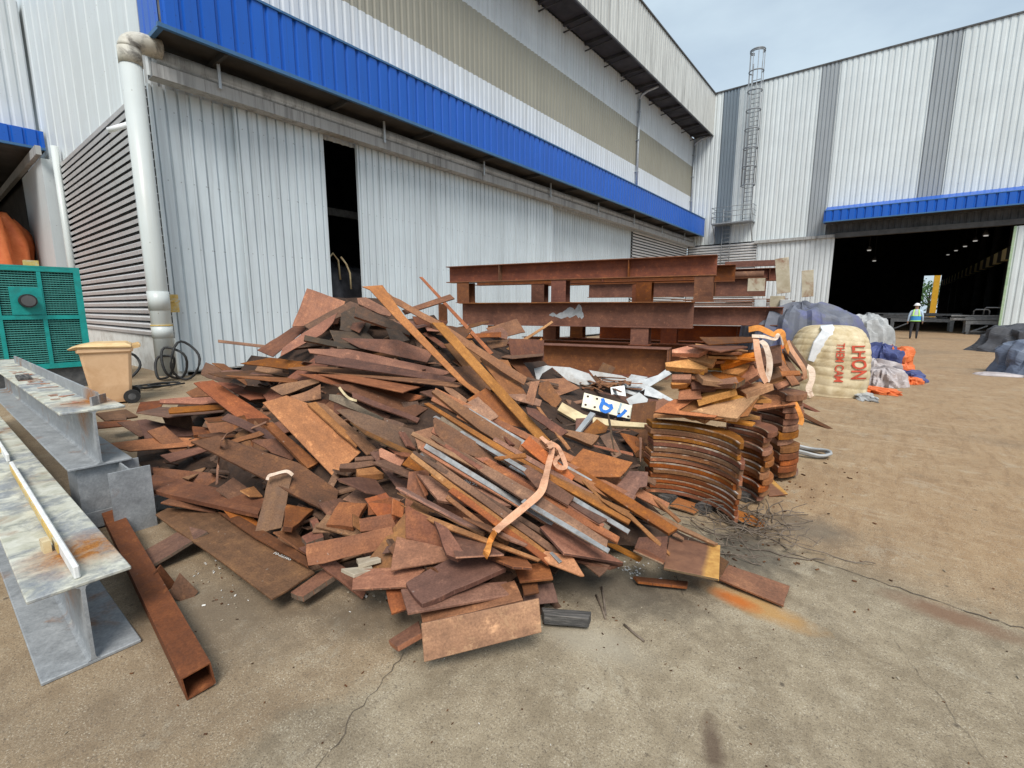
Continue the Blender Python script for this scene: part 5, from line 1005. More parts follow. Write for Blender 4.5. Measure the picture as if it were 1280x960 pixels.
('steel_plate',[-2351,1181,199,-2106,1590,233,-2153,1601,332,-2397,1205,311],14,'r','wide reddish plate standing on its long edge',0),
('steel_plate',[-2207,1645,379,-2177,1705,340,-2222,1751,407,-2257,1695,453],14,'o','orange brown short flat plate in the jumble at the middle of the heap',0),
('steel_plate',[-1538,1509,400,-1404,1722,366,-1738,1828,328,-1818,1729,342],12,'d','dark brown medium flat plate in the jumble at the middle of the heap',1),
('steel_plate',[-1434,1790,410,-1410,1912,339,-1636,1928,365,-1681,1712,492],12,'d','dark brown short flat plate in the jumble at the middle of the heap',1),
('steel_plate',[-1880,1371,265,-1664,1669,279,-1774,1658,305,-1977,1561,335,-2025,1536,342],12,'m','wedge shaped plate in front of the grey faced plate',0),
('steel_plate',[-1966,1549,342,-1807,1689,276,-1872,1702,406,-2010,1606,502,-2015,1592,491],14,'p','grey faced plate propped at the left end of the bundle',0),
('flat_bar',[-1617,1524,377,-1558,1546,367,-1549,1585,374,-1731,1647,436,-1824,1637,458],30,'m','box shaped bar end with an orange mouth',0),
('flat_bar',[-1613,1811,369,-1655,1885,346,-2196,1736,522,-2196,1674,549],14,'p','paired dark bar low on the left of the bundle',0),
('flat_bar',[-1618,1801,371,-1620,1828,377,-2167,1700,497,-2211,1691,507],16,'m','rusty brown medium flat bar in the jumble at the middle of the heap',1),
('flat_bar',[-1836,1672,412,-1287,1854,311,-1282,1875,314,-2058,1650,465,-2113,1634,476],14,'l','long thin bar low in the heap behind the strap tail',0),
('steel_plate',[-1481,1786,411,-1351,1831,385,-1348,1849,386,-1502,1822,418],14,'m','rusty brown short flat bar in or under the strapped bundle of bars',0),
('steel_plate',[-1186,1945,351,-994,2251,226,-1434,2237,345,-1413,2054,384],16,'o','orange plate low on the right of the bundle',0),
('steel_plate',[-1218,2068,253,-1019,2150,234,-1053,2383,138,-1332,2179,200],14,'d','dark brown medium flat plate at the right foot of the strapped bundle',0),
('steel_plate',[-1138,2095,229,-1044,2060,221,-1028,2167,236,-1251,2120,237],12,'d','dark brown short flat plate at the right foot of the strapped bundle',1),
('steel_plate',[-1254,1899,290,-1081,1936,267,-1066,1948,267,-1171,2011,304,-1279,1971,314,-1358,1932,319],12,'o','pointed plate at the lower right foot of the bundle',0),
('flat_bar',[-1203,1925,299,-1197,1947,300,-1276,1971,317,-1284,1954,316],14,'s','small bright bar stub at the foot of the bundle',0),
('steel_plate',[-1297,1748,169,-1244,1804,178,-1291,1853,202,-1354,1799,195],14,'d','dark brown short flat plate at the very front foot of the heap',0),
('steel_plate',[-1324,1749,233,-1206,1875,235,-1312,1985,238,-1432,1839,236],14,'r','reddish plate at the foot of the heap below the strap tail',0),
('steel_plate',[-1307,1678,353,-1240,1745,342,-1425,1928,259,-1528,1739,302],14,'o','orange plate just under the strap tail',0),
('steel_plate',[-1957,1199,216,-1761,1378,218,-1806,1550,222,-1970,1434,221,-2100,1305,219],14,'r','reddish plate left under the thick front plate',0),
('steel_plate',[-1725,1256,151,-1703,1330,150,-1820,1405,173,-1878,1343,181],14,'m','rusty brown short flat plate at the very front foot of the heap',0),
('steel_plate',[-1531,1280,175,-1242,1669,210,-1367,1763,219,-1604,1326,179],14,'m','rusty brown medium flat strip at the very front foot of the heap',0),
('steel_plate',[-1552,1220,251,-1311,1667,208,-1400,1740,209,-1717,1313,255],14,'m','brown plate with white scuffs under the thick front plate',0),
('steel_plate',[-1532,1279,269,-1412,1749,278,-1526,1776,280,-1706,1633,278,-1723,1343,272],28,'p','thick plate lying across the front of the heap',0),
('flat_bar',[-1574,1166,106,-1528,1274,133,-1613,1328,123,-1653,1180,91],30,'d','short bar end poking out left of the front upright plate',0),
('steel_plate',[-1426,1197,82,-1084,1597,148,-1125,1632,281,-1476,1229,225],16,'f','broad flaky orange plate standing at the very front of the heap',0),
('steel_plate',[-983,2366,271,-799,2348,262,-853,2519,318,-996,2442,295],12,'d','dark brown short flat plate at the right foot of the strapped bundle',1),
('steel_plate',[-950,2273,308,-790,2297,275,-803,2358,259,-929,2380,272],12,'d','dark brown short flat plate at the right foot of the strapped bundle',1),
('flat_bar',[-974,2415,44,-737,2539,41,-753,2614,31,-1020,2460,36],18,'d','flat bar lying on the concrete at the right foot of the heap',0),
('flat_bar',[-602,2602,118,-582,2605,111,-592,2861,98,-646,2862,117],12,'d','dark brown short flat bar at the right foot of the strapped bundle',0),
('steel_plate',[-616,2732,44,-278,2705,28,-280,2942,25,-612,2927,41],14,'p','purple grey plate lying on the concrete by the rust stain',0),
('steel_plate',[-837,2434,169,-560,2494,178,-658,2900,167,-943,2821,159],16,'y','brown plate with a yellow right edge at the right foot of the heap',0),
('steel_plate',[-937,3700,762,-740,3811,798,-705,4003,934,-1278,3740,875,-1377,3583,780],16,'o','orange brown medium flat strip in the stack of offcuts under the hanging strap',0),
('steel_plate',[-1283,3674,1040,-1149,3711,1051,-1158,3759,1086,-1300,3726,1077],47,'o','orange brown short thick plate in the stack of offcuts under the hanging strap',1),
('steel_plate',[-1221,3667,887,-1054,3716,912,-1100,3806,974,-1240,3759,949],14,'o','orange brown short flat plate in the stack of offcuts under the hanging strap',0),
('steel_plate',[-1143,3749,969,-981,3810,986,-1005,3886,1045,-1185,3820,1028],47,'d','dark brown short thick plate in the stack of offcuts under the hanging strap',1),
('steel_plate',[-1030,3651,1063,-838,3802,1032,-1003,3983,1083,-1166,3844,1108],42,'o','orange brown short thick plate in the stack of offcuts under the hanging strap',1),
('steel_plate',[-854,3948,989,-727,3976,1099,-734,4053,1184,-887,4105,1153],47,'o','orange brown short thick plate in the stack of offcuts under the hanging strap',1),
('steel_plate',[-751,4015,1140,-587,4072,1193,-632,4209,1320,-846,4151,1265],42,'d','dark brown short thick plate in the stack of offcuts under the hanging strap',1),
('steel_plate',[-698,4076,1027,-584,4116,1080,-633,4209,1161,-754,4185,1123],42,'d','dark brown short thick plate in the stack of offcuts under the hanging strap',1),
('steel_plate',[-829,3758,1045,-791,3908,1067,-1042,3965,1097,-1096,3874,1087],47,'o','orange brown short thick plate in the stack of offcuts under the hanging strap',1),
('steel_plate',[-959,3715,1028,-812,3774,1046,-847,3822,1087,-977,3749,1056],52,'l','scorched grey brown block in the stack of offcuts',0),
('steel_plate',[-1279,3672,997,-1173,3726,1012,-1162,3772,1044,-1251,3739,1041,-1292,3690,1014],52,'oc','short orange block at the left edge of the offcut stack',0),
('steel_plate',[-991,3935,1090,-863,3954,1087,-806,4023,1135,-810,4092,1191,-952,4005,1141],47,'oc','orange short thick plate in the stack of offcuts under the hanging strap',0),
('steel_plate',[-983,3924,1143,-766,3999,1230,-777,4031,1261,-1016,3997,1215],52,'oc','slanting orange offcut near the top of the stack',0),
('flat_bar',[-1333,3674,1141,-1062,3746,1130,-1038,3774,1144,-1202,3792,1199,-1353,3704,1169],52,'oc','orange offcut jutting left from the stack, upper one',0),
('steel_plate',[-1198,3791,1197,-1015,3810,1168,-1004,3874,1213,-1147,3859,1237,-1214,3825,1227],52,'oc','blunt orange offcut just under the top plates of the stack',0),
('steel_plate',[-1302,3713,1248,-1119,3772,1248,-1032,3868,1299,-1213,3815,1303,-1317,3744,1275],44,'o','brown plate at the top left corner of the offcut stack',0),
('steel_plate',[-917,3601,1290,-814,4000,1302,-956,4095,1314,-1193,3743,1313],12,'d','dark brown medium flat plate in the stack of offcuts under the hanging strap',0),
('steel_plate',[-1066,3825,1319,-751,4093,1343,-789,4157,1374,-1162,3905,1369],10,'d','dark thin plate topmost of the offcut stack',0),
('steel_plate',[-1083,3701,892,-838,3824,993,-985,3939,984,-1124,3798,908],52,'oc','orange wedge in the lower offcuts, left of two',0),
('steel_plate',[-780,3897,946,-633,4078,1018,-739,4149,1021,-884,4031,966],52,'oc','orange wedge in the lower offcuts, right of two',0),
('steel_plate',[-1016,3804,865,-833,3844,863,-786,3934,921,-919,3925,937,-1043,3839,895],47,'oc','short orange offcut on the broad orange plate',0),
('steel_plate',[-941,3707,788,-805,3734,784,-704,3970,939,-776,3938,928,-984,3797,861,-1129,3686,804],44,'oc','broad orange plate under the offcuts with a notched edge',0),
('steel_plate',[-936,3691,779,-935,3711,794,-1208,3643,809,-1114,3778,888,-1270,3717,880,-1368,3560,786],14,'o','L shaped brown plate under the offcuts',0),
('flat_bar',[-716,4863,858,-538,5047,968,-534,5080,990,-574,5087,999,-777,4929,910],35,'o','brown bar end with a grey face beside the hanging strap',0),
('steel_plate',[-759,4908,979,-665,4944,1042,-680,4969,1065,-782,4956,1024],8,'z','small silver offcut behind the hanging strap',0),
('steel_plate',[-522,5017,1010,-523,5139,1083,-683,5101,1302,-701,4914,1220],20,'d','dark brown short flat plate behind the hanging strap beside the sack',1),
('flat_bar',[-558,4839,947,-534,4873,981,-710,5047,1191,-747,5025,1172],16,'d','dark brown short flat bar behind the hanging strap beside the sack',0),
('steel_plate',[-708,4749,1034,-636,4777,1055,-751,5011,1257,-845,4981,1235],20,'o','orange brown short flat strip behind the hanging strap beside the sack',0),
('steel_plate',[-574,4621,937,-520,4651,956,-706,4882,1148,-764,4851,1129],25,'o','orange brown medium flat bar behind the hanging strap beside the sack',0),
('steel_plate',[-797,4706,1031,-708,4737,1053,-788,4954,1212,-898,4921,1189],20,'d','dark brown short flat plate behind the hanging strap beside the sack',1),
('steel_plate',[-696,4685,1002,-530,4740,1032,-545,4777,1062,-715,4737,1043],20,'l','light brown short flat strip behind the hanging strap beside the sack',0),
('steel_plate',[-765,4664,930,-611,4743,998,-632,4771,1020,-790,4701,959],25,'d','dark brown short flat strip behind the hanging strap beside the sack',0),
('steel_plate',[-914,4687,669,-551,4740,760,-579,4868,822,-882,4908,791],25,'o','thick brown plate topping the rear curved stack',0),
('steel_plate',[-974,4615,541,-795,4634,547,-812,4775,640,-949,4779,649],14,'d','dark brown short flat plate behind the hanging strap beside the sack',1),
('flat_bar',[-1034,8844,72,-618,8459,-21,-614,8581,-8,-1045,9022,93],12,'d','thin bar lying on the ground by the sack, shorter of two',0),
('flat_bar',[-886,7796,93,-306,7289,-33,-295,7372,-25,-900,7992,117],14,'d','thin bar lying on the ground by the sack, longer of two',0),
('steel_plate',[-633,4368,12,-507,4456,35,-704,4776,55,-812,4700,35],14,'y2','brown plate with a yellow tip lying right of the curved stack',0),
('timber_block',[-728,4903,43,-508,4995,80,-518,5112,77,-750,5102,39],40,'d','weathered block lying right of the curved stack',0),
('steel_plate',[-1013,3585,24,-996,3762,31,-1217,3773,45,-1221,3594,37],14,'o','orange plate with yellow scrawl at the foot of the curved stack',0),
('flat_bar',[-784,3625,48,-549,3666,11,-569,3830,11,-833,3825,51],10,'r','rusty strip lying between the curved stack and the wire',0),
('flat_bar',[-1615,3382,436,-1604,3389,437,-1803,3653,703,-1816,3645,702],12,'k','thin black rod leaning across the cream plate',0),
('flat_bar',[-1476,3570,352,-1460,3574,348,-1488,3649,537,-1514,3638,535],8,'m','narrow strip hanging by the left end of the curved plates',0),
('wood_scrap',[-2096,1328,240,-2063,1448,233,-2157,1472,210,-2200,1390,211],25,'wood','pale broken wood piece under the wide reddish plate, upper one',0),
('wood_scrap',[-2030,1260,239,-2020,1372,218,-2083,1405,204,-2157,1264,224],20,'wood','pale broken wood piece under the wide reddish plate, lower one',0),
('timber_block',[-1204,1792,77,-1018,1912,72,-1045,1977,63,-1254,1843,68],50,'timber','dark weathered timber block beside the front upright plate',0),
('steel_plate',[-4567,1701,449,-4168,1766,248,-4172,1935,390,-4521,1878,565],12,'d','dark brown medium flat plate wedged around the dark hollow left of the heap',0),
('steel_plate',[-2791,5042,490,-2153,5174,422,-2220,5303,523,-2746,5195,579],12,'d','dark brown medium flat strip wedged between the cream plates and the curved plates',1),
('steel_plate',[-2222,4565,180,-1669,4914,595,-1824,4983,631,-2314,4674,263],12,'r','reddish medium flat bar wedged between the cream plates and the curved plates',0),
('steel_plate',[-2897,3026,784,-2172,3061,368,-2146,3261,476,-2837,3228,873],12,'m','rusty brown medium flat strip wedged in the jumble at the middle of the heap',1),
('steel_plate',[-1584,4092,221,-1773,4654,657,-2010,4612,600,-1835,4091,196],12,'d','dark brown medium flat strip wedged between the cream plates and the curved plates',1),
('flat_bar',[-4597,3092,1328,-5078,3740,1719,-5151,3624,1708,-4743,3073,1376],12,'d','dark brown medium flat bar wedged on the crest of the heap before the white door',0),
('steel_plate',[-2434,1611,430,-2078,1669,111,-2086,1776,194,-2372,1729,450],8,'r','reddish medium thin strip wedged in the jumble at the middle of the heap',0),
('steel_plate',[-3671,1216,310,-3389,1402,64,-3460,1527,123,-3719,1356,349],10,'d','dark brown medium thin plate wedged around the dark hollow left of the heap',0),
('flat_bar',[-2074,1469,251,-1718,1813,303,-1765,1827,318,-2087,1516,271],8,'d','dark brown medium thin bar wedged in the jumble at the middle of the heap',1),
('steel_plate',[-1746,1751,245,-1522,1857,212,-1560,1954,316,-1778,1851,347],10,'d','dark brown short thin plate wedged in the jumble at the middle of the heap',0),
('steel_plate',[-2768,1663,323,-2390,1761,284,-2447,1894,328,-2786,1807,363],8,'p','purple brown medium thin plate wedged in the jumble at the middle of the heap',0),
('steel_plate',[-4567,3907,1477,-4061,3625,1344,-4026,3771,1333,-4453,4009,1445],8,'r','reddish medium thin strip wedged on the crest of the heap before the white door',0),
('steel_plate',[-5672,1800,100,-5958,1792,486,-5996,1557,450,-5738,1564,102],10,'m','rusty brown medium thin plate wedged in the left spread of scrap by the yellow bin',0),
('steel_plate',[-2630,1390,275,-2269,1609,191,-2340,1700,221,-2678,1495,300],16,'m','rusty brown medium flat strip wedged in the jumble at the middle of the heap',1),
('steel_plate',[-4822,2100,450,-5125,2570,801,-5194,2459,808,-4917,2029,486],12,'p','purple brown medium flat bar wedged in the flat stack below the crest',0),
('steel_plate',[-2770,1250,20,-2945,1487,182,-2980,1386,226,-2829,1181,86],16,'d','dark brown short flat strip wedged on the concrete in front of the left spread',0),
('steel_plate',[-6278,2660,660,-6830,2299,911,-6747,2197,767,-6262,2514,547],10,'d','dark brown medium thin strip wedged in the left spread of scrap by the yellow bin',0),
('steel_plate',[-4877,2202,580,-4771,2905,1040,-5012,2884,1115,-5111,2226,684],16,'m','rusty brown medium flat strip wedged in the flat stack below the crest',0),
('steel_plate',[-3576,1195,223,-3123,1209,69,-3159,1328,87,-3562,1315,224],8,'r','reddish medium thin strip wedged on the concrete in front of the left spread',0),
('steel_plate',[-4362,2264,666,-3964,2593,657,-4091,2700,685,-4435,2416,693],10,'d','dark brown medium thin strip wedged in the flat stack below the crest',0),
('steel_plate',[-3849,3758,1150,-4189,3729,1325,-4175,3646,1311,-3873,3671,1156],8,'p','purple brown medium thin strip wedged on the crest of the heap before the white door',0),
('steel_plate',[-1624,1502,144,-1361,1596,77,-1389,1641,129,-1619,1559,187],10,'d','dark brown short thin strip wedged at the very front foot of the heap',0),
('steel_plate',[-3067,2266,584,-2836,2250,438,-2818,2387,470,-3020,2401,597],10,'p','purple brown short thin plate wedged in the jumble at the middle of the heap',0),
('steel_plate',[-1896,1576,198,-1589,1654,251,-1653,1756,296,-1912,1690,252],10,'m','rusty brown short thin plate wedged at the very front foot of the heap',0),
('steel_plate',[-4313,1966,254,-4566,2024,558,-4531,1814,593,-4313,1764,330],16,'d','dark brown medium flat plate wedged in the jumble at the middle of the heap',0),
('steel_plate',[-5297,1714,347,-4797,2064,428,-4903,2108,548,-5357,1790,473],8,'r','reddish medium thin strip wedged in the left spread of scrap by the yellow bin',0),
('steel_plate',[-3303,2616,773,-3125,2573,551,-3086,2715,575,-3245,2754,772],16,'d','dark brown short flat plate wedged in the flat stack below the crest',0),
('steel_plate',[-1908,1386,191,-1698,1527,129,-1738,1621,208,-1935,1490,266],8,'d','dark brown short thin plate wedged at the very front foot of the heap',0),
('flat_bar',[-1751,1504,264,-1393,1509,20,-1382,1501,88,-1682,1497,292],8,'d','dark brown medium thin bar wedged at the very front foot of the heap',0),
('steel_plate',[-2133,1823,224,-2284,2019,540,-2378,1920,530,-2243,1743,244],10,'m','rusty brown medium thin strip wedged in the jumble at the middle of the heap',1),
('steel_plate',[-1908,3583,415,-2061,3843,590,-2179,3735,583,-2054,3523,441],10,'p','purple brown short thin plate wedged between the cream plates and the curved plates',0),
('steel_plate',[-3346,3713,942,-3711,3772,1054,-3705,3649,1024,-3392,3599,928],16,'d','dark brown medium flat strip wedged behind the long flat bars by the girders',0),
('steel_plate',[-2478,1203,266,-2107,1357,20,-2153,1425,43,-2471,1294,254],16,'d','dark brown medium flat bar wedged at the very front foot of the heap',0),
('steel_plate',[-1003,2689,108,-789,2815,123,-829,2832,163,-1017,2721,150],10,'d','dark brown short thin strip wedged at the right foot of the strapped bundle',0),
('flat_bar',[-2973,2196,514,-2459,2103,460,-2490,2172,504,-2957,2256,553],16,'p','purple brown medium flat bar wedged in the jumble at the middle of the heap',1),
('steel_plate',[-2618,1362,252,-2398,1715,178,-2487,1745,199,-2688,1423,266],10,'m','rusty brown medium thin strip wedged in the jumble at the middle of the heap',1),
('steel_plate',[-1997,1421,141,-2057,1862,373,-2189,1807,420,-2132,1392,202],16,'p','purple brown medium flat strip wedged in the jumble at the middle of the heap',0),
('flat_bar',[-3983,2384,794,-3215,2621,496,-3248,2705,531,-3983,2478,817],10,'d','dark brown medium thin bar wedged in the flat stack below the crest',0),
('steel_plate',[-4341,1808,403,-3879,2507,660,-4108,2576,724,-4504,1976,503],12,'d','dark brown medium flat strip wedged in the jumble at the middle of the heap',1),
('steel_plate',[-2885,1978,555,-2310,1928,247,-2344,2039,276,-2850,2083,547],12,'p','purple brown medium flat bar wedged in the jumble at the middle of the heap',1),
('flat_bar',[-2151,1762,104,-2397,1500,382,-2346,1469,329,-2132,1696,88],12,'m','rusty brown medium flat bar wedged in the jumble at the middle of the heap',0),
('steel_plate',[-4987,2837,816,-5704,2460,942,-5571,2363,904,-4955,2686,795],10,'m','rusty brown medium thin bar wedged in the flat stack below the crest',0),
('steel_plate',[-5089,2498,796,-4876,2997,1119,-4983,2979,1152,-5169,2542,869],12,'d','dark brown medium flat bar wedged in the flat stack below the crest',0),
('flat_bar',[-2187,1929,291,-1669,1913,323,-1676,1960,388,-2180,1975,357],16,'r','reddish medium flat bar wedged in the jumble at the middle of the heap',0),
('steel_plate',[-4830,3634,1455,-4150,3518,1373,-4144,3699,1403,-4784,3808,1479],12,'d','dark brown medium flat strip wedged on the crest of the heap before the white door',0),
('steel_plate',[-2960,5551,353,-2888,6001,780,-3050,5940,850,-3118,5514,445],12,'d','dark brown medium flat strip wedged between the cream plates and the curved plates',1),
('steel_plate',[-4244,3392,1078,-4576,3128,1139,-4469,2999,1072,-4148,3254,1012],12,'d','dark brown medium flat plate wedged on the crest of the heap before the white door',0),
('steel_plate',[-2778,1491,349,-2265,1526,106,-2289,1663,140,-2735,1633,351],16,'d','dark brown medium flat strip wedged in the jumble at the middle of the heap',1),
('steel_plate',[-1319,1776,92,-1204,1928,71,-1272,1978,132,-1380,1838,151],8,'p','purple brown short thin plate wedged at the very front foot of the heap',0),
('steel_plate',[-5358,2055,631,-5035,2410,548,-5152,2529,687,-5445,2207,762],16,'d','dark brown medium flat plate wedged in the flat stack below the crest',0),
('flat_bar',[-6450,2244,934,-5652,2520,534,-5711,2618,550,-6435,2367,914],12,'p','purple brown long flat bar wedged in the flat stack below the crest',0),
('steel_plate',[-1969,1581,225,-2334,1813,360,-2396,1717,338,-2061,1505,214],10,'d','dark brown medium thin strip wedged in the jumble at the middle of the heap',0),
('steel_plate',[-4137,1622,183,-4645,1095,300,-4548,1078,186,-4138,1505,91],12,'d','dark brown medium flat bar wedged around the dark hollow left of the heap',0),
('steel_plate',[-2039,1477,289,-1766,1518,93,-1777,1570,125,-2032,1532,308],10,'d','dark brown short thin bar wedged at the very front foot of the heap',0),
('steel_plate',[-5028,1693,334,-5016,2072,394,-5182,2039,547,-5193,1689,491],10,'p','purple brown medium thin plate wedged in the left spread of scrap by the yellow bin',0),
('flat_bar',[-4564,1612,624,-3924,2117,251,-3993,2152,316,-4589,1681,664],10,'d','dark brown medium thin bar wedged in the jumble at the middle of the heap',1),
('steel_plate',[-5602,1313,409,-4942,1521,20,-4996,1650,80,-5595,1462,433],16,'p','purple brown medium flat bar wedged around the dark hollow left of the heap',0),
('steel_plate',[-3935,2302,579,-4192,2730,728,-4294,2601,750,-4087,2255,631],10,'m','rusty brown medium thin strip wedged in the flat stack below the crest',0),
]
CORE=[
[0,0,0,0,0,0,0,0,0,0,[-5791,3338,1731],[-5496,3475,1729],[-5165,3579,1727],[-4891,3713,1726],0,0,0,0,0,0,0,0,0,0,0,0,0,0,0,0],
[0,0,0,0,0,0,0,0,0,[-5923,3088,1466],[-5546,3179,1470],[-5270,3316,1471],[-4963,3425,1474],[-4717,3568,1474],[-4554,3776,1473],[-4439,4034,1470],0,0,0,0,0,0,0,0,0,0,0,0,0,0],
[0,0,0,0,0,0,0,0,0,[-5640,2922,1220],[-5305,3023,1229],[-5026,3147,1234],[-4777,3282,1237],[-4538,3421,1239],[-4322,3573,1240],[-4142,3756,1238],[-4027,4008,1230],[-4026,4403,1210],[-4049,4872,1184],0,0,0,0,0,0,0,0,0,0,0],
[0,0,0,0,0,0,0,[-6297,2656,943],[-5751,2683,977],[-5364,2761,997],[-5048,2861,1010],[-4771,2973,1019],[-4540,3106,1023],[-4312,3239,1027],[-4093,3374,1030],[-3892,3521,1031],[-3744,3720,1024],[-3670,4009,1004],[-3641,4379,974],[-3694,4902,925],[-3832,5624,854],0,0,0,0,0,0,0,0,0],
[0,0,0,0,0,0,[-6391,2407,695],[-5952,2489,727],[-5455,2526,770],[-5068,2591,800],[-4765,2684,817],[-4483,2779,833],[-4240,2889,842],[-4019,3008,849],[-3824,3143,851],[-3614,3262,857],[-3447,3419,854],[-3329,3633,839],[-3218,3870,821],[-3217,4270,772],[-3341,4909,683],[-3263,5323,640],[-3111,5658,613],[-3020,6154,562],[-2840,6524,534],0,0,0,0,0],
[0,0,0,0,[-6810,2027,437],[-6373,2129,475],[-5858,2185,530],[-5429,2251,573],[-5048,2320,609],[-4721,2398,637],[-4433,2483,660],[-4172,2572,678],[-3932,2667,693],[-3708,2764,705],[-3495,2863,716],[-3297,2968,724],[-3137,3106,722],[-3018,3290,708],[-2859,3436,704],[-2786,3699,672],[-2773,4079,614],[-2691,4399,573],[-2597,4738,532],[-2461,5035,502],[-2348,5421,455],[-2142,5622,449],0,0,0,0],
[0,0,[-6876,1566,248],[-6523,1695,277],[-6159,1810,310],[-5741,1896,357],[-5278,1949,417],[-4911,2019,460],[-4619,2106,487],[-4348,2193,512],[-4097,2280,533],[-3862,2369,552],[-3636,2455,570],[-3410,2532,589],[-3193,2607,608],[-2994,2689,622],[-2831,2798,626],[-2699,2939,619],[-2570,3088,609],[-2469,3279,588],[-2391,3520,553],[-2305,3775,517],[-2210,4043,479],[-2101,4315,443],[-1984,4603,405],[-1842,4864,376],0,0,0,0],
[0,0,[-6172,1383,161],[-5881,1506,185],[-5539,1607,224],[-5164,1687,274],[-4775,1746,331],[-4468,1820,369],[-4227,1912,392],[-3996,2001,413],[-3776,2089,433],[-3571,2179,449],[-3364,2261,468],[-3139,2322,495],[-2924,2380,520],[-2722,2439,543],[-2554,2520,555],[-2437,2651,546],[-2317,2783,537],[-2203,2927,525],[-2105,3104,502],[-2008,3295,475],[-1918,3519,440],[-1821,3753,403],[-1710,3988,369],0,0,0,0,0],
[0,0,[-5521,1216,110],[-5289,1334,127],[-5005,1433,160],[-4686,1513,206],[-4363,1579,257],[-4102,1656,291],[-3891,1746,311],[-3684,1832,332],[-3480,1914,353],[-3296,2000,368],[-3105,2077,388],[-2894,2132,418],[-2694,2186,446],[-2511,2244,469],[-2356,2320,481],[-2233,2426,478],[-2114,2538,474],[-1998,2655,467],[-1887,2784,455],[-1772,2914,445],[-1687,3104,412],[-1611,3334,366],[-1524,3572,321],0,0,0,0,0],
[0,0,0,[-4797,1192,80],[-4564,1290,106],[-4299,1372,145],[-4021,1440,191],[-3799,1520,220],[-3615,1609,237],[-3423,1690,258],[-3227,1763,283],[-3056,1844,300],[-2873,1913,323],[-2679,1967,353],[-2499,2021,380],[-2342,2087,397],[-2199,2162,409],[-2073,2249,412],[-1954,2344,412],[-1839,2445,408],[-1726,2550,404],[-1616,2662,396],[-1530,2823,367],[-1455,3023,324],[-1378,3245,275],0,0,0,0,0],
[0,0,0,0,[-4208,1173,55],[-3990,1258,85],[-3769,1335,118],[-3571,1415,144],[-3393,1498,164],[-3216,1576,185],[-3037,1649,208],[-2863,1718,232],[-2687,1780,258],[-2507,1833,289],[-2343,1889,314],[-2200,1956,330],[-2066,2027,341],[-1942,2105,348],[-1825,2189,351],[-1717,2283,348],[-1612,2384,342],[-1512,2496,330],[-1428,2643,302],[-1337,2789,276],[-1251,2961,240],[-1167,3164,193],0,0,0,0],
[0,0,0,0,0,0,0,[-3374,1324,73],[-3209,1404,93],[-3043,1481,113],[-2874,1550,137],[-2704,1614,165],[-2535,1671,193],[-2371,1726,222],[-2219,1783,246],[-2081,1845,264],[-1953,1912,277],[-1833,1984,285],[-1720,2061,290],[-1622,2158,282],[-1536,2274,264],[-1449,2396,243],[-1362,2527,219],[-1265,2650,201],[-1171,2787,177],[-1079,2944,144],[-979,3097,116],0,0,0],
[0,0,0,0,0,0,0,0,[-3047,1322,25],[-2894,1398,44],[-2734,1465,69],[-2567,1523,100],[-2404,1577,131],[-2251,1632,159],[-2110,1689,182],[-1978,1749,200],[-1856,1814,214],[-1743,1884,222],[-1635,1960,225],[-1550,2063,210],[-1485,2202,173],[-1409,2335,142],[-1318,2453,122],[-1219,2564,108],[-1116,2671,97],[-1015,2789,81],[-913,2914,62],[-805,3030,48],0,0],
[0,0,0,0,0,0,0,0,0,[-2762,1323,-21],[-2612,1390,3],[-2442,1441,41],[-2284,1491,75],[-2143,1547,101],[-2011,1605,122],[-1887,1664,140],[-1772,1728,152],[-1667,1800,157],[-1573,1884,152],[-1498,1995,128],[-1442,2140,82],[-1374,2282,40],[-1273,2377,33],0,0,0,0,0,0,0],
[0,0,0,0,0,0,0,0,0,0,0,0,[-2172,1411,26],[-2043,1469,47],[-1921,1527,67],[-1804,1586,83],[-1695,1650,95],[-1596,1722,97],[-1510,1807,88],[-1437,1913,64],[-1374,2041,24],0,0,0,0,0,0,0,0,0],
[0,0,0,0,0,0,0,0,0,0,0,0,0,0,0,[-1724,1512,33],[-1619,1572,46],[-1524,1641,49],[-1440,1723,40],[-1364,1818,21],0,0,0,0,0,0,0,0,0,0],
[0,0,0,0,0,0,0,0,0,0,0,0,0,0,0,0,0,0,0,0,0,0,0,0,0,0,0,0,0,0],
[0,0,0,0,0,0,0,0,0,0,0,0,0,0,0,0,0,0,0,0,0,0,0,0,0,0,0,0,0,0],
]
MARKS={'blue':[[-2.3143,4.5239,0.6369],[-2.2941,4.504,0.6095],[-2.2932,4.4698,0.5823],[-2.288,4.4335,0.5509],[-2.263,4.4211,0.5266],[-2.228,4.4333,0.5157],[-2.203,4.4636,0.5247],[-2.195,4.5038,0.5514],[-2.2113,4.5231,0.576],[-2.226,4.5005,0.5669],[-2.2582,4.4992,0.5848],[-2.2873,4.4917,0.5959]],'slash':[[-2.0642,4.5798,0.5343],[-2.0727,4.5395,0.5077],[-2.0895,4.4931,0.4814],[-2.1146,4.4742,0.4812]],'grey':[[-2.1323,4.6039,0.5915],[-2.1171,4.4955,0.498]],'holes':[[-2.4495,4.4459,0.6544],[-2.429,4.3631,0.5777],[-2.3598,4.4853,0.6327],[-2.3407,4.4027,0.557],[-2.1069,4.504,0.4993],[-2.0185,4.5406,0.4762]],'chalk':[[-2.0011,2.0397,0.5119],[-1.8801,2.0747,0.4834],[-2.0202,2.0598,0.5264]],'chalk2':[[-2.7835,1.1883,0.132],[-2.6178,1.2129,0.1312],[-2.8076,1.2045,0.1325]]}

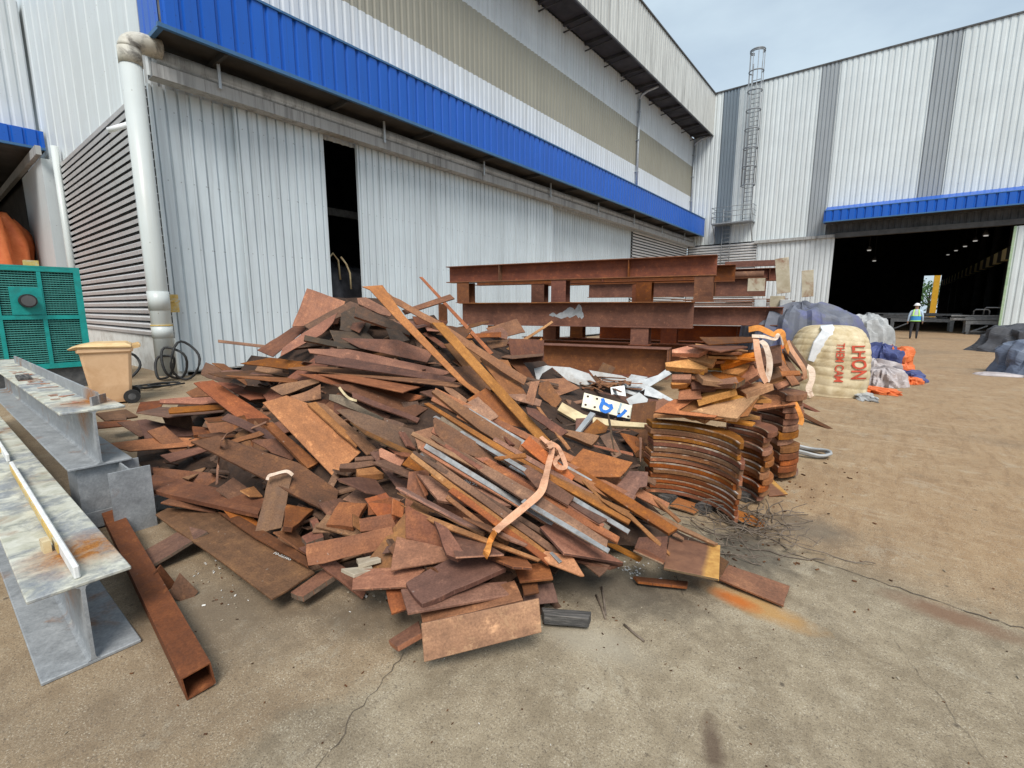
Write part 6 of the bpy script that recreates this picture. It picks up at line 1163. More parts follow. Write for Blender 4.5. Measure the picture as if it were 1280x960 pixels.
edge_mats = ['edge_l', 'edge_d', 'edge_d', 'edge_d', 'same', 'same', 'm', 'g']
CHALK = {}
def plate(name, flat, th, mat, label, grp):
    P0 = [Vector(flat[i:i+3])/1000 for i in range(0, len(flat), 3)]; P = P0; n = len(P); c = sum(P, Vector())/n; nn = Vector()
    for i in range(n): nn += (P[i]-c).cross(P[(i+1) % n]-c)
    nn.normalize(); best = max(range(n), key=lambda i: (P[(i+1) % n]-P[i]).length)
    x = P[1]-P[0] if mat in ('y', 'y2') else P[(best+1) % n]-P[best]
    x = (x-nn*x.dot(nn)).normalized(); y = nn.cross(x); Mr = Matrix((x, y, nn)).transposed().to_4x4(); Mr.translation = c
    L2 = [Vector(((p-c).dot(x), (p-c).dot(y), 0)) for p in P]; t_ = th/1000
    if mat not in ('z', 's', 'w', 'cream', 'cream2') and rnd.random() < .6:      # flame cut, knocked about outline
        q = []
        for i in range(n):
            a_, b_ = L2[i], L2[(i+1) % n]; q.append(a_+Vector((rnd.gauss(0, .003), rnd.gauss(0, .003), 0))); e_ = b_-a_; k_ = min(5, int(e_.length/.09)); pr_ = Vector((-e_.y, e_.x, 0)).normalized()
            for j in range(1, k_+1): q.append(a_+e_*((j+rnd.uniform(-.2, .2))/(k_+1))+pr_*rnd.gauss(0, .0022))
        L2 = q; n = len(L2)
    me = bpy.data.meshes.new(name); bm = bmesh.new()
    top = [bm.verts.new(p) for p in L2]; bot = [bm.verts.new(p-Vector((0, 0, t_))) for p in L2]
    f = bm.faces.new(top); f.material_index = 0; f = bm.faces.new(bot[::-1]); f.material_index = 0
    for i in range(n):
        f = bm.faces.new((top[i], bot[i], bot[(i+1) % n], top[(i+1) % n])); f.material_index = 1
    bmesh.ops.recalc_face_normals(bm, faces=bm.faces)
    bmesh.ops.bevel(bm, geom=bm.edges[:], offset=min(.0025, t_*.2), segments=1, affect='EDGES', clamp_overlap=True)
    bm.to_mesh(me); bm.free()
    em = rnd.choice(edge_mats); em = mat if em == 'same' or mat in ('oc', 'w', 'cream', 'cream2', 'wood', 'timber', 'z') else em
    if mat == 's': em = rnd.choice(['m', 'd', 'g'])
    if mat in ('d', 'k', 'p') and em in ('o', ): em = 'd'
    me.materials.append(M[mat]); me.materials.append(M[em])
    o = bpy.data.objects.new(name, me); col.objects.link(o); o.matrix_world = Mr; o['o3'] = tuple(c)
    CATS = dict(steel_offcut='offcut', flat_bar='flat bar', steel_plate='steel plate', metal_sheet='sheet metal', steel_bracket='bracket', painted_beam='beam', painted_plate='painted plate', steel_channel='channel', timber_block='timber', wood_scrap='wood scrap')
    tag(o, label, CATS[name], ('scrap pieces: '+label) if grp else None)
    CHALK[label] = o
    return o
for row in PLATES: plate(*row)
def attach(e, root):
    """make e (built in world metres) a child of a rotated plate"""
    bpy.context.view_layer.update(); w = e.matrix_world.copy(); e.parent = root; e.matrix_parent_inverse = root.matrix_world.inverted(); e.matrix_world = w
def text_mesh(txt, size):
    cu = bpy.data.curves.new('lettering', 'FONT'); cu.body = txt; cu.size = size; cu.align_x = 'LEFT'; cu.offset = .018; cu.resolution_u = 3
    ob = bpy.data.objects.new('lettering', cu); col.objects.link(ob); bpy.context.view_layer.update()
    me = bpy.data.meshes.new_from_object(ob.evaluated_get(bpy.context.evaluated_depsgraph_get())); bpy.data.objects.remove(ob); return me
def chalk_on(label, pts, txt):
    a, b_, u_ = [Vector(p) for p in pts]; x = (b_-a); L = x.length; x.normalize(); y = (u_-a); y = (y-x*y.dot(x)); hgt = y.length; y.normalize(); nz = x.cross(y)
    me = text_mesh(txt, 1.0); w = max(v.co.x for v in me.vertices) or 1; hh = max(v.co.y for v in me.vertices)
    for v in me.vertices: v.co = Vector((v.co.x/w*L, v.co.y/hh*hgt, 0))
    me.materials.append(M['chalk']); o = bpy.data.objects.new('chalk_number', me); col.objects.link(o)
    Mr = Matrix((x, y, nz)).transposed().to_4x4(); Mr.translation = a; o.matrix_world = Mr; attach(o, CHALK[label])
chalk_on('dark plate with a white chalk number', MARKS['chalk'], '98753')
chalk_on('largest flat plate at the front left with a chalk scrawl', MARKS['chalk2'], '10-22385')
CP_ = CHALK['cream painted plate with bolt holes and a blue spray mark']
nrm = (CP_.matrix_world.to_3x3() @ Vector((0, 0, 1))).normalized()
for nm, key, w_, mt in (('spray_mark', 'blue', .036, 'blue_spray'), ('spray_mark', 'slash', .032, 'blue_spray'), ('grey_mark', 'grey', .026, 'grey_spray')):
    P_ = [Vector(p) for p in MARKS[key]]; Q = []
    for i in range(len(P_)-1):
        for k in range(4): Q.append(P_[i].lerp(P_[i+1], k/4))
    Q.append(P_[-1]); b = MB(); sides = []
    for i in range(len(Q)): t_ = (Q[min(i+1, len(Q)-1)]-Q[max(i-1, 0)]).normalized(); sides.append(nrm.cross(t_))
    b.ribbon(Q, [w_*rnd.uniform(.85, 1.2) for _ in Q], .001, sides); attach(b.build(nm, mt), CP_)
for p in MARKS['holes']:
    b = MB(); b.cyl(Vector(p)-nrm*.003, Vector(p)+nrm*.0006, .013, 12); attach(b.build('bolt_hole', 'hole'), CP_)
# packed small scrap filling the heap
b = MB(); idx = {}; nr, nc = len(CORE), len(CORE[0])
for j in range(nr):
    for i in range(nc):
        if CORE[j][i]:
            p = Vector(CORE[j][i])/1000; p += Vector((rnd.gauss(0, .03), rnd.gauss(0, .03), rnd.gauss(0, .02))); p.z = max(p.z, .006); idx[j, i] = len(b.v); b.v.append(p)
for j in range(nr-1):
    for i in range(nc-1):
        k = [idx.get(q) for q in ((j, i), (j, i+1), (j+1, i+1), (j+1, i))]
        if None not in k: b.f.append(k); b.m.append(0); b.sm.append(False)
        elif k.count(None) == 1: b.f.append([q for q in k if q is not None]); b.m.append(0); b.sm.append(False)
pts = [Vector(CORE[j][i])/1000 for j in range(nr) for i in range(nc) if CORE[j][i]]
pts = [Vector(CORE[j][i])/1000 for j in range(1, nr-2) for i in range(1, nc-1) if CORE[j][i] and CORE[j+1][i] and CORE[j+2][i] and CORE[j-1][i] and CORE[j][i-1] and CORE[j][i+1]]
for k in range(1100):
    p = rnd.choice(pts)+Vector((rnd.gauss(0, .09), rnd.gauss(0, .09), rnd.uniform(-.12, -.01))); p.z = max(p.z, .02)
    a = rnd.uniform(0, 6.28); d_ = Vector((math.cos(a), math.sin(a), rnd.uniform(-.5, .5))).normalized(); L_ = rnd.uniform(.05, .22)
    up = Vector((rnd.gauss(0, .5), rnd.gauss(0, .5), 1)); b.bar(p-d_*L_, p+d_*L_, rnd.uniform(.02, .10), rnd.uniform(.006, .016), up=tuple(up), m=rnd.choice([1, 1, 1, 2, 3, 0]))
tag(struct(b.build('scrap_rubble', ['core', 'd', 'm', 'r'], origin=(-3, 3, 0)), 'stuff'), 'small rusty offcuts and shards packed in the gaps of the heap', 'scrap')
# fine rods, shards behind the cream plates and rubbish along the heap's foot
b = MB()
for k in range(200):
    px = Vector(((-3.347,5.544,0.627))); p = Vector((px.x+rnd.uniform(-.95, .75), px.y+rnd.uniform(-.35, .5), px.z+rnd.uniform(-.08, .04))); a = rnd.gauss(2.6, .7); L_ = rnd.uniform(.05, .3)
    d_ = Vector((math.cos(a), math.sin(a), rnd.uniform(-.08, .08))).normalized(); b.bar(p-d_*L_, p+d_*L_, rnd.uniform(.008, .06), rnd.uniform(.004, .01), up=(rnd.gauss(0, .4), rnd.gauss(0, .4), 1), m=rnd.choice([0, 0, 1, 1, 2, 3]))
tag(struct(b.build('steel_slivers', ['d', 'm', 'l', 'g'], origin=(-2.5, 5, 0)), 'stuff'), 'loose steel slivers and rods behind the cream plates', 'scrap')
b = MB()
def crumbs(c_, rx, ry, n, s0, s1, mats):
    for k in range(n):
        x = c_[0]+rnd.gauss(0, rx); y = c_[1]+rnd.gauss(0, ry); s = rnd.uniform(s0, s1); a = rnd.uniform(0, 3.14)
        b.box((x, y, s*.25+.002), (s*rnd.uniform(.7, 2.2), s*rnd.uniform(.4, 1), s*.4), Matrix.Rotation(a, 3, 'Z') @ Matrix.Rotation(rnd.gauss(0, .4), 3, 'X'), m=rnd.choice(mats))
crumbs((-1.080,2.577), .09, .05, 60, .004, .013, [0, 0, 1]); crumbs((-3.095,0.959), .12, .08, 26, .003, .011, [0, 1, 2, 2]); crumbs((-2.789,0.890), .1, .06, 16, .003, .011, [0, 1, 2]); crumbs((-2.163,1.479), .2, .06, 26, .004, .014, [0, 1, 3])
crumbs((-1.227,1.981), .5, .2, 50, .003, .009, [1, 2, 3]); crumbs((-0.585,3.236), .25, .3, 60, .004, .016, [2, 3, 3]); crumbs((-1.149,1.249), .8, .25, 60, .002, .006, [0, 1, 2, 3]); crumbs((-0.483,5.001), .25, .6, 40, .006, .02, [2, 3]); crumbs((0.125,3.668), 1.2, .8, 50, .004, .014, [1, 2, 3]); crumbs((-0.119,2.058), .8, .4, 60, .002, .008, [1, 2, 3]); crumbs((-2.055,0.697), .6, .25, 40, .003, .008, [1, 2, 3])
tag(struct(b.build('litter', ['chalk', 'wood', 'd', 'core'], origin=(0, 0, 0)), 'stuff'), 'crumbs of rust, paint and wood scattered on the concrete', 'litter')
# wire tangle at the right foot
b = MB()
for k in range(85):
    c_ = Vector((-0.621,3.521, 0)); p = c_+Vector((rnd.gauss(0, .17), rnd.gauss(0, .24), rnd.uniform(.008, .09))); a = rnd.gauss(2.3, .8); P_ = [p]
    for i in range(rnd.randint(4, 9)):
        a += rnd.gauss(0, .35); p = p+Vector((math.cos(a)*.055, math.sin(a)*.055, rnd.gauss(0, .012))); p.z = min(max(p.z, .006), .14); P_.append(p)
    b.tube(P_, rnd.uniform(.0022, .0045), 5)
tag(struct(b.build('wire_tangle', 'wire_rust', origin=(-.8, 3.2, 0)), 'stuff'), 'tangle of rusty wire offcuts on the concrete below the curved plates', 'wire')
for pts_, lb in (([(-1.137,2.285,0.000), (-1.067,2.178,0.000), (-1.003,2.072,0.000)], 'twisted wire offcut lying on the concrete in front of the bundle'), ([(-1.126,2.197,0.000), (-1.051,2.119,0.000), (-0.988,2.043,0.000)], 'second wire offcut crossing the twisted one on the concrete'), ([(-0.894,2.061,0.000), (-0.814,2.026,0.000), (-0.765,2.008,0.000)], 'short dark stick on the concrete below the bundle')):
    b = MB(); b.tube([Vector(p)+V(0, 0, .006) for p in pts_], .006, 6); tag(b.build('wire_offcut', 'wire_rust'), lb, 'wire')
b = MB(); P_ = [Vector((-0.564,5.971, .03))+Vector((.22*math.cos(2*math.pi*i/20), .14*math.sin(2*math.pi*i/20), .012*math.sin(i))) for i in range(20)]
b.tube(P_, .018, 6, closed=True); P_ = [p+V(.03, -.05, .03) for p in P_]; b.tube(P_, .016, 6, closed=True); tag(b.build('strap_loop', 'tarp_grey'), 'grey loop of flattened strapping lying by the rear curved stack', 'strap')
# ------------------------------------------------------------------ lifting straps
def strap(pts, w, mat, label, th=.0022, side=None, group=None, wig=.004):
    P_ = [Vector(p) for p in pts]; Q = []
    for i in range(len(P_)-1):
        a = P_[max(i-1, 0)]; b_, c_, d_ = P_[i], P_[i+1], P_[min(i+2, len(P_)-1)]
        for k in range(5):
            t_ = k/5; Q.append(.5*((2*b_)+(c_-a)*t_+(2*a-5*b_+4*c_-d_)*t_*t_+(3*b_-a-3*c_+d_)*t_**3))
    Q.append(P_[-1]); b = MB()
    sides = []
    for i in range(len(Q)):
        t_ = (Q[min(i+1, len(Q)-1)]-Q[max(i-1, 0)]).normalized(); view = Vector((.35, -.8, .6)).normalized(); s = view.cross(t_); s = s if s.length > .1 else Vector((1, 0, 0)); sides.append((s.normalized()+Vector(mnoise.noise_vector(Q[i]*6))*.45).normalized())
    b.ribbon(Q, [w*(1+.12*mnoise.noise(q*9)) for q in Q], th, sides); return tag(b.build('lifting_strap', mat), label, 'strap', group)
strap([(-1.854,2.796,0.631), (-1.726,2.643,0.631), (-1.639,2.474,0.591), (-1.471,2.181,0.608), (-1.442,2.091,0.565), (-1.465,1.971,0.514), (-1.504,1.865,0.458), (-1.465,1.725,0.470)], .042, 'strap_pale', 'pale orange webbing strap draped over the bundle of bars')
strap([(-1.464,1.723,0.471), (-1.508,1.736,0.399), (-1.441,1.634,0.411), (-1.458,1.635,0.370)], [.034][0], 'strap_orange', 'twisted orange tail end of the webbing strap')
strap([(-1.932,2.804,0.652), (-1.857,2.780,0.628), (-1.811,2.783,0.623), (-1.763,2.785,0.602), (-1.654,2.665,0.594), (-1.564,2.562,0.567), (-1.590,2.524,0.566), (-1.622,2.524,0.597), (-1.730,2.765,0.577), (-1.784,2.764,0.609), (-1.681,2.535,0.677)], .030, 'strap_pale', 'knotted loop of pale orange webbing above the draped strap')
strap([(-0.731,3.824,1.373), (-0.706,3.743,1.321), (-0.680,3.729,1.220), (-0.653,3.732,1.130), (-0.627,3.754,1.071)], .042, 'strap_pale', 'broad pale strap hanging down the stack of offcuts')
strap([(-0.711,3.863,1.360), (-0.662,3.806,1.331), (-0.629,3.810,1.228), (-0.624,3.795,1.137), (-0.631,3.777,1.074)], .040, 'strap_white', 'second pale strap hanging beside the broad one')
strap([(-0.848,4.131,1.429), (-0.778,4.124,1.444), (-0.726,4.160,1.419), (-0.674,4.195,1.394), (-0.637,4.229,1.419), (-0.611,4.237,1.357), (-0.587,4.363,1.248)], .05, 'strap_orange', 'crumpled orange strap on top of the stack of offcuts')
strap([(-0.790,3.974,1.387), (-0.713,4.008,1.383), (-0.652,4.077,1.363), (-0.627,4.105,1.399), (-0.611,4.227,1.307)], .03, 'strap_white', 'dirty white strap crumpled on top of the stack of offcuts')
strap([(-0.622,4.481,1.330), (-0.583,4.495,1.252), (-0.533,4.518,1.173), (-0.489,4.537,1.095), (-0.477,4.593,1.009)], .035, 'strap_pale', 'thin pale strap running over the brown bars toward the sack')
strap([(-0.573,4.795,0.788), (-0.524,4.753,0.714), (-0.494,4.760,0.631), (-0.500,4.745,0.582)], .04, 'strap_orange', 'short orange strap end at the side of the rear curved stack')
strap([(-1.063,9.908,0.584), (-0.950,9.828,0.514), (-0.918,9.768,0.352), (-0.946,9.712,0.184), (-0.887,9.729,0.044)], .10, 'strap_white', 'cream strap looped at the left edge of the sack')
strap([(-3.093,1.499,0.466), (-3.126,1.473,0.494), (-3.156,1.400,0.486), (-3.183,1.380,0.474), (-3.182,1.366,0.450)], .022, 'strap_white', 'pale strap scrap draped on the upright purple brown plate')
strap([(-3.850,1.680,0.687), (-4.450,1.797,0.513), (-4.591,1.701,0.480), (-3.566,1.255,0.687), (-4.132,1.407,0.351), (-3.804,1.272,0.301)], .02, 'm', 'thin bent rusty band curling down over the dark hollow', th=.005)
strap([(-3.813,2.328,0.893), (-3.686,2.293,0.854), (-3.447,2.193,0.855), (-3.406,2.233,0.833)], .02, 'cream', 'small cream rope scrap under the flat stack')

# ------------------------------------------------------------------ covered loads on the right
mound('tarpaulin', 'tarp_blue', (-1.511,12.416), 1.15, .9, 1.62, R(38), 1, .085, .66, power=3.6, ridge=7, nu=84, nv=34, crisp=True, label='blue grey tarp stretched over a tall load behind the woven sack')
b = MB(); P_ = [Vector(((-1.685,10.622,0.792))), Vector(((-1.288,10.896,0.922))), Vector(((-0.865,11.446,1.039)))]; b.ribbon(P_, [.05, .16, .14], .02, (0, 0, 1)); tag(b.build('orange_strip', 'tarp_orange'), 'orange edge strip folded along the bottom of the blue grey tarp', 'strip')
# the woven sack: a round bulging bag lying with its printed face to the yard
SC = Vector((-0.807,10.729, 0)); SRX, SRY, SH = .72, .62, 1.28; SROT = R(-20)
def sackpt(a, f, push=0.0):
    """a = direction round the sack, f = 0 foot .. 1 top"""
    th_ = (f*1.12-.12)*math.pi/2*1.0; th_ = -.42+f*(math.pi/2+.42); k = math.cos(th_)**.45 if math.cos(th_) > 1e-6 else 0
    wr = .022*(abs(math.sin(f*36+.9*math.sin(a*2+1)+1.5*mnoise.noise(Vector((math.cos(a)*1.2, math.sin(a)*1.2, f*2)))))**.5-.6)+.09*mnoise.noise(Vector((math.cos(a)*1.4+3, math.sin(a)*1.4, f*1.6)))+.05*mnoise.noise(Vector((math.cos(a)*3.2, math.sin(a)*3.2+5, f*4)))+.012*mnoise.noise(Vector((math.cos(a)*7, math.sin(a)*7, f*9)))
    k = k*(1+wr)+push; z = (math.sin(th_)+math.sin(.42))/(1+math.sin(.42))*SH
    x = SRX*k*math.cos(a); y = SRY*k*math.sin(a); return SC+Vector((x*math.cos(SROT)-y*math.sin(SROT), x*math.sin(SROT)+y*math.cos(SROT), max(z, .004)))
b = MB(); nu, nv = 96, 120; vs = [sackpt(2*math.pi*i/nu, j/nv) for j in range(nv+1) for i in range(nu)]
b.add(vs, [(j*nu+i, j*nu+(i+1) % nu, (j+1)*nu+(i+1) % nu, (j+1)*nu+i) for j in range(nv) for i in range(nu)], 0, True)
sk = tag(b.build('woven_sack', 'sack'), 'big ribbed straw coloured woven sack with red lettering', 'sack')
def print_on(txt, a0, f_top, f_bot, da, wscale=1):
    me = text_mesh(txt, 1.0); w = max(v.co.x for v in me.vertices); hh = max(v.co.y for v in me.vertices)
    bm = bmesh.new(); bm.from_mesh(me); bmesh.ops.triangulate(bm, faces=bm.faces)
    for _ in range(2): bmesh.ops.subdivide_edges(bm, edges=[e for e in bm.edges if e.calc_length() > .12], cuts=1)
    bmesh.ops.triangulate(bm, faces=bm.faces)
    for v in bm.verts: # reads downwards: text x runs down the sack, text y points round it to the right
        f = f_top+(f_bot-f_top)*v.co.x/w; a = a0+da*v.co.y/hh; p = sackpt(a, f, .03); v.co = p-SC
    bm.to_mesh(me); bm.free(); me.materials.append(M['red_print']); o = bpy.data.objects.new('lettering', me); col.objects.link(o); o.location = SC; o['o3'] = tuple(SC)
    o.parent = sk; o.location = SC-Vector(sk['o3'])
print_on('LHON', R(-36), .56, .20, R(25)); print_on('THEM CAM', R(-57), .58, .17, R(11))
b = MB(); P_ = [sackpt(R(-80), .95, .03), sackpt(R(-74), .85, .05), sackpt(R(-72), .74, .06), sackpt(R(-80), .55, .05), sackpt(R(-88), .36, .04)]; b.ribbon(P_, [.18, .22, .20, .24, .12], .03, [Vector((.8, .5, mnoise.noise(p*3)*.5)) for p in P_]); tag(b.build('plastic_film', 'plastic_film'), 'crumpled clear plastic hanging on the front of the woven sack', 'plastic')
mound('tarpaulin', 'tarp_grey', (-0.534,21.250), .78, .7, 1.28, .2, 5, .13, .45, power=2.1, crisp=True, nu=56, nv=22, label='pale grey plastic covered bundle behind the coloured tarps', ridge=8)
for (px, py, d, rx, ry, h, mat, sd, lb) in ((1092,452,10.9,.46,.4,.42,'tarp_lilac',11,'pale lilac tarp slumped between the sack and the orange one'), (1102,440,12.2,.40,.35,.62,'tarp_navy',17,'navy tarp fold behind the pale lilac tarp'), (1118,446,12.4,.42,.34,.60,'tarp_orange',12,'orange tarp heap at the back of the coloured tarps'), (1112,466,11.0,.36,.30,.34,'tarp_orange',18,'orange tarp fold in front of the lilac tarp'), (1130,474,10.4,.36,.28,.24,'tarp_navy',13,'navy blue tarp at the right end of the coloured tarps'), (1104,480,9.8,.30,.3,.36,'tarp_lilac',14,'pale grey cloth draped in front of the coloured tarps'), (1088,494,9.1,.42,.22,.10,'tarp_orange',15,'flat orange tarp edge on the ground by the sack'), (1066,500,8.7,.50,.2,.10,'tarp_grey',16,'pale blue grey tarp edge on the ground in front of the sack'), (1136,482,10.1,.2,.18,.14,'tarp_orange',21,'small orange fold poking from the navy tarp')):
    dd = [float(q) for q in (px, py, d)]
    c_ = CAMPT(*dd); mound('tarpaulin', mat, (c_.x, c_.y), rx*1.05, ry*1.05, h*.92, rnd.uniform(0, 3), sd, .24, .25, power=2.0, label=lb, nu=52, nv=20, ridge=8, crisp=True, skirt=.2, group='coloured tarps on the yard')
mound('tarpaulin', 'tarp_dark', (4.971,25.430), 2.1, 1.5, 1.0, R(15), 6, .12, .3, power=2.0, crisp=True, label='dark tarp covered heap by the shed door edge', skirt=.3)
mound('tarpaulin', 'tarp_slate', (3.662,16.889), 1.35, 1.0, .84, R(20), 7, .12, .35, power=2.0, crisp=True, label='slate blue tarp heap at the right edge, in front of the dark one', skirt=.3)
for px, py, lb in ((1262, 470, 'flat grey sheet on the ground in front of the slate blue tarp'),):
    c_ = CAMPT(1262, 470, 11.2); mound('ground_sheet', 'tarp_lilac', (c_.x, c_.y), .6, .3, .06, .3, 31, .1, .4, label=lb, nu=32, nv=10)
for (px, py), lb in (((1275, 512), 'orange strip of cloth on the yard at the right edge'),):
    b = MB(); q = Vector((2.604,16.139, .012)); b.ribbon([q, q+V(.2, -.05, .02), q+V(.4, .02, .0)], .1, .006, (0, 1, .2)); tag(b.build('cloth_strip', 'tarp_orange'), lb, 'cloth')

# ------------------------------------------------------------------ the worker, walking to the shed with the back to us
WP = Vector((1.215,31.968, 0)); wk = thing('person', 'worker in white helmet, hi vis vest and dark trousers seen from behind', 'person', tuple(WP))
def skin(name, nodes, edges, root, mats, pick, sub=2):
    me = bpy.data.meshes.new(name); bm = bmesh.new(); ly = bm.verts.layers.skin.verify(); vs = []
    for (x, y, z, r) in nodes:
        v = bm.verts.new((x, y, z)); rr = r if isinstance(r, tuple) else (r, r); v[ly].radius = rr; vs.append(v)
    for a, b_ in edges: bm.edges.new((vs[a], vs[b_]))
    vs[root][ly].use_root = True; bm.to_mesh(me); bm.free()
    o = bpy.data.objects.new(name, me); col.objects.link(o); m1 = o.modifiers.new('s', 'SKIN'); m1.use_smooth_shade = True; m2 = o.modifiers.new('u', 'SUBSURF'); m2.levels = sub; m2.render_levels = sub
    bpy.context.view_layer.update(); me2 = bpy.data.meshes.new_from_object(o.evaluated_get(bpy.context.evaluated_depsgraph_get())); o.modifiers.clear(); o.data = me2
    me2.materials.clear()
    for q in mats: me2.materials.append(M[q])
    for p in me2.polygons: p.material_index = pick(p.center); p.use_smooth = True
    return o
N_ = [(0, 0, .98, (.155, .11)), (0, 0, 1.14, (.15, .10)), (0, .01, 1.32, (.17, .115)), (0, .01, 1.45, (.12, .085)), (0, .02, 1.53, .055), (0, .03, 1.61, .085), (0, .035, 1.70, .095), (0, .03, 1.78, .06),
      (.10, 0, .90, .095), (.12, .05, .50, .065), (.12, -.02, .10, .045), (.13, .12, .05, (.045, .03)), (-.10, 0, .90, .095), (-.13, -.06, .50, .065), (-.13, -.20, .11, .045), (-.13, -.08, .05, (.045, .03)),
      (.20, .01, 1.42, .062), (.27, -.02, 1.16, .045), (.29, .06, .92, .034), (.29, .09, .86, .03), (-.20, .01, 1.42, .062), (-.27, -.02, 1.16, .045), (-.29, .02, .92, .034), (-.29, .04, .86, .03), (0, .13, 1.66, .02)]
E_ = [(0, 1), (1, 2), (2, 3), (3, 4), (4, 5), (5, 6), (6, 7), (0, 8), (8, 9), (9, 10), (10, 11), (0, 12), (12, 13), (13, 14), (14, 15), (3, 16), (16, 17), (17, 18), (18, 19), (3, 20), (20, 21), (21, 22), (22, 23), (6, 24)]
k0 = len(N_)
for hi, hx in ((19, .29), (23, -.29)):
    hy = N_[hi][1]
    for q in range(4):
        a = len(N_); dy = -.024+.016*q; ln = (.05, .06, .065, .055)[q]
        N_ += [(hx, hy+dy, .83, .010), (hx, hy+dy+.006, .83-ln, .008)]; E_ += [(hi, a), (a, a+1)]
    a = len(N_); N_ += [(hx*.96, hy+.038, .845, .011), (hx*.92, hy+.05, .81, .009)]; E_ += [(hi, a), (a, a+1)]
def pk(c): 
    if c.z < .10: return 3
    if abs(c.x) < .26 and c.z < .99 and not (abs(c.x) > .235 and c.z > .75): return 0
    if c.z > 1.52 or (abs(c.x) > .23 and c.z < .93): return 2
    return 1
body = skin('body', N_, E_, 0, ['trousers', 'shirt', 'skin', 'boots'], pk); body.parent = wk
PSC = 1.0
def ell(b, c_, r_, n=16, m=0, z0=-1):
    vs = []; fs = []
    for j in range(n//2+1):
        ph = math.pi*j/(n//2); zz = max(math.cos(ph), z0)
        for i in range(n): a = 2*math.pi*i/n; vs.append((c_[0]+r_[0]*math.sin(ph)*math.cos(a), c_[1]+r_[1]*math.sin(ph)*math.sin(a), c_[2]+r_[2]*zz))
    for j in range(n//2):
        for i in range(n): fs.append((j*n+i, j*n+(i+1) % n, (j+1)*n+(i+1) % n, (j+1)*n+i))
    b.add(vs, fs, m, True)
b = MB(); o0 = WP; ell(b, o0+V(0, .035, 1.73), (.125, .145, .115), z0=-.15); b.tube([o0+V(.14*math.cos(q), .035+.165*math.sin(q), 1.715) for q in [2*math.pi*i/20 for i in range(20)]], .012, 6, closed=True); b.build('helmet', 'helmet', wk)
def shell(z0, z1, r0, r1, mat, name, m=1.0):
    b = MB(); n = 24; vs = []
    for j in range(5):
        f = j/4; z = z0+(z1-z0)*f; rx = r0[0]+(r1[0]-r0[0])*f; ry = r0[1]+(r1[1]-r0[1])*f
        for i in range(n): a = 2*math.pi*i/n; vs.append(o0+V(rx*math.cos(a), .005+ry*math.sin(a), z))
    b.add(vs, [(j*n+i, j*n+(i+1) % n, (j+1)*n+(i+1) % n, (j+1)*n+i) for j in range(4) for i in range(n)], 0, True); return b.build(name, mat, wk)
vt = shell(.93, 1.20, (.215, .155), (.205, .15), 'vest_blue', 'vest'); shell(1.20, 1.47, (.205, .15), (.17, .12), 'vest_grey', 'vest_back')
shell(.925, .965, (.219, .158), (.217, .157), 'hivis', 'hem_band'); shell(1.185, 1.225, (.209, .153), (.208, .152), 'hivis', 'waist_band')
b = MB()
for x in (-.115, .115): b.ribbon([o0+V(x, -.150, 1.20), o0+V(x*.95, -.142, 1.34), o0+V(x*.8, -.112, 1.48), o0+V(x*.75, .0, 1.52), o0+V(x*.8, .12, 1.46)], .05, .006, (1, 0, 0))
b.build('shoulder_band', 'hivis', wk)
b = MB()
for x in (-.035, .035): ell(b, o0+V(x, .125, 1.68), (.014, .01, .010), 8)
b.build('eyes', 'boots', wk)

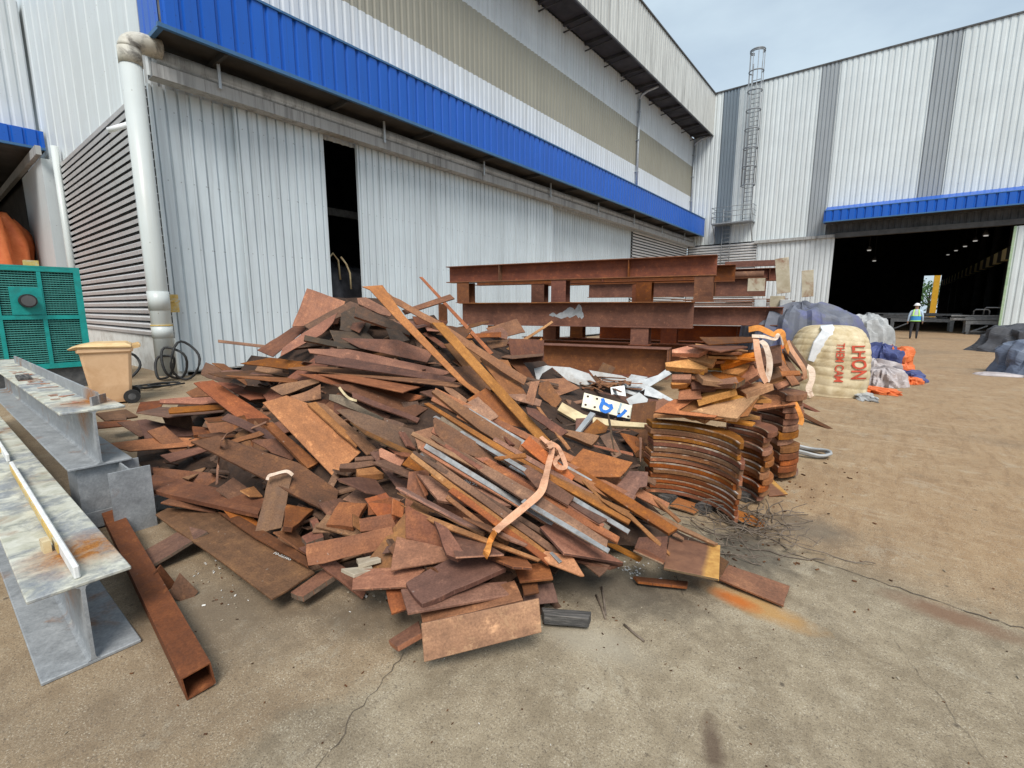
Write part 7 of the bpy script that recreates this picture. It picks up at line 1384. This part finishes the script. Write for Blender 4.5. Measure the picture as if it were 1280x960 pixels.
# ------------------------------------------------------------------ sky, sun, camera
w = bpy.data.worlds.new('World'); scn.world = w; w.use_nodes = True; nt = w.node_tree; nt.nodes.clear()
SUN_EL, SUN_AZ = R(52), R(140)      # azimuth clockwise from +Y
out = nt.nodes.new('ShaderNodeOutputWorld'); bg = nt.nodes.new('ShaderNodeBackground'); sky = nt.nodes.new('ShaderNodeTexSky'); sky.sky_type = 'NISHITA'; sky.sun_disc = False
sky.sun_elevation = SUN_EL; sky.sun_rotation = SUN_AZ; sky.air_density = 1.0; sky.dust_density = 2.5; sky.ozone_density = 1.0
tc = nt.nodes.new('ShaderNodeTexCoord'); mp = nt.nodes.new('ShaderNodeMapping'); mp.inputs['Scale'].default_value = (1, 1, 2.4); no = nt.nodes.new('ShaderNodeTexNoise'); no.inputs['Scale'].default_value = 1.6; no.inputs['Detail'].default_value = 7; no.inputs['Roughness'].default_value = .58
rp = nt.nodes.new('ShaderNodeValToRGB'); rp.color_ramp.elements[0].position = .30; rp.color_ramp.elements[0].color = (.45, .45, .45, 1); rp.color_ramp.elements[1].position = .68; rp.color_ramp.elements[1].color = (.95, .95, .95, 1)
mx = nt.nodes.new('ShaderNodeMix'); mx.data_type = 'RGBA'; mx.inputs[7].default_value = (CLOUD*.80, CLOUD*.97, CLOUD*1.10, 1)
L = nt.links.new; L(tc.outputs['Generated'], mp.inputs[0]); L(mp.outputs[0], no.inputs['Vector']); L(no.outputs['Fac'], rp.inputs[0]); L(rp.outputs[0], mx.inputs[0]); L(sky.outputs[0], mx.inputs[6]); L(mx.outputs[2], bg.inputs[0]); L(bg.outputs[0], out.inputs[0])
bg.inputs[1].default_value = .11
sl = bpy.data.lights.new('sun', 'SUN'); sl.energy = 2.6; sl.angle = R(25); sl.color = (1, .96, .90); so = bpy.data.objects.new('sun', sl); col.objects.link(so)
sd = Vector((math.sin(SUN_AZ)*math.cos(SUN_EL), math.cos(SUN_AZ)*math.cos(SUN_EL), math.sin(SUN_EL))); so.rotation_euler = sd.to_track_quat('Z', 'Y').to_euler(); so.location = (0, -10, 30)
cam = bpy.data.cameras.new('camera'); cam.sensor_width = 36; cam.sensor_fit = 'HORIZONTAL'; cam.lens = 588.33/1280*36; cam.clip_end = 600; cam.clip_start = .05
co_ = bpy.data.objects.new('camera', cam); col.objects.link(co_); co_.location = (0, 0, 1.6); co_.rotation_euler = (R(90-9.192), 0, R(38.174)); scn.camera = co_
scn.view_settings.view_transform = 'Standard'; scn.view_settings.look = 'None'; scn.view_settings.gamma = 1; scn.view_settings.exposure = EXPO; scn.view_settings.use_curve_mapping = False
scn.render.engine = 'CYCLES'; scn.cycles.use_denoising = True; scn.cycles.max_bounces = 5; scn.cycles.diffuse_bounces = 3; scn.cycles.glossy_bounces = 2; scn.cycles.transmission_bounces = 2
